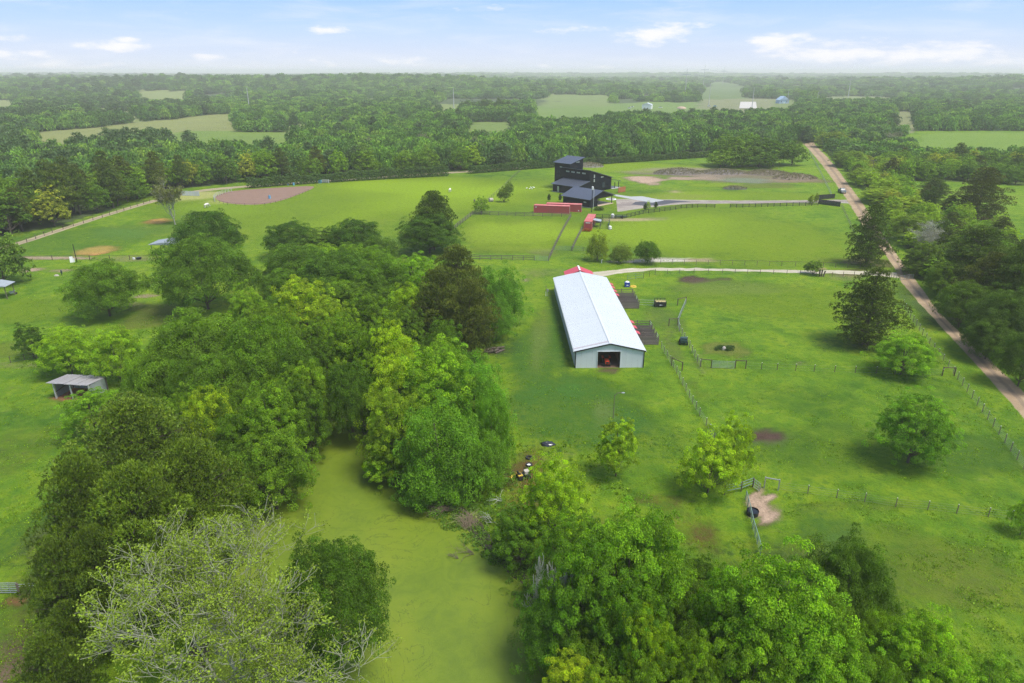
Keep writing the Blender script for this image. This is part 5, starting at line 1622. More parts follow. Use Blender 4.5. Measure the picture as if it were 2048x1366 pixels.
def build_house():
    # frame of the main block: origin at its near corner; u = (.707,-.707), v = (.707,.707)
    rz = R_(-45)
    t = thing('black_house', 'black metal-clad house with shed roofs and a three-storey tower', 'house', (30.6, 274.0, 0), rz)
    hb, hr = M['house_black'], M['house_roof']
    # walls: x = u, y = v
    def wall_box(name, x0, x1, y0, y1, zf, zb, mat=hb):
        mb = MB(); i = 0
        mb.v += [(x0, y0, 0), (x1, y0, 0), (x1, y1, 0), (x0, y1, 0), (x0, y0, zf), (x1, y0, zf), (x1, y1, zb), (x0, y1, zb)]
        for f in ((0, 3, 2, 1), (4, 5, 6, 7), (0, 1, 5, 4), (1, 2, 6, 5), (2, 3, 7, 6), (3, 0, 4, 7)): mb.f.append(f); mb.m.append(0)
        return mb.build(name, mat, t)
    def slab(name, x0, x1, ya, za, yb, zb, th=.14, mat=hr, seams=True):
        mb = MB()
        mb.prism([(ya, za), (yb, zb), (yb, zb + th), (ya, za + th)], x0, x1)
        # prism builds xz along y: swap to yz along x
        mb.v = [(y, x, z) for (x, y, z) in mb.v]; mb.f = [f[::-1] for f in mb.f]
        o = mb.build(name, mat, t)
        if seams:
            n = int((x1 - x0) / .6)
            sm = MB()
            for i in range(n + 1):
                x = x0 + .02 + (x1 - x0 - .04) * i / n
                sm.bar((x, ya, za + th + .02), (x, yb, zb + th + .02), .035, .05)
            s = sm.build('roof_seams', mat, o); s['kind'] = 'stuff'
        return o
    wall_box('main_wall', -18.4, 0, 0, 14.3, 8.55, 4.65)
    slab('main_roof', -14.2, .45, -.5, 8.75, 14.9, 4.55)
    # battens: ribbed cladding seen on the near faces
    bat = MB()
    for i in range(24): bat.box(-18.2 + i * .78, -18.14 + i * .78, -.04, 0, 4.6, 8.5)
    for i in range(18):
        y = .4 + i * .78; bat.box(0, .04, y, y + .06, 0, 8.5 - 3.9 * y / 14.3)
    b = bat.build('cladding_ribs', hb, t); b['kind'] = 'stuff'
    wall_box('tower_wall', -18.42, -10.0, -.02, 7.9, 10.25, 12.0)
    slab('tower_roof', -18.9, -9.5, -.6, 10.3, 8.5, 12.25)
    for x in (-15.6,): MB().box(x, x + 1.2, -.10, -.03, 8.6, 9.0).build('window', M['window_lit'], t)
    MB().box(-9.99, -9.95, 3.4, 5.6, 10.5, 11.0).build('window', M['window_lit'], t)
    for (x, z, w, h) in ((-17.3, 6.3, .55, 1.2), (-16.2, 6.3, .55, 1.2), (-17.3, 4.9, .55, .8), (-16.2, 4.9, .55, .8)):
        MB().box(x, x + w, -.09, -.03, z, z + h).build('window', M['glass'], t)
    for i, x in enumerate((-12.2, -9.4, -6.6, -3.8)):
        o = MB().box(x, x + 1.7, -.09, -.03, 7.1, 7.65).build('window', M['window_lit'], t)
        for k in (1, 2): MB().box(x + 1.7 * k / 3 - .04, x + 1.7 * k / 3 + .04, -.11, -.09, 7.1, 7.65).build('mullion', M['black'], o)
    for (y, z, w, h) in ((2.6, 5.6, .7, 1.3), (2.6, 4.0, .7, 1.1), (7.2, 5.3, 1.6, .4), (8.2, 1.2, 1.6, 2.2)):
        MB().box(.03, .09, y, y + w, z, z + h).build('window', M['window_lit'] if z > 3.9 else M['glass'], t)
    # lean-to along the front
    wall_box('porch_wall', -13.0, 0, -7.0, -.02, 2.95, 4.3)
    slab('porch_roof', -13.5, .5, -7.7, 2.98, -.05, 4.55)
    MB().box(-13.4, .4, -7.35, -7.0, .005, .12).build('footing', M['concrete'], t)
    MB().box(-10.6, -9.7, -7.06, -7.0, .15, 2.3).build('door', M['steel'], t)
    for i in range(6):
        beam('wall_batten', (-12.2 + i * 2.2, -7.03, .12), (-12.2 + i * 2.2, -7.03, 2.9), .05, .08, hb, t)
    MB().box(-18.5, -18.9, 2, 2.6, .2, 3.8) if False else None
    # small porch at the far end
    for (x, y) in ((-.2, 19.6), (-5.2, 19.6), (-.2, 17.0)): beam('porch_post', (x, y, 0), (x, y, 2.5), .22, .22, hb, t)
    slab('side_porch_roof', -6.0, .5, 14.4, 3.75, 20.3, 2.7)
    MB().box(-6, .8, 14.4, 20.5, .01, .12).build('porch_floor', M['concrete'], t)
    MB().box(-5.9, -5.75, 14.5, 19.5, .12, 2.6).build('porch_back_wall', M['cedar'], t)
    MB().box(-3.4, -1.6, 15.6, 16.6, .12, .85).build('table', M['white'], t)
    # separate garage and carport
    g = thing('black_garage', 'black garage with an open carport, in front of the black house', 'garage', (27.4, 242.0, 0), rz)
    def gb(name, mb, mat, p=None): return mb.build(name, mat, p or g)
    ev, rg, D, W = 3.05, 5.3, 13.4, 12.4
    gb('wall', MB().box(-W, 0, 0, 4.6, 0, ev + .02), hb)
    # end gable above the carport opening
    mb = MB().prism([(0, ev), (D / 2, rg - .1), (D, ev), (D, ev - .35), (4.6, ev - .35), (4.6, ev)], -.14, 0)
    mb.v = [(y, x, z) for (x, y, z) in mb.v]; mb.f = [f[::-1] for f in mb.f]; gb('gable', mb, hb)
    mb = MB().prism([(0, ev), (D / 2, rg - .1), (D, ev)], -W, -W + .14)
    mb.v = [(y, x, z) for (x, y, z) in mb.v]; mb.f = [f[::-1] for f in mb.f]; gb('gable', mb, hb)
    for (ya, za, yb, zb) in ((-.8, ev - .2, D / 2, rg), (D + .8, ev - .2, D / 2, rg)):
        mb = MB().prism([(ya, za), (yb, zb), (yb, zb + .13), (ya, za + .13)] if ya < yb else [(yb, zb), (ya, za), (ya, za + .13), (yb, zb + .13)], -W - .5, .7)
        mb.v = [(y, x, z) for (x, y, z) in mb.v]; mb.f = [f[::-1] for f in mb.f]
        o = gb('roof', mb, hr)
        sm = MB(); n = 21
        for i in range(n + 1):
            x = -W - .48 + (W + 1.16) * i / n; sm.bar((x, ya, za + .15), (x, yb, zb + .15), .035, .05)
        s = sm.build('roof_seams', hr, o); s['kind'] = 'stuff'
    for (x, y) in ((-.3, D - .2), (-6.2, D - .2), (-W + .2, D - .2)): beam('carport_post', (x, y, 0), (x, y, ev - .1), .22, .22, hb, g)
    gb('floor', MB().box(-W, .4, 4.6, D + .3, .005, .09), M['floor_tan'])
    gb('footing', MB().box(-W - .1, .12, -.12, 0, .005, .14), M['concrete'])
    gb('window', MB().box(-2.7, -1.5, -.06, -.0, 1.6, 2.0), M['window_lit'])
    gb('utility_box', MB().box(-W - .3, -W - .02, .4, 1.2, .1, 1.8), M['white'])
    rb = MB()
    for i in range(15): rb.box(-W + .4 + i * .8, -W + .46 + i * .8, -.04, 0, .1, ev)
    for i in range(5): rb.box(0, .04, .5 + i * .85, .56 + i * .85, .1, ev)
    s = rb.build('cladding_ribs', hb, g); s['kind'] = 'stuff'
    # cedar privacy screen
    a = Vector((*G(1236.5, 386.0), 0)); b = Vector((*G(1250.5, 383.5), 0))
    sc = thing('cedar_screen', 'orange-brown cedar privacy screen beside the black house', 'fence', a, math.atan2((b - a).y, (b - a).x))
    for i in range(4): beam('post', ((b - a).length * i / 3, 0.06, 0), ((b - a).length * i / 3, .06, 2.1), .12, .12, M['cedar'], sc)
    for i in range(10): beam('board', (0, 0, .2 + i * .21), ((b - a).length, 0, .2 + i * .21), .03, .18, M['cedar'], sc)
    # garden ring with a stone edge
    X, Y = G(1222, 398.5)
    gr = thing('planting_ring', 'pale ring of stones round a small bed beside the carport', 'planting bed', (X, Y, 0))
    for i in range(16):
        a = 2 * math.pi * i / 16
        link('stone', cached('stone', lambda: MB().ell((0, 0, 0), (.42, .3, .22), 7, 3, z0=0).mesh('stone', M['white'])), gr, loc=(1.7 * math.cos(a), 1.7 * math.sin(a), 0), rot=(0, 0, a + 1.57))
    MB().ell((0, 0, 0), (1.4, 1.4, .25), 12, 3, z0=0).build('soil', simple_mat('mulch', (.06, .04, .03), .95), gr)

def container(label, a, yaw, L=12.2, door_end=1, text=False):
    """corrugated shipping container; a = near left bottom corner, yaw of the long axis"""
    t = thing('shipping_container', label, 'container', (a[0], a[1], 0), yaw, 'red shipping containers by the black house')
    W, Hh = 2.44, 2.59
    cr = M['container_red']
    def wall(n, ln):
        v = []; mb = MB()
        # trapezoid corrugation in plan, x along, y depth
        P = [(0, .0)]
        st = ln / n
        for i in range(n):
            x = i * st
            P += [(x + st * .12, 0.0), (x + st * .28, .05), (x + st * .6, .05), (x + st * .76, 0.0)]
        P.append((ln, 0.0))
        for (xa, ya), (xb, yb) in zip(P, P[1:]): mb.quad((xa, ya, .16), (xb, yb, .16), (xb, yb, Hh - .1), (xa, ya, Hh - .1))
        return mb
    sm = cached(('cwall', L), lambda: wall(int(L / .28), L - .3).mesh('side_wall', cr))
    em = cached('cend', lambda: wall(8, W - .3).mesh('end_wall', cr))
    link('side_wall', sm, t, loc=(.15, .03, 0))
    link('side_wall', sm, t, loc=(L - .15, W - .03, 0), rot=(0, 0, math.pi))
    link('end_wall', em, t, loc=(.03, W - .15, 0), rot=(0, 0, -math.pi / 2))
    for k, (y0, y1) in enumerate(((.1, W / 2 - .01), (W / 2 + .01, W - .1))):
        d = MB().box(L - .06, L - .02, y0, y1, .16, Hh - .12).build('door', cr, t)
        for q in (.25, .8): MB().cyl((L, y0 + (y1 - y0) * q, .2), (L, y0 + (y1 - y0) * q, Hh - .2), .025, n=6).build('lock_rod', M['steel'], d)
    f = MB()
    for x in (0, L - .15):
        for y in (0, W - .15): f.box(x, x + .15, y, y + .15, 0, Hh)
    for z in (0.0, Hh - .12):
        for y in (0, W - .12): f.box(.15, L - .15, y, y + .12, z + .001, z + .12)
        for x in (0.001, L - .121): f.box(x, x + .12, .15, W - .15, z + .002, z + .118)
    f.build('frame', simple_mat('container_frame', (0.50, 0.12, 0.11), .6) if 'cframe' not in _cache else _cache['cframe'], t)
    r = MB(); r.box(.1, L - .1, .1, W - .1, Hh - .06, Hh - .02)
    for i in range(int(L / .5)): r.box(.3 + i * .5, .5 + i * .5, .2, W - .2, Hh - .02, Hh + .005)
    r.build('roof', M['container_roof'], t)
    MB().box(.6, .95, -.02, .02, Hh - .75, Hh - .45).build('marking', M['white'], t) if not text else None
    return t

def blurred_letters(parent, x, y, z, w, n, mat, rz=0):
    """row of small blocks: lettering too small in the photograph to read"""
    mb = MB(); rr = random.Random(3)
    cw = w / n
    for i in range(n):
        h = .16 + .06 * rr.random()
        mb.box(x + i * cw, x + i * cw + cw * .55, y - .01, y, z, z + h)
    return mb.build('lettering', mat, parent)

def build_yard():
    a = G(1067.3, 425.6); b = G(1138.5, 428.2); yaw = math.atan2(b[1] - a[1], b[0] - a[0])
    c1 = container('long red shipping container behind the paddock fence, nearer of two', a, yaw)
    n = (-math.sin(yaw), math.cos(yaw)); u = (math.cos(yaw), math.sin(yaw))
    c2 = container('long red shipping container nearest the black garage, behind the other', (a[0] + n[0] * 4.0 + u[0] * 3.7, a[1] + n[1] * 4.0 + u[1] * 3.7), yaw)
    a = G(1167.2, 459.5); L_ = Vector((*G(1167.2, 459.5), 0)); 
    # end-on container: its short end faces the camera
    yaw3 = math.atan2(12.0, 2.6)
    c3 = container('red shipping container standing end-on beside the corral', (a[0] + 2.44 * math.sin(yaw3), a[1] - 2.44 * math.cos(yaw3)), yaw3)
    MB().box(-.012, 0.0, .5, 1.9, 2.05, 2.3).build('marking', M['white'], c3)
    for px, py, s in ((1158, 421, .5),):
        MB().box(12.0 - .9, 12.0 - .55, -.02, .02, .35, .7).build('marking', M['white'], c2)
    # corral beside the end-on container
    P = [(1183, 459), (1216, 458), (1219, 447.5), (1192, 447)]
    fence('dark green pipe corral beside the end-on red container', P + [P[0]], 2.4, 1.7, (.3, .65, 1.0, 1.35, 1.65), .09, (.05, .06), M['dark_green'], M['dark_green'], name='corral', cat='corral')
    X, Y = G(1190, 455)
    t = thing('lean_to', 'small grey lean-to roof on the side of the end-on red container', 'lean-to', (X - .8, Y, 0), R_(-10))
    MB().prism([(0, 2.3), (2.6, 1.9), (2.6, 1.96), (0, 2.36)], 0, 3).build('roof', M['tin'], t)
    for x, y in ((2.4, .2), (2.4, 2.8), (.1, .2), (.1, 2.8)): beam('post', (x, y, 0), (x, y, 1.9), .1, .1, M['post_wood'], t)
    X, Y = G(1196, 444)
    t = thing('round_hay_feeder', 'dark round hay feeder behind the end-on red container', 'hay feeder', (X, Y, 0))
    ring = MB()
    for k in range(14):
        a0, a1 = 2 * math.pi * k / 14, 2 * math.pi * (k + 1) / 14
        for z in (.25, .7, 1.1): ring.bar((1.3 * math.cos(a0), 1.3 * math.sin(a0), z), (1.3 * math.cos(a1), 1.3 * math.sin(a1), z), .05, .08)
        ring.bar((1.3 * math.cos(a0), 1.3 * math.sin(a0), 0), (1.3 * math.cos(a0), 1.3 * math.sin(a0), 1.15), .05)
    ring.build('ring', M['black'], t); MB().ell((0, 0, 0), (1.15, 1.15, .8), 12, 4, z0=0).build('hay', M['black'], t)
    # white tote and other tanks
    for (px, py, s, lab, m_) in ((1225, 436.5, (.9, .9, 1.5), 'white water tank at the start of the black board fence', 'white'), (1220, 458.5, (.8, .8, 1.1), 'pale bucket stand at the corner of the green corral', 'white')):
        X, Y = G(px, py)
        t = thing('water_tank', lab, 'tank', (X, Y, 0))
        MB().cyl((0, 0, .12), (0, 0, s[2] - .2), s[0] * .6, n=12).cyl((0, 0, s[2] - .2), (0, 0, s[2]), s[0] * .6, .15, n=12).build('body', M[m_], t)
        MB().box(-.6, .6, -.6, .6, 0, .12).build('base', M['post_wood'], t)
    X, Y = G(1240, 436)
    t = thing('flatbed_trailer', 'low dark green trailer beside the black board fence', 'trailer', (X, Y, 0), R_(4))
    MB().box(-2, 2, -.8, .8, .5, .62).build('bed', M['dark_green'], t)
    for s in (-1, 1):
        MB().cyl((.5, s * .85, .33), (.5, s * 1.02, .33), .33, n=12).build('wheel', M['rubber'], t)
        MB().bar((-2, s * .8, .62), (2, s * .8, .95), .05).build('side_rail', M['dark_green'], t)
    MB().bar((-2, 0, .5), (-3, 0, .4), .1).build('tongue', M['black'], t)
    # utility poles by the house
    def pole(px, py, h, lab, mat, r=.14, transformer=False, arm=False, lamp=False, name='utility_pole'):
        X, Y = G(px, py)
        t = thing(name, lab, 'pole', (X, Y, 0))
        MB().cyl((0, 0, -.3), (0, 0, h), r, r * .7, n=8).build('shaft', mat, t)
        if transformer:
            MB().cyl((.0, -.42, h - 1.7), (0, -.42, h - .7), .3, n=12).cyl((0, -.42, h - .7), (0, -.42, h - .55), .3, .1, n=12).build('transformer', M['white'], t)
        if arm:
            beam('crossarm', (-1.2, 0, h - .5), (1.2, 0, h - .5), .1, .12, mat, t)
            for x in (-1.1, -.5, .5, 1.1): MB().cyl((x, 0, h - .44), (x, 0, h - .25), .05, .03, n=6).build('insulator', M['white'], t)
        if lamp:
            MB().tube([(0, 0, h - .2), (.35, 0, h + .25), (1.0, 0, h + .35)], .04, n=6).build('arm', mat, t)
            MB().ell((1.15, 0, h + .30), (.28, .14, .10), 8, 4).build('lamp_head', M['steel'], t)
        return t
    pole(1183, 424.5, 9.4, 'black utility pole with a white transformer in front of the black garage', M['black'], transformer=True, arm=False)
    pole(1186.5, 418, 7.2, 'pale pole right of the black utility pole', M['pole_grey'], r=.1)
    pole(1226.4, 836, 3.6, 'thin lamp pole with a curved arm on the lawn south of the white barn', M['post_wood'], r=.05, lamp=True, name='lamp_pole')
    X, Y = G(1095, 592)
    t = thing('meter_post', 'grey service pole with a meter box on the lawn left of the white barn', 'pole', (X, Y, 0))
    beam('post', (0, 0, -.2), (0, 0, 1.5), .12, .12, M['steel'], t); beam('post', (-.35, 0, -.2), (-.35, 0, 2.4), .09, .09, M['post_wood'], t)
    MB().box(-.2, .2, -.2, -.06, 1.05, 1.6).build('meter_box', M['steel'], t); MB().cyl((-.35, -.06, 0.0), (-.35, -.06, 1.0), .06, n=8).build('conduit', M['white'], t)
    pole(154, 524, 4.6, 'short black leaning-looking post with a white sheet at its foot in the west pasture', M['black'], r=.12, name='wooden_post')
    pole(1742, 352, 7.5, 'thin dark utility pole right of the dirt road', M['post_wood'], r=.1, arm=True)
    # white water hydrant by the lane
    X, Y = G(1203, 526)
    t = thing('hydrant', 'small white hydrant post on the grass north of the white barn', 'hydrant', (X, Y, 0))
    MB().cyl((0, 0, 0), (0, 0, .8), .09, n=8).cyl((0, 0, .8), (.3, 0, .85), .05, n=6).build('pipe', M['white'], t)

def wheel_thing(px, py, lab, r=.42, face=None):
    X, Y = G(px, py)
    t = thing('wheel', lab, 'wheel', (X, Y, .0))
    t['category'] = 'tire'; t.name = 'old_tire'
    mb = MB(); n = 18
    for k in range(n):
        a0, a1 = 2 * math.pi * k / n, 2 * math.pi * (k + 1) / n
        pts = [(r * .55, 0), (r * .62, .2), (r, .2), (r, 0)]
        for (ra, za), (rb, zb) in zip(pts, pts[1:]):
            mb.quad((ra * math.cos(a0), ra * math.sin(a0), za), (rb * math.cos(a0), rb * math.sin(a0), zb), (rb * math.cos(a1), rb * math.sin(a1), zb), (ra * math.cos(a1), ra * math.sin(a1), za))
    mb.build('tread', M['rubber'], t)
    if face: MB().cyl((0, 0, .05), (0, 0, .12), r * .56, n=14).build('hub', M[face], t)
    return t

def horse(label, px, py, heading, col, name='horse', cat='horse', s=1.0, graze=True):
    X, Y = G(px, py)
    t = thing(name, label, cat, (X, Y, 0), heading)
    # a continuous skinned body laid on a skeleton
    V = [(0, 0, 1.25), (-.75, 0, 1.28), (.55, 0, 1.25), (.95, 0, 1.38), (1.35, 0, .95 if graze else 1.75), (1.62, 0, .32 if graze else 1.9), (1.78, 0, .12 if graze else 1.75)]
    Rr = [.34, .33, .33, .24, .17, .14, .09]
    E = [(0, 1), (0, 2), (2, 3), (3, 4), (4, 5), (5, 6)]
    for (bx, by, kx) in ((.60, .18, .62), (.60, -.18, .55)):
        i = len(V); V += [(bx, by, 1.0), (kx, by, .52), (kx - .02, by, .06)]; Rr += [.15, .075, .06]; E += [(2, i), (i, i + 1), (i + 1, i + 2)]
    for (bx, by, d) in ((-.78, .19, .0), (-.78, -.19, .12)):
        i = len(V); V += [(bx, by, 1.05), (bx + .10 + d, by, .78), (bx - .10 + d, by, .46), (bx - .04 + d, by, .06)]; Rr += [.2, .12, .075, .06]; E += [(1, i), (i, i + 1), (i + 1, i + 2), (i + 2, i + 3)]
    me = bpy.data.meshes.new('body'); me.from_pydata([tuple(c * s for c in v) for v in V], E, [])
    me.materials.append(col)
    o = link('body', me, t)
    sk = o.modifiers.new('skin', 'SKIN'); sk.use_smooth_shade = True
    for v, r in zip(me.skin_vertices[0].data if me.skin_vertices else [], Rr): v.radius = (r * s, r * s)
    if not me.skin_vertices: pass
    o.modifiers.new('sub', 'SUBSURF').levels = 1
    o.modifiers[-1].render_levels = 1
    MB().tube([(-1.02 * s, 0, 1.35 * s), (-1.18 * s, 0, 1.0 * s), (-1.2 * s, 0, .55 * s)], [.05 * s, .07 * s, .03 * s]).build('tail', M['twig'], t)
    h = (1.62, .45) if graze else (1.55, 1.95)
    for q in (-1, 1): MB().cyl((h[0] * s - .12, q * .07, (h[1]) * s), (h[0] * s - .2, q * .09, h[1] * s + .16 * s), .035, .01, n=5).build('ear', col, t)
    return t

def vehicle_truck(label, px, py, heading):
    X, Y = G(px, py)
    t = thing('parked_truck', label, 'pickup truck', (X, Y, .02), heading)   # x forward
    m_ = M['truck']
    MB().prism([(-2.7, .5), (2.7, .5), (2.75, .95), (2.6, 1.12), (1.2, 1.18), (-2.7, 1.12)], -.95, .95).build('body', m_, t)
    MB().prism([(-1.0, 1.15), (1.25, 1.15), (.65, 1.78), (-.75, 1.8)], -.82, .82).build('cab', m_, t)
    MB().prism([(1.02, 1.22), (1.27, 1.17), (.72, 1.72), (.6, 1.72)], -.76, .76).build('windshield', M['glass'], t)
    for s in (-.835, .825): MB().prism([(-.8, 1.22), (.98, 1.22), (.62, 1.68), (-.62, 1.7)], s, s + .01).build('side_window', M['glass'], t)
    MB().box(-2.68, -1.05, -.8, .8, 1.0, 1.13).build('bed', M['black'], t)
    for x in (-1.75, 1.75):
        for s in (-1, 1): MB().cyl((x, s * .76, .40), (x, s * 1.0, .40), .40, n=14).build('wheel', M['rubber'], t)
    for s in (-1, 1): MB().box(2.70, 2.77, s * .72 - .15, s * .72 + .15, .78, .95).build('headlight', M['white'], t)
    MB().box(2.74, 2.82, -.9, .9, .48, .66).build('bumper', M['steel'], t)
    MB().box(2.79, 2.80, -.4, .4, .72, .92).build('grille', M['steel'], t)

def build_small():
    wheel_thing(1058, 916.5, 'old black tire lying flat, farther of two, by the abandoned mower')
    wheel_thing(1058, 931, 'old black tire with a pale rim, just behind the abandoned mower', face='white')
    X, Y = G(1046, 955)
    t = thing('broken_mower', 'wrecked yellow and black riding mower in the grass by the pond trees', 'mower', (X, Y, 0), R_(25))
    MB().box(-.8, .75, -.35, .35, .32, .5).build('frame', M['black'], t)
    MB().prism([(.1, .5), (.85, .5), (.8, .85), (.15, .9)], -.3, .3).build('engine_hood', M['stone'], t)
    MB().box(-.75, -.2, -.42, .42, .5, .62).build('fender', M['yellow'], t)
    MB().box(-.65, -.3, -.22, .22, .62, .72).box(-.72, -.64, -.22, .22, .7, 1.05).build('seat', M['black'], t)
    for x, r in ((-.5, .28), (.6, .2)):
        for s in (-1, 1): MB().cyl((x, s * .4, r), (x, s * .58, r), r, n=12).build('wheel', M['rubber'], t)
    MB().bar((-1.5, .6, .1), (-.9, .2, .6), .08).bar((-1.6, -.1, .15), (-1.2, .5, .35), .12).build('loose_bar', M['yellow'], t)
    MB().bar((.1, .1, .5), (.3, .3, 1.3), .06).build('steering_column', M['black'], t)
    X, Y = G(1095.5, 889)
    t = thing('tarp_bundle', 'shiny black tarp bundle lying on the grass above the bright tree', 'tarp', (X, Y, 0))
    rng = np.random.RandomState(4); mb = MB().ell((0, 0, 0), (.95, .6, .38), 16, 6, z0=0)
    mb.v = [tuple(np.array(v) * (1 + rng.uniform(-.16, .16))) for v in mb.v]; mb.build('bundle', simple_mat('tarp', (.02, .02, .025), .25, spec=.8), t, smooth=True)
    # dead logs and brush
    X, Y = G(986, 703)
    t = thing('log_pile', 'dark pile of rotting logs beside the grove near the barn', 'log pile', (X, Y, 0), .3)
    rr = random.Random(2)
    for i in range(9):
        a = rr.uniform(-.5, .5); x, y = rr.uniform(-1.2, 1.2), rr.uniform(-.7, .7); z = .16 + .2 * (i // 4)
        MB().cyl((x - 1.1 * math.cos(a), y - 1.1 * math.sin(a), z), (x + 1.1 * math.cos(a), y + 1.1 * math.sin(a), z + .05), .15, .11, n=7).build('log', M['bark'], t)
    def brush(px, py, L, W_, n, lab, mat, seed, rise=.5, ang=0.0, fan=.5, name='dead_branches', fine=False):
        X, Y = G(px, py); rr = random.Random(seed); mb = MB()
        t = thing(name, lab, 'branches', (X, Y, 0.03), ang)
        for i in range(n):
            a = rr.gauss(0, fan); l = L * rr.uniform(.55, 1.05); o = Vector((rr.uniform(-.1, .1) * L, rr.uniform(-.5, .5) * W_, .08))
            p1 = o + Vector((l * .5 * math.cos(a), l * .5 * math.sin(a), rise * rr.uniform(.4, 1.1)))
            p2 = o + Vector((l * math.cos(a * 1.3), l * math.sin(a * 1.3), rise * rr.uniform(.1, 1.2)))
            r0 = .012 if fine else .02
            mb.tube([o, p1, p2], [r0 * 1.4, r0, r0 * .4], n=4)
            for k in range(0 if fine else 4):
                q = p1.lerp(p2, rr.random()) if rr.random() < .6 else o.lerp(p1, rr.random())
                d = Vector((math.cos(a + rr.uniform(-1.2, 1.2)), math.sin(a + rr.uniform(-1.2, 1.2)), rr.uniform(-.2, .7))) * l * .28
                mb.tube([q, q + d], [r0 * .6, r0 * .25], n=4)
        b = mb.build('twigs', mat, t); b['kind'] = 'stuff'
        return t
    brush(1006, 1004, 2.0, .3, 7, 'pale dead branch lying at the pond\'s east bank', M['dead_wood'], 3, .5, R_(165), .45)
    brush(1070, 1003, 2.0, .4, 7, 'pale dead twigs beside the green tree below the mower', M['dead_wood'], 4, .7, R_(100), .5)
    brush(985, 1045, 1.5, .5, 8, 'grey dead twigs behind the brown reeds on the east bank', M['dead_wood'], 5, .5, R_(200), .7)
    brush(905, 1018, 3.4, .9, 60, 'clump of tan dry reeds leaning over the duckweed, left of two', M['twig'], 6, .9, R_(205), .22, 'dry_reeds', True)
    brush(940, 1056, 2.0, 1.5, 80, 'bushy clump of brown dry reeds at the bank, right of two', M['twig'], 7, 1.3, R_(120), .9, 'dry_reeds', True)
    brush(945, 1108, 2.4, .5, 7, 'dark sunken branches poking through the duckweed near the east bank', M['bark'], 8, .25, R_(160), .4)
    brush(915, 1120, 1.2, .4, 5, 'small dark sticks poking through the duckweed, left of the sunken branches', M['bark'], 9, .2, R_(150), .5)
    # dead tops in the south-east wood
    for i, (cx, ty, h_, lab) in enumerate(((1085, 1080, 9.5, 'bare grey dead top standing out of the leafy trees by the pond'), (1118, 1110, 9, 'smaller bare grey dead top right of the other dead top'),
                                           (1480, 1345, 9.5, 'bare grey branches at the bottom edge among the bright trees'))):
        X, Y, hh, r = solve(cx, ty, 90 if i == 0 else 70, h_, None)
        _, paths = bare_tree(60 + i, hh, r, 4, 0, r0=.12, kids=(3, 4), spread=.8)
        t = thing('dead_tree', lab, 'dead tree', (X, Y - .6, 0)); tv, tf = tube_strip(paths, 4)
        link('branches', mk_mesh('branches', tv, tf, [M['dead_wood']], smooth=True), t)
    # mulch ring, stump bed
    X, Y = G(1449, 699)
    t = thing('sinkhole_planting', 'round hollow with dark bushes and a pale boulder in the east field', 'planting bed', (X, Y, 0))
    MB().ell((-.1, 0, 0), (.42, .34, .6), 8, 5, z0=0).build('boulder', M['stone'], t)
    V, F, lv, _ = broadleaf(90, 1.3, 1.0, lobes=9, sub=9, nleaf=16, leaf=.14, skirt=0)
    cm = mk_mesh('bush', V, F, [M['leaf']], attrs=lv_attr(lv))
    for (x, y, s) in ((-1.0, .1, .8), (.9, .2, 1.0), (.6, -.3, .6), (-.4, .9, .7)):
        o = link('bush', cm, t, loc=(x, y, -.1), scale=(s, s, s * .6)); o.color = (.06, .12, .02, 1)
    # hay cradle / chute beside the pens
    X, Y = G(1320, 612.5)
    t = thing('hay_feeder', 'black steel cattle feeder holding pale hay, in the field beside the barn pens', 'hay feeder', (X, Y, 0), R_(-1))
    MB().box(-1.1, 1.1, -.75, -.70, .25, 1.15).box(-1.1, 1.1, .70, .75, .25, 1.15).box(-1.1, -1.05, -.7, .7, .25, 1.15).box(1.05, 1.1, -.7, .7, .25, 1.15).build('panel', M['black'], t)
    MB().box(-1.04, 1.04, -.69, .69, .3, 1.1).build('hay', M['straw'], t)
    for x in (-1.08, -.5, .1, 1.08):
        for y in (-.76, .76): beam('post', (x, y, 0), (x, y, 1.55 if y > 0 else 1.3), .08, .08, M['black'], t)
    beam('rail', (-1.1, 0, 1.28), (1.1, 0, 1.28), .1, .1, M['straw'], t); beam('rail', (-1.1, .76, 1.5), (1.1, .76, 1.5), .08, .08, M['black'], t)
    MB().box(-.25, .25, -.78, -.765, .42, .58).build('plate', M['white'], t)
    fence('pale pipe fence from the board pens to the black cattle feeder', [(1275, 612), (1307, 613)], 2.6, 1.4, (.3, .85, 1.35), .07, (.05, .05), M['steel'], M['steel'])
    X, Y = G(1366.5, 687)
    t = thing('utility_cart', 'dark green four-wheeled utility cart parked beside the lane fence', 'cart', (X, Y, 0), R_(80))
    MB().prism([(-.95, .45), (.95, .45), (1.0, .8), (.35, .92), (-.95, .92)], -.6, .6).build('body', M['dark_green'], t)
    MB().prism([(-.75, .93), (.3, .93), (.2, 1.25), (-.7, 1.28)], -.52, .52).build('cover', M['dark_green'], t)
    for x in (-.62, .62):
        for s in (-1, 1): MB().cyl((x, s * .52, .3), (x, s * .75, .3), .3, n=12).build('wheel', M['rubber'], t)
    X, Y = G(1254, 573)
    t = thing('blue_bin', 'blue bin heaped with white sacks at the north end of the barn pens', 'bin', (X, Y, 0))
    mb = MB().box(-.55, .55, -.4, .4, 0, 1.0); mb.build('body', M['blue'], t)
    MB().ell((0, 0, .95), (.5, .38, .35), 10, 4, z0=0).build('sacks', M['white'], t); MB().box(-.2, .25, -.42, -.405, .3, .5).build('marking', M['white'], t)
    X, Y = G(1266.5, 573.5)
    t = thing('yellow_tarp', 'crumpled yellow tarp on the ground right of the blue bin', 'tarp', (X, Y, 0))
    mb = MB().ell((0, 0, 0), (.8, .55, .3), 14, 5, z0=0); mb.v = [tuple(np.array(v) * (1 + rng.uniform(-.25, .25))) for v in mb.v]; mb.build('cloth', M['yellow'], t)
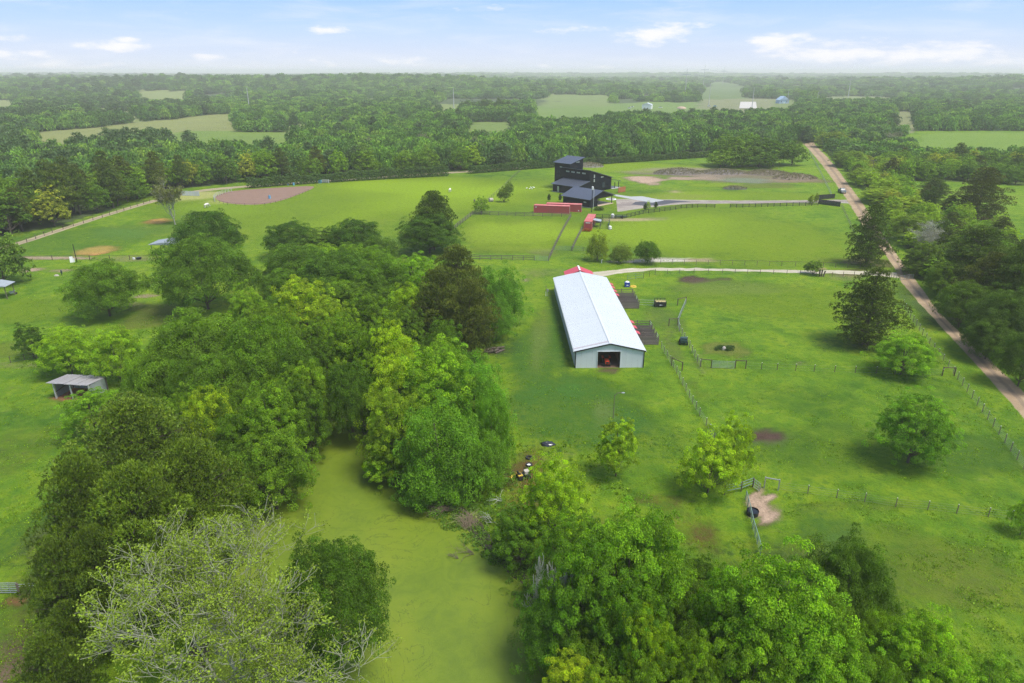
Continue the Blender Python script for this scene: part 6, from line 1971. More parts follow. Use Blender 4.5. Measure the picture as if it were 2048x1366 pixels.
    # trough by the sandy patch
    X, Y = G(1504.5, 1029)
    t = thing('black_trough', 'round black water trough at the wire panel beside the bare sand', 'trough', (X, Y, 0))
    mb = MB(); mb.cyl((0, 0, 0), (0, 0, .55), .62, .66, n=18, caps=False); mb.cyl((0, 0, 0), (0, 0, .42), .6, .6, n=18); mb.build('tub', M['black'], t)
    MB().cyl((0, 0, .43), (0, 0, .44), .58, n=18).build('water', simple_mat('trough_water', (.01, .012, .015), .05), t)
    # palm stump
    X, Y = G(1642, 553)
    t = thing('palm_stump', 'ragged palm stump with tan dead fronds beside the gravel lane', 'palm', (X, Y, 0))
    for dx, dy, h_ in ((-.35, 0, 1.6), (.15, .2, 1.8), (.5, -.1, 1.4)): MB().tube([(dx, dy, 0), (dx * 1.2, dy, h_ * .5), (dx * 1.5, dy * 1.2, h_)], [.2, .16, .18], n=8).build('trunk', M['post_wood'], t)
    for k in range(14):
        a = k * .45; l = .9 + .3 * (k % 3)
        MB().tube([(.1, 0, 1.6), (.1 + l * .6 * math.cos(a), l * .6 * math.sin(a), 2.0), (.1 + l * math.cos(a), l * math.sin(a), 1.7)], [.05, .06, .01], n=4).build('frond', M['straw'], t)
    # animals
    horse('white horse grazing below the riding arena', 413.5, 415.5, R_(70), M['horse_white'])
    horse('pale horse grazing in the wide green pasture left of the black house', 900, 384.5, R_(80), M['horse_white'])
    horse('black calf at the fence beside the small bright tree', 948.8, 405, R_(95), M['black'], 'calf', 'calf', .75)
    X, Y = G(982, 403.5)
    t = thing('hay_bale', 'pale round bale beside the pasture fence near the short row of trees', 'hay bale', (X, Y, 0), .5)
    MB().cyl((-.7, 0, .7), (.7, 0, .7), .7, n=16).build('bale', M['stone'], t)
    rr = random.Random(9)
    for i in range(6):
        X, Y = G(1050 + rr.uniform(0, 20), 377 + rr.uniform(-1, 6))
        t = thing('goose', 'small white goose resting on the grass left of the black house', 'goose', (X, Y, 0), rr.uniform(0, 6), 'white geese on the grass left of the black house')
        mb = MB().ell((0, 0, .28), (.38, .2, .2), 10, 6).tube([(.28, 0, .35), (.40, 0, .6), (.48, 0, .68)], [.08, .05, .06], n=6); mb.build('body', M['white'], t, smooth=True)
    # truck on the road
    vehicle_truck('dark blue-grey pickup truck parked at the edge of the dirt road', 1683.5, 385.5, R_(-100))
    # mailbox and low mound shrubs come with the vegetation

def build_sheds():
    # open-fronted tin shed in the west
    A = Vector((*G(113.5, 796.5), 0)); B = Vector((*G(152.5, 790), 0)); Cc = Vector((*G(199, 791), 0))
    ax = (Cc - A); yaw = math.atan2(ax.y, ax.x)
    yaw = R_(-6)
    t = thing('tin_shed', 'open-fronted shed of grey tin sheets with a warped rusty roof', 'shed', A, yaw)
    L, D = 5.6, 3.6
    for x in (0, L * .47, L - .05): beam('front_post', (x, 0, -.2), (x + (0 if x else 0), 0, 2.45), .16, .16, M['pole_grey'], t)
    for x in (0, L * .47, L): beam('back_post', (x, D, -.2), (x, D, 1.95), .14, .14, M['post_wood'], t)
    sh = sheet_mesh(.84, 2.15, M['tin'], 4, .02)
    for i in range(6): link('wall_sheet', sh, t, loc=(i * .93, D + .05, .0 + .02), rot=(0, 0, 0), scale=(1, 1, .86))
    for i in range(4): link('wall_sheet', sh, t, loc=(-.04, D - i * .84, .02), rot=(0, 0, -math.pi / 2), scale=(1, 1, .93 + .03 * i))
    for i in range(4): link('wall_sheet', sh, t, loc=(L + .04, i * .84, .02), rot=(0, 0, math.pi / 2), scale=(1, 1, 1.05 - .03 * i))
    for x in (0.06, L - .06): beam('brace', (x, .1, 1.0), (x, D - .1, 1.3), .06, .12, M['post_wood'], t)
    rr = random.Random(4)
    rs = MB().box(0, .9, 0, D + .7, 0, .02)
    for i in range(4): rs.box(.1 + i * .22, .15 + i * .22, 0, D + .7, .02, .045)
    rmesh = rs.mesh('roof_sheet', M['tin_roof'])
    for i in range(7):
        o = link('roof_sheet', rmesh, t, loc=(-.8 + i * .93, -.4, 2.62 + rr.uniform(-.02, .05) - .02 * i), rot=(R_(-6 + rr.uniform(-1.2, 1.2)), R_(1.0 + rr.uniform(-1.5, 1.5)), R_(rr.uniform(-1, 1))))
    MB().box(.1, L - .1, .1, D - .05, .005, .03).build('floor', simple_mat('red_dirt', (0.26, 0.12, 0.06), .95, var=.2), t)
    # pole shelter with a pale roof beside the second oak
    def shelter(label, px, py, L, D, h, yaw, roof, n=3):
        X, Y = G(px, py)
        t = thing('pole_shelter', label, 'shelter', (X, Y, 0), yaw)
        for x in np.linspace(.2, L - .2, n):
            for y in (.2, D - .2): beam('post', (x, y, 0), (x, y, h), .12, .12, M['post_wood'], t)
        MB().prism([(-.3, h), (L + .3, h), (L + .3, h + .06), (-.3, h + .06)], -.3, D / 2).build('roof', roof, t)
        mb = MB()
        mb.v = []; 
        o = MB().prism([(-.3, h + .07), (L / 2, h + .65), (L + .3, h + .07)], -.3, D + .3).build('roof_ridge', roof, t)
        return t
    shelter('open pole shelter with a pale metal roof beside the second oak', 304, 512, 7, 5, 3.0, R_(0), M['tin'])
    shelter('corner of a pale-roofed shelter at the left edge of the west pasture', -34, 600, 5.0, 3.2, 2.8, R_(5), M['tin'], 2)
    X, Y = G(26, 589)
    t = thing('wheelbarrow', 'grey wheelbarrow left in the grass by the pale-roofed shelter', 'wheelbarrow', (X, Y, 0), .6)
    MB().prism([(-.45, .35), (.3, .35), (.55, .75), (-.55, .7)], -.35, .35).build('tray', M['steel'], t)
    MB().cyl((.65, -.06, .22), (.65, .06, .22), .22, n=12).build('wheel', M['rubber'], t)
    for s in (-1, 1): MB().bar((.6, s * .1, .25), (-1.1, s * .3, .55), .05).bar((-.4, s * .25, .45), (-.4, s * .25, 0), .05).build('handle', M['post_wood'], t)
    X, Y = G(124, 551)
    t = thing('person_scarecrow', 'dark post with a draped sack beside a pale feed sack', 'post', (X, Y, 0)); t.name = 'feed_post'
    beam('post', (0, 0, 0), (0.1, 0, 1.3), .1, .1, M['black'], t); MB().ell((.05, 0, .9), (.22, .2, .5), 8, 5).build('sack', M['dark_green'], t)
    MB().ell((-1.1, -.3, 0), (.6, .4, .35), 9, 4, z0=0).build('feed_sack', M['stone'], t)
    X, Y = G(150, 524)
    t = thing('tin_sheet', 'white crumpled sheet leaning at the foot of the black post in the west pasture', 'sheet', (X - .2, Y - .4, 0), .3)
    MB().box(-.7, .0, 0, .06, 0, 1.5, M=Matrix.Rotation(R_(-12), 4, 'X')).box(.02, .4, .1, .16, 0, 1.0).build('panel', M['white'], t)
    X, Y = G(278, 518.5)
    t = thing('black_buckets', 'black tub lying by the wire fence of the west pasture', 'tub', (X, Y, 0)); MB().cyl((0, 0, 0), (0, 0, .5), .6, .65, n=12).build('tub', M['black'], t)
    MB().cyl((-1.3, 0, 0), (-1.3, 0, .4), .3, n=10).build('bucket', M['white'], t)
    # white panels at the arena gate, blue barrels
    X, Y = G(364, 391.5)
    t = thing('white_panels', 'leaning white fence panels at the end of the farm track by the arena', 'panels', (X, Y, 0), R_(-8))
    for i in range(5): MB().box(i * 1.5, i * 1.5 + 1.35, 0, .08, .1, 1.9).build('panel', M['roof_white'], t)
    for i, (px, py, lab) in enumerate(((539.5, 397, 'pale blue barrel standing on the riding arena floor'), (587.5, 370.5, 'blue barrel at the far rail of the riding arena'), (576, 370.8, 'smaller blue barrel at the far rail, left of the blue barrel'))):
        X, Y = G(px, py); t = thing('barrel', lab, 'barrel', (X, Y, 0), 0, 'blue barrels of the riding arena')
        s = (1.3, 1.2, .7)[i]
        MB().cyl((0, 0, 0), (0, 0, .95 * s), .33 * s, n=12).build('drum', M['sky_blue'], t); MB().cyl((0, 0, .95 * s), (0, 0, .98 * s), .34 * s, n=12).build('rim', M['steel'], t)
    X, Y = G(641, 366.5)
    t = thing('jump_stand', 'blue and white horse-jump stand at the corner of the pasture', 'jump', (X, Y, 0))
    MB().box(-.9, .6, 0, .5, 0, 1.4).build('block', M['sky_blue'], t)
    for z in (.5, .95, 1.4): beam('rail', (.6, .2, z), (3.6, .2, z), .1, .12, M['white'], t)
    beam('post', (3.6, .2, 0), (3.6, .2, 1.6), .12, .12, M['white'], t)

def build_fences():
    st, rust, wood, bb = M['steel'], M['pipe_rust'], M['post_wood'], M['board_black']
    # lane between the barn and the east field
    fence('wire mesh lane fence running from the board pens down to the young trees', [(1322.5, 697), (1353, 747), (1378, 796), (1399, 832), (1412, 852), (1428, 880), (1440, 905)], 2.1, 1.25, (), .07, (.05, .05), M['post_wood'], st, cap=True, wires=6)
    fence('wire mesh lane fence on the cart\'s side, from the pipe corner to the wide gate', [(1359, 663), (1379, 696), (1400, 735)], 1.9, 1.3, (), .08, (.05, .05), M['post_wood'], st, cap=True, wires=6)
    fence('wire mesh fence rising from the cart to the rusty corner rail', [(1358, 661), (1355, 648), (1363, 628), (1371, 609)], 2.2, 1.3, (1.25,), .09, (.06, .06), M['steel'], st, wires=6)
    hbrace('pipe brace on the east field\'s lane, between the cart fence and the barn pens', G(1337.5, 652), G(1355, 651))
    hbrace('rusty corner rail at the top of the lane fence', G(1355, 611), G(1371.5, 607))
    hbrace('pipe brace across the lane, opposite the wide gate', G(1343, 731), G(1364, 741))
    hbrace('pipe brace at the left end of the wide gate', G(1401, 733.5), G(1422, 736))
    hbrace('pipe brace at the right end of the wide gate', G(1470, 736.5), G(1491, 737.5))
    gate('wide pale metal gate in the cross fence of the east field', G(1423, 736.5), G(1468.5, 738), 1.35, 6, st)
    fence('wire cross fence with thin posts across the east field', [(1491, 737.5), (1554, 740), (1628, 743), (1710, 746), (1752, 747), (1789, 749), (1884, 752)], 3.2, 1.15, (), .08, (.04, .04), rust, st, cap=True, wires=3)
    hbrace('pipe brace where the cross fence meets the roadside fence', G(1884, 751), G(1908, 752))
    fence('roadside wire fence with white-capped posts along the dirt road', [(1806, 612), (1820, 636), (1858, 690), (1906, 748), (1954, 811), (2009, 886), (2060, 958), (2120, 1050)], 2.35, 1.3, (), .07, (.04, .04), wood, st, cap=True, wires=6)
    fence('roadside wire fence from the black entrance wall toward the lane', [(1683, 414), (1693, 436), (1705, 462), (1724, 505)], 3.0, 1.3, (), .08, (.04, .04), wood, st, wires=4)
    fence('roadside wire fence north of the black entrance wall', [(1618, 303), (1640, 345), (1658, 382), (1662, 390)], 4.0, 1.3, (), .1, (.04, .04), st, st, wires=4)
    fence('wire fence across the south of the east field', [(1557, 980), (1615, 988), (1673, 996.5), (1729, 1004), (1791, 1014), (1855, 1020), (1913, 1027), (1976, 1034), (2070, 1045)], 3.0, 1.15, (), .07, (.04, .04), wood, st, cap=True, wires=4)
    hbrace('pale pipe brace at the sandy gateway', G(1528, 976), G(1556, 981), mat=st)
    gate('small pale gate standing open at the sandy gateway', G(1506, 975), G(1519, 985), 1.2, 4, st)
    fence('dark pipe fence below the touching pair of young trees', [(1448, 990), (1482, 983), (1505, 974)], 2.2, 1.3, (.5, .9, 1.25), .1, (.06, .06), rust, M['pipe_green'])
    fence('leaning wire panel fence beside the black trough', [(1491, 999), (1499, 1030), (1505, 1058), (1514, 1088), (1520, 1110)], 1.6, 1.2, (1.15,), .07, (.06, .06), M['pipe_green'], M['pipe_green'], wires=6)
    # upper pasture
    fence('thin-posted pasture fence north of the gravel lane', [(1240, 526.5), (1321, 527), (1440, 530), (1563, 532), (1646, 534.5), (1720, 536)], 3.0, 1.25, (1.2,), .08, (.04, .05), wood, M['pipe_rust'], wires=3)
    fence('dark sagging rail fence running under the wispy willow', [(1166, 503), (1200, 513), (1222, 521), (1240, 526.5)], 3.0, 1.3, (.4, .8, 1.2), .1, (.05, .06), M['board_grey'], M['board_grey'])
    fence('thin-posted fence along the south side of the gravel lane', [(1310, 550), (1359, 547), (1445, 546), (1520, 548), (1600, 549.5), (1664, 553.5), (1708, 552), (1745, 551)], 3.0, 1.15, (), .08, (.04, .05), wood, st, wires=3)
    fence('green pipe panel by the blue bin, north of the pens', [(1255, 560), (1287, 556.5)], 2.2, 1.4, (.3, .85, 1.35), .07, (.05, .05), M['pipe_green'], M['pipe_green'])
    fence('short pipe panel joining the green panel to the lane fence', [(1287, 556.5), (1310, 550)], 2.4, 1.4, (1.35,), .08, (.05, .05), rust, rust)
    gate('green metal gate at the road end of the gravel lane', G(1781, 557), G(1797, 562), 1.3, 5, M['dark_green'])
    gate('pale metal gate lying across the road end of the gravel lane', G(1799, 561), G(1826, 558), 1.2, 4, st)
    # black board fence of the driveway
    br = (.05, .15)
    fence('black board fence curving along the driveway', [(1191, 437), (1245, 437.5), (1286, 428), (1340, 421), (1362, 417), (1395, 415), (1429.5, 415.5)], 2.45, 1.35, (.35, .8, 1.25), .16, br, bb, bb)
    fence('straight black board fence from the gap to the entrance walls', [(1460, 415.5), (1560, 413), (1636, 411)], 2.45, 1.35, (.35, .8, 1.25), .16, br, bb, bb)
    for lab, a, b, h in (('black entrance wall nearer the pasture', G(1637, 408.0), G(1679.5, 413.5), 1.75), ('black entrance wall on the far side of the driveway', G(1632.5, 399.3), G(1668.4, 396.6), 1.7)):
        A = Vector((*a, 0)); B = Vector((*b, 0)); t = thing('entrance_wall', lab, 'wall', A, math.atan2((B - A).y, (B - A).x)); L = (B - A).length; n = int(L / 2.4)
        for i in range(n + 1): beam('post', (L * i / n, 0, 0), (L * i / n, 0, h + .1), .16, .16, bb, t)
        for i in range(n):
            for z in range(7): beam('board', (L * i / n + .06, -.06, .14 + z * h / 7), (L * (i + 1) / n - .06, -.06, .14 + z * h / 7), .03, h / 7 - .015, M['trim_black'], t)
    # weathered paddock
    g = M['board_grey']
    fence('weathered board fence on the north side of the paddock', [(945.6, 429.5), (1066, 433), (1142, 434)], 3.0, 1.35, (.35, .8, 1.25), .16, br, g, g)
    fence('weathered board fence on the west side of the paddock', [(945.6, 429.5), (915, 453.5), (893, 474)], 3.0, 1.35, (.35, .8, 1.25), .16, br, g, g)
    fence('weathered board fence on the south side of the paddock', [(900, 517), (960, 519.5), (1068.5, 521)], 2.9, 1.3, (.35, .8, 1.2), .15, (.05, .15), g, g)
    fence('weathered board fence on the east side of the paddock', [(1142, 434), (1130, 455), (1110, 494), (1097.6, 522)], 2.9, 1.35, (.35, .8, 1.25), .15, br, g, g)
    fence('weathered lane fence below the end-on red container', [(1164, 461), (1154, 480), (1144, 502)], 2.6, 1.3, (.35, .8, 1.25), .15, br, g, g)
    fence('short green pipe pen at the foot of the lane fence', [(1144, 502), (1166, 503)], 2.2, 1.25, (.3, .75, 1.2), .08, (.05, .06), M['pipe_green'], M['pipe_green'])
    gate('pale gate across the grass lane below the containers', G(1108, 500.5), G(1143, 501.5), 1.25, 5, M['pipe_green'])
    gate('pale gate in the south-east corner of the paddock', G(1069.5, 521), G(1096.5, 522), 1.25, 5, st)
    # pasture divider towards the hedge
    fence('thin wire fence dividing the wide pasture from the house lawn', [(945.6, 429.5), (976, 402), (1008, 374), (1030, 352), (1044, 340)], 3.5, 1.2, (1.1,), .1, (.05, .05), g, g, wires=3)
    # west side
    fence('rail fence along the pale farm track in the west pasture', [(36, 492), (105, 465), (205, 435), (300, 404.5), (352, 392)], 4.2, 1.2, (1.1,), .12, (.05, .06), rust, rust, wires=2)
    fence('post and wire fence across the west pasture', [(-10, 521), (46, 521.5), (105, 520), (180, 520), (260, 520), (315, 518)], 5.0, 1.25, (1.15,), .13, (.05, .05), rust, rust, wires=2)
    fence('rusty wire fence left of the small dark tree', [(-20, 729), (22, 726), (50, 721), (74, 717), (95, 712)], 3.1, 1.2, (), .08, (.05, .05), rust, rust, wires=3)
    gate('pale metal gate at the left edge below the pine', G(-12, 1188), G(38.5, 1187.5), 1.3, 6, st)
    X, Y = G(40.5, 1190)
    t = thing('gate_post', 'stout wooden gate post at the right end of the left edge gate', 'post', (X, Y, 0)); beam('shaft', (0, 0, -.3), (0, 0, 1.35), .16, .16, wood, t)
    beam('tie_rail', (.05, 0, 1.2), (2.1, .6, .85), .05, .06, st, t); beam('tie_rail', (.05, 0, .95), (2.1, .6, .7), .05, .06, st, t)
    # arena rails
    fence('pale pipe arena fence curving round the west end of the riding arena', [(464, 384), (445, 389), (433, 393.5), (428, 399), (430, 404)], 1.9, 1.6, (.5, 1.0, 1.5), .1, (.06, .06), M['pole_grey'], M['pole_grey'], name='arena_fence')
    fence('low rail along the near side of the riding arena', [(432, 404), (455, 409.5), (490, 412), (530, 411.5), (562, 404), (592, 394), (618, 383)], 3.2, .9, (.8,), .08, (.04, .05), M['pipe_rust'], M['pipe_rust'], name='arena_fence')
# ------------------------------------------------------------------ the far country
def build_far():
    def zof(x, y): return float(hterr(x, y))
    # transmission masts: tall tapered poles with crossarms
    def mast(px, py_base, py_top, lab, arm=True, r=.85, mat=None):
        X, Y = G(px, py_base); z = zof(X, Y)
        # height from the pixel row of the top
        dz = proj(X, Y, 20)[2]
        h = (py_base - py_top) / FPX * dz * 1.04
        t = thing('transmission_mast' if arm else 'tall_pole', lab, 'mast' if arm else 'pole', (X, Y, z))
        MB().cyl((0, 0, -1), (0, 0, h), r, r * .45, n=8).build('shaft', mat or M['pole_grey'], t)
        if arm:
            for k, zz in enumerate((.80,)):
                L = h * .16
                beam('crossarm', (-L, 0, h * zz), (L, 0, h * zz), .7, .7, M['steel'], t)
                for x in (-L, 0, L): MB().cyl((x, 0, h * zz - 1.6), (x, 0, h * zz - .1), .12, n=5).build('insulator', M['steel'], t)
        return t, (X, Y, z + h * .8)
    masts = [(1370, 192, 142, 'tall pale transmission mast left of the power corridor, nearest', True),
             (1406, 178, 133, 'tall transmission mast in the middle of the power corridor', True),
             (1445, 172, 140, 'transmission mast on the right of the power corridor', True)]
    ends = []
    for a in masts:
        ends.append(mast(*a))
    mast(1694, 206, 157, 'tall pale pole standing above the woods right of the blue house', False, .75)
    mast(1417, 214, 172, 'pale pole in the yard below the power corridor', False, .6)
    mast(1503, 222, 179, 'short pale pole beside the gravel yard', False, .55)
    mast(500, 226, 180, 'slim white pole above the woods in the west', False, .6)
    mast(908, 226, 180, 'pale lamp mast above the woods left of the dark oak group', False, .6)
    mast(1574, 208, 180, 'lamp pole beside the blue house', False, .45)
    mast(1633, 210, 186, 'thin pole right of the blue house', False, .45)
    for i, (px, yb, yt) in enumerate(((1469, 184, 160), (1474, 181, 160), (1435, 168, 150), (1451, 166, 152), (1392, 205, 186), (1400, 206, 184), (1457, 215, 198))):
        mast(px, yb, yt, 'thin far pole of the power corridor', False, .55)['group'] if False else None
    # power lines strung between masts: each line a part of its mast
    def span(t, a, b, sag=4.0, n=8, r=.05):
        a = Vector(a); b = Vector(b); P = []; o = t.location
        for i in range(n + 1):
            k = i / n; p = a.lerp(b, k); p.z -= sag * 4 * k * (1 - k); P.append(p - o)
        mb = MB()
        for p, q in zip(P, P[1:]): mb.bar(p, q, r)
        mb.build('power_line', M['steel'], t)
    for t, e in ends:
        for dx in (-6, 0, 6):
            span(t, (e[0] + dx, e[1], e[2]), (e[0] + dx * 1.3 + 420, e[1] - 260, 26), 8, 10, .10)
            span(t, (e[0] + dx, e[1], e[2]), (e[0] + dx + 60, e[1] + 900, 34), 10, 8, .10)
    # small far buildings
    def house(px, py, w, d, h, rh, yaw, wall, roof, lab, name='far_house', cat='house', windows=True):
        X, Y = G(px, py); z = zof(X, Y)
        t = thing(name, lab, cat, (X, Y, z), yaw)
        MB().box(-w / 2, w / 2, 0, d, 0, h).build('wall', wall, t)
        MB().prism([(-w / 2 - .4, h), (0, h + rh), (w / 2 + .4, h), (w / 2 + .4, h + .01)], -.4, d + .4).build('roof', roof, t)
        if windows:
            for x in (-w * .3, w * .28): MB().box(x - .6, x + .6, -.06, 0, h * .35, h * .75).build('window', M['glass'], t)
            MB().box(-.5, .5, -.06, 0, 0, 2.1).build('door', M['white'], t)
        return t
    house(1568, 207, 15, 12, 5.0, 5.5, R_(8), M['blue_house'], M['blue_house'], 'pale blue gabled house among the far trees on the right')
    house(1293, 218, 12, 10, 5.2, 2.2, R_(-20), M['white'], M['roof_white'], 'small white metal shed in the far clearing', 'far_shed', 'shed', False)
    house(75, 252, 22, 10, 4.5, 1.6, R_(4), M['roof_white'], M['roof_white'], 'long low white building among the woods in the far west', 'far_shed', 'shed', False)
    house(962, 184, 8, 8, 9, 1.0, 0, M['white'], M['white'], 'pale boxy building above the woods in the distance', 'far_building', 'building', False)
    house(1078, 188, 26, 12, 5, 3, R_(3), M['roof_white'], M['roof_white'], 'pale far farmhouse above the woods, centre', 'far_building', 'building', False)
    house(925, 184, 10, 8, 6, 3, R_(3), M['roof_white'], M['steel'], 'small pale far roof right of the lamp mast', 'far_building', 'building', False)
    # yard and parked cars
    flat = GG([(1478, 217), (1481, 204), (1512, 204), (1514, 217)])
    P = [(x, y) for x, y in flat]
    flat_poly('gravel_yard', P, float(max(hterr(x, y) for x, y in P)) + .35, M['gravel_plain'], 'pale gravel yard in the far clearing')
    def car(px, py, lab, mat, yaw):
        X, Y = G(px, py); z = zof(X, Y)
        t = thing('parked_car', lab, 'car', (X, Y, z + .02), yaw, 'vehicles parked in the far clearing')
        MB().prism([(-2.3, .4), (2.3, .4), (2.35, .9), (1.3, 1.0), (-2.25, 1.0)], -.9, .9).build('body', mat, t)
        MB().prism([(-1.6, 1.0), (1.1, 1.0), (.5, 1.6), (-1.2, 1.62)], -.8, .8).build('cabin', M['glass'], t)
        for x in (-1.4, 1.4):
            for s in (-1, 1): MB().cyl((x, s * .7, .34), (x, s * .95, .34), .34, n=8).build('wheel', M['rubber'], t)
    car(1321, 216, 'white pickup right of the small white shed', M['white'], .1)
    car(1259, 217, 'white vehicle left of the small white shed', M['white'], .3)
    car(1264, 214.5, 'second white vehicle behind the one left of the small white shed', M['white'], 2.9)
    car(1418, 213, 'pale car at the left of the far car park row', M['roof_white'], .2)
    car(1430, 213, 'pale car at the right of the far car park row', M['sky_blue'], .2)
    car(1498, 219, 'white car at the corner of the gravel yard', M['white'], 1.2)
    X, Y = G(1309, 219); 
    t = thing('dirt_pile', 'tan heap of earth in the far clearing', 'heap', (*G(1363, 217), 0)); MB().ell((0, 0, 0), (6, 9, 2.6), 12, 4, z0=0).build('heap', simple_mat('heap_sand', SAND, .95, var=.15), t)
    # spoil heaps with dry brush north-east of the black house
    rng = np.random.RandomState(3)
    def mound(px, py, wpx, h, lab, col, seed, dep=4.0, name='brush_heap'):
        X, Y = G(px, py); dz = proj(X, Y, 0)[2]; r = wpx / 2 / FPX * dz
        t = thing(name, lab, 'heap', (X, Y, 0))
        rr = np.random.RandomState(seed)
        nu, nv = 40, 10; V = []; F = []
        for a in range(nv + 1):
            k = a / nv
            for b in range(nu):
                th = 2 * math.pi * b / nu
                x = r * k * math.cos(th); y = dep * k * math.sin(th)
                z = h * (1 - k * k) ** .8 * (0.55 + .9 * float(fbm(x / 2.5 + seed, y / 2.5 + seed, 3))) if k < 1 else -.1
                V.append((x, y, z))
        for a in range(nv):
            for b in range(nu): F.append((a * nu + b, a * nu + (b + 1) % nu, (a + 1) * nu + (b + 1) % nu, (a + 1) * nu + b))
        link('soil', mk_mesh('soil', V, F, [simple_mat('spoil', col, .95, var=.3, nscale=.8)], smooth=True), t)
        n = int(r * dep * 14)
        k = np.sqrt(rr.uniform(0, .95, n)); th = rr.uniform(0, 2 * np.pi, n)
        x = r * k * np.cos(th); y = dep * k * np.sin(th); z = h * (1 - k * k) ** .8 * (0.55 + .9 * fbm(x / 2.5 + seed, y / 2.5 + seed, 3))
        cen = np.repeat(np.stack([x, y, z], 1), 6, 0); d = unit(rr.normal(0, .6, cen.shape) + [0, 0, 1.0]); Ln = rr.uniform(.35, .95, (len(cen), 1))
        sd_ = unit(np.cross(d, rr.normal(size=d.shape))) * .05
        V = np.stack([cen, cen + d * Ln * .5 + sd_, cen + d * Ln, cen + d * Ln * .5 - sd_], 1).reshape(-1, 3)
        lv = np.stack([rr.uniform(size=len(cen))] * 2 + [rr.uniform(size=len(cen)) * .3], 1)
        o = link('dry_weeds', mk_mesh('dry_weeds', V, np.arange(len(V)).reshape(-1, 4), [M['leaf']], attrs=lv_attr(lv)), t); o.color = (.22, .20, .13, 1); o['kind'] = 'stuff'
    mound(1358, 347, 105, 1.9, 'long grey-brown brushy spoil heap right of the black house', (0.16, 0.14, 0.12), 1, 5)
    mound(1445, 346, 100, 1.4, 'middle brushy spoil heap at the foot of the tree clump', (0.15, 0.13, 0.12), 2, 6)
    mound(1535, 348, 90, 1.5, 'brushy spoil heap at the right end of the row', (0.16, 0.13, 0.10), 3, 6)
    mound(1590, 357, 90, 1.8, 'brown brushy heap nearest the dirt road', (0.19, 0.15, 0.11), 4, 6)
    mound(1470, 378, 50, .9, 'small low dark heap in front of the dry pond', (0.09, 0.10, 0.07), 5, 2.5)
    mound(1180, 333, 56, 1.6, 'grey brushy heap behind the black house', (0.18, 0.17, 0.13), 6, 5)
    # clipped-looking hedge along the track
    def hedge(pxs, h, w, lab, seed):
        P = resample_line(GG(pxs), 1.0); rr = np.random.RandomState(seed)
        pts = np.array([(p.x, p.y) for p in P]); 
        t = thing('hedge', lab, 'hedge', (pts[0][0], pts[0][1], 0)); o = pts[0]
        cens, nr = [], []
        for i, (x, y) in enumerate(pts - o):
            hh = h * (0.65 + .75 * float(fbm(i / 3.0 + seed, seed, 3)))
            m = 190
            a = rr.uniform(0, 2 * np.pi, m); q = rr.uniform(.6, 1, m)
            zz = rr.uniform(0, 1, m) ** .8
            rad = w * (1 - .45 * zz ** 2) * q
            c = np.stack([x + rad * np.cos(a) + rr.uniform(-.5, .5, m), y + rad * np.sin(a), zz * hh + .1], 1)
            cens.append(c); nr.append(unit(np.stack([np.cos(a), np.sin(a), .5 + zz], 1) + rr.normal(0, .4, (m, 3))))
        c = np.concatenate(cens); nn = np.concatenate(nr)
        V, F = leaf_quads(c, nn, rr.uniform(.4, .75, len(c)), rr)
        cl = fbm(c[:, 0] / 2.2, c[:, 1] / 2.2, 2)
        lv = np.stack([rr.uniform(size=len(c)), cl, np.clip((c[:, 2] / h - .5), 0, 1) * .5], 1)
        f = link('leaves', mk_mesh('leaves', V, F, [M['leaf']], attrs=lv_attr(lv)), t); f.color = (0.070, 0.135, 0.022, 1); f['kind'] = 'stuff'
    hedge([(500, 376), (560, 371), (642, 365.5), (760, 358.5), (893, 351.5)], 4.0, 1.8, 'shaggy hedge along the farm track, left of the gap', 3)
    hedge([(942, 347), (1020, 341), (1099, 335), (1204, 328), (1421, 314)], 3.2, 1.7, 'shaggy hedge behind the black house, right of the gap', 8)
    # round clump of trees by the spoil heaps
    for i, (cx, ty, w, h, c, lab) in enumerate((
            (1455, 268, 95, 332, (0.06, 0.12, 0.025), 'left tree of the dense clump behind the spoil heaps'),
            (1500, 268, 95, 330, (0.045, 0.095, 0.022), 'middle tree of the dense clump behind the spoil heaps'),
            (1550, 276, 85, 332, (0.038, 0.085, 0.02), 'dark tree in the dense clump behind the spoil heaps'),
            (1588, 280, 60, 330, (0.048, 0.10, 0.022), 'right tree of the dense clump, beside the dirt road'),
            (1443, 296, 60, 335, (0.09, 0.165, 0.03), 'light green bush tree at the left foot of the dense clump'),
            (1520, 295, 80, 336, (0.042, 0.09, 0.02), 'low dark tree at the front of the dense clump'))):
        X, Y, hh, r = solve(cx, ty, w, None, h)
        put_tree('oak_mid', X, Y, hh, r, c, lab)
    # dark oak group standing in a far pasture
    for i, (cx, w) in enumerate(((935, 40), (968, 50), (1005, 46))):
        X, Y, hh, r = solve(cx, 196 + i % 2, w, 17, None)
        put_tree('oak_mid', X, Y, hh, r, (0.035, 0.07, 0.022), ['left', 'middle', 'right'][i] + ' tree of the dark oak group in the far pasture', group=None)
    # small planted things by the driveway
    for (px, py, h, lab) in ((1290, 421.5, 2.4, 'left slim dark cypress behind the black board fence'), (1311, 418.5, 2.4, 'right slim dark cypress behind the black board fence'), (1098, 403, 2.6, 'tiny dark conifer left behind the red containers'), (1120, 404, 2.8, 'tiny dark conifer right behind the red containers')):
        X, Y = G(px, py); put_tree('pine_mid', X, Y, h * 1.1, .75, (0.02, 0.045, 0.02), lab, name='cypress', cat='cypress')
    X, Y = G(1296, 419); put_tree('tall_mid', X, Y, 3.2, .9, (0.16, 0.24, 0.04), 'tiny pale young tree between the two slim cypresses')
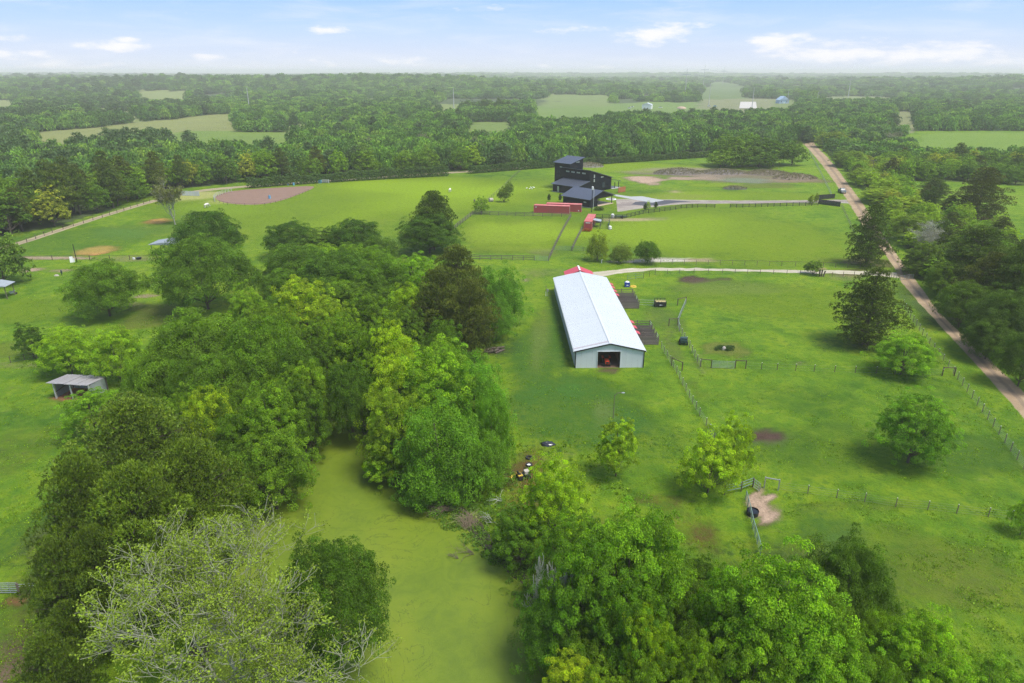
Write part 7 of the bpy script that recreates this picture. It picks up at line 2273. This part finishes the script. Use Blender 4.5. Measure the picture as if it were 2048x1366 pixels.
    for (px, py, r, h, c, lab) in ((1199, 420, 2.0, 1.3, (0.045, 0.08, 0.03), 'low dark bush at the corner of the black garage'), (1622, 408, 1.2, 3.4, (0.13, 0.19, 0.04), 'upright olive bush left of the black entrance walls'),
                                   (1632, 404, 1.0, 3.2, (0.11, 0.16, 0.04), 'second upright olive bush at the far entrance wall'), (1173, 462, 1.6, .8, (0.16, 0.06, 0.045), 'reddish low bush at the foot of the end-on container')):
        X, Y = G(px, py); put_tree('shrub_mid', X, Y, h, r, c, lab, name='bush', cat='bush')

def build_ground_cover(pond):
    """rank grass, weeds and fallen leaves: real blades over the nearer ground"""
    rng = np.random.RandomState(21)
    n = 52000
    # more of them where the land is rough, none on water, lanes or in the barn
    ypx = rng.uniform(470, 1440, n); xpx = rng.uniform(-60, 2110, n)
    c, s = math.cos(PITCH), math.sin(PITCH)
    dx = (xpx - 1024) / FPX; dy = (683 - ypx) / FPX
    t = -HCAM / (-s + dy * c); X = dx * t; Y = (c + dy * s) * t
    k = fbm(X / 2.6 + 11, Y / 2.6 + 7, 4); k2 = fbm(X / 14, Y / 14 + 3, 3)
    keep = (k > 0.45 - .10 * (k2 - .5)) & ~in_poly(X, Y, [tuple(p) for p in pond])
    keep &= ~((X > 9) & (X < 26.5) & (Y > 101) & (Y < 149))
    for poly in ([(1600, 286), (1714, 430), (1803, 568), (1941, 717), (2150, 952), (2300, 1130), (2310, 1050), (2048, 784), (1880, 628), (1832, 560), (1740, 413), (1631, 290)],
                 [(1165, 548), (1295, 535), (1445, 537), (1796, 545), (1800, 556), (1445, 542), (1295, 541.5), (1180, 560)],
                 [(1490, 990), (1555, 985), (1555, 1045), (1510, 1050)], [(1500, 855), (1572, 855), (1572, 890), (1500, 890)]):
        keep &= ~in_poly(X, Y, GG(poly))
    X, Y, k = X[keep], Y[keep], k[keep]
    m = len(X); B = 5
    rough = np.clip((k - .47) / .15, 0, 1)
    h = (0.06 + 0.13 * rough * rng.uniform(.4, 1, m)) * np.where((np.abs(X) < 14) & (Y < 78), 1.5, 1)
    c0 = np.stack([X, Y, np.zeros(m)], 1)
    cen = np.repeat(c0, B, 0); cen[:, :2] += rng.normal(0, .16, (m * B, 2))
    d = unit(rng.normal(0, .75, (m * B, 3)) * [1, 1, .2] + [0, 0, 1.0]); L = (np.repeat(h, B) * rng.uniform(.6, 1.3, m * B))[:, None]
    sd_ = unit(np.cross(d, rng.normal(size=d.shape))) * L * .36
    V = np.stack([cen, cen + d * L * .6 + sd_, cen + d * L, cen + d * L * .6 - sd_], 1).reshape(-1, 3)
    lv = np.stack([rng.uniform(size=m * B), np.repeat(rng.uniform(size=m), B), np.repeat(rng.uniform(size=m) ** 2, B)], 1)
    o = link('rough_grass', mk_mesh('rough_grass', V, np.arange(len(V)).reshape(-1, 4), [M['leaf']], attrs=lv_attr(lv)),
             label='rough tussocks of grass and weeds dotted over the pastures', cat='grass', kind='stuff')
    o.color = (0.155, 0.27, 0.013, 1)
    # leafy undergrowth along the banks and under the trees
    segs = [((640, 845), (725, 838), 1.0), ((725, 850), (860, 1000), 1.4), ((860, 1005), (1000, 1120), 1.6), ((1000, 1120), (1090, 1250), 1.5), ((470, 985), (600, 905), 1.2), ((600, 905), (645, 850), 1.2), ((860, 985), (1010, 1035), 2.2), ((780, 980), (1060, 960), 1.6)]
    cs = []
    for a, b, w in segs:
        A = np.array(G(*a)); B_ = np.array(G(*b)); L = np.linalg.norm(B_ - A); q = int(L * 4.6 * w)
        tt = rng.uniform(0, 1, q)[:, None]; cs.append(A + (B_ - A) * tt + rng.normal(0, w * .6, (q, 2)))
    cs = np.concatenate(cs); q = len(cs); mm = 34
    cen = np.repeat(np.concatenate([cs, np.zeros((q, 1))], 1), mm, 0)
    sc_ = np.repeat(rng.uniform(.25, .7, q), mm)[:, None]
    dd = rand_dirs(q * mm, rng, 0.0)
    cen = cen + dd * sc_ * [1, 1, .8]
    V, F = leaf_quads(cen, unit(dd + [0, 0, .5] + rng.normal(0, .4, dd.shape)), rng.uniform(.12, .24, len(cen)), rng)
    lv = np.stack([rng.uniform(size=q * mm), np.repeat(rng.uniform(size=q), mm), np.repeat(rng.uniform(size=q), mm) * .6], 1)
    o = link('bank_undergrowth', mk_mesh('bank_undergrowth', V, F, [M['leaf']], attrs=lv_attr(lv)), label='leafy undergrowth along the banks of the pond', cat='undergrowth', kind='stuff')
    o.color = (0.10, 0.20, 0.022, 1)
    # thicket on the road's east verge
    segs = [((1640, 297), (1668, 325), 1.5), ((1675, 325), (1745, 410), 2.4), ((1830, 545), (1890, 612), 2.2), ((1890, 612), (1960, 690), 2.6), ((1960, 690), (2080, 800), 3.0)]
    cs = []
    for a, b, w in segs:
        A = np.array(G(*a)); B_ = np.array(G(*b)); L = np.linalg.norm(B_ - A); q = int(L * 2.4 * w); nrm = np.array([(B_ - A)[1], -(B_ - A)[0]]) / L
        tt = rng.uniform(0, 1, q)[:, None]; cs.append(A + (B_ - A) * tt + nrm * (1.0 + np.abs(rng.normal(0, w, (q, 1)))) * (1 if nrm[0] > 0 else -1))
    cs = np.concatenate(cs); q = len(cs); mm = 22
    cen = np.repeat(np.concatenate([cs, np.zeros((q, 1))], 1), mm, 0); sc_ = np.repeat(rng.uniform(.4, 1.3, q), mm)[:, None]
    dd = rand_dirs(q * mm, rng, 0.0); cen = cen + dd * sc_ * [1, 1, .9]
    V, F = leaf_quads(cen, unit(dd + [0, 0, .5] + rng.normal(0, .4, dd.shape)), rng.uniform(.2, .42, len(cen)), rng)
    lv = np.stack([rng.uniform(size=q * mm), np.repeat(rng.uniform(size=q), mm), np.repeat(rng.uniform(size=q), mm) * .4], 1)
    o = link('verge_thicket', mk_mesh('verge_thicket', V, F, [M['leaf']], attrs=lv_attr(lv)), label='dark brushy thicket along the far verge of the dirt road', cat='thicket', kind='stuff')
    o.color = (0.075, 0.13, 0.026, 1)

def build_places(pond):
    build_barn(); build_red_annex(); build_pens(); build_house(); build_yard(); build_small(); build_sheds(); build_fences(); build_far(); build_ground_cover(pond)
import time as _t
_t0 = _t.time()
build_protos(); print('protos', _t.time() - _t0)
build_ground()
pond_poly = build_flats(); print('ground', _t.time() - _t0)
if 'build_places' in globals(): build_places(pond_poly)
build_trees(pond_poly); print('trees', _t.time() - _t0)
build_woods(); print('woods', _t.time() - _t0)
ordinal_labels()
build_haze()
print('done', _t.time() - _t0)
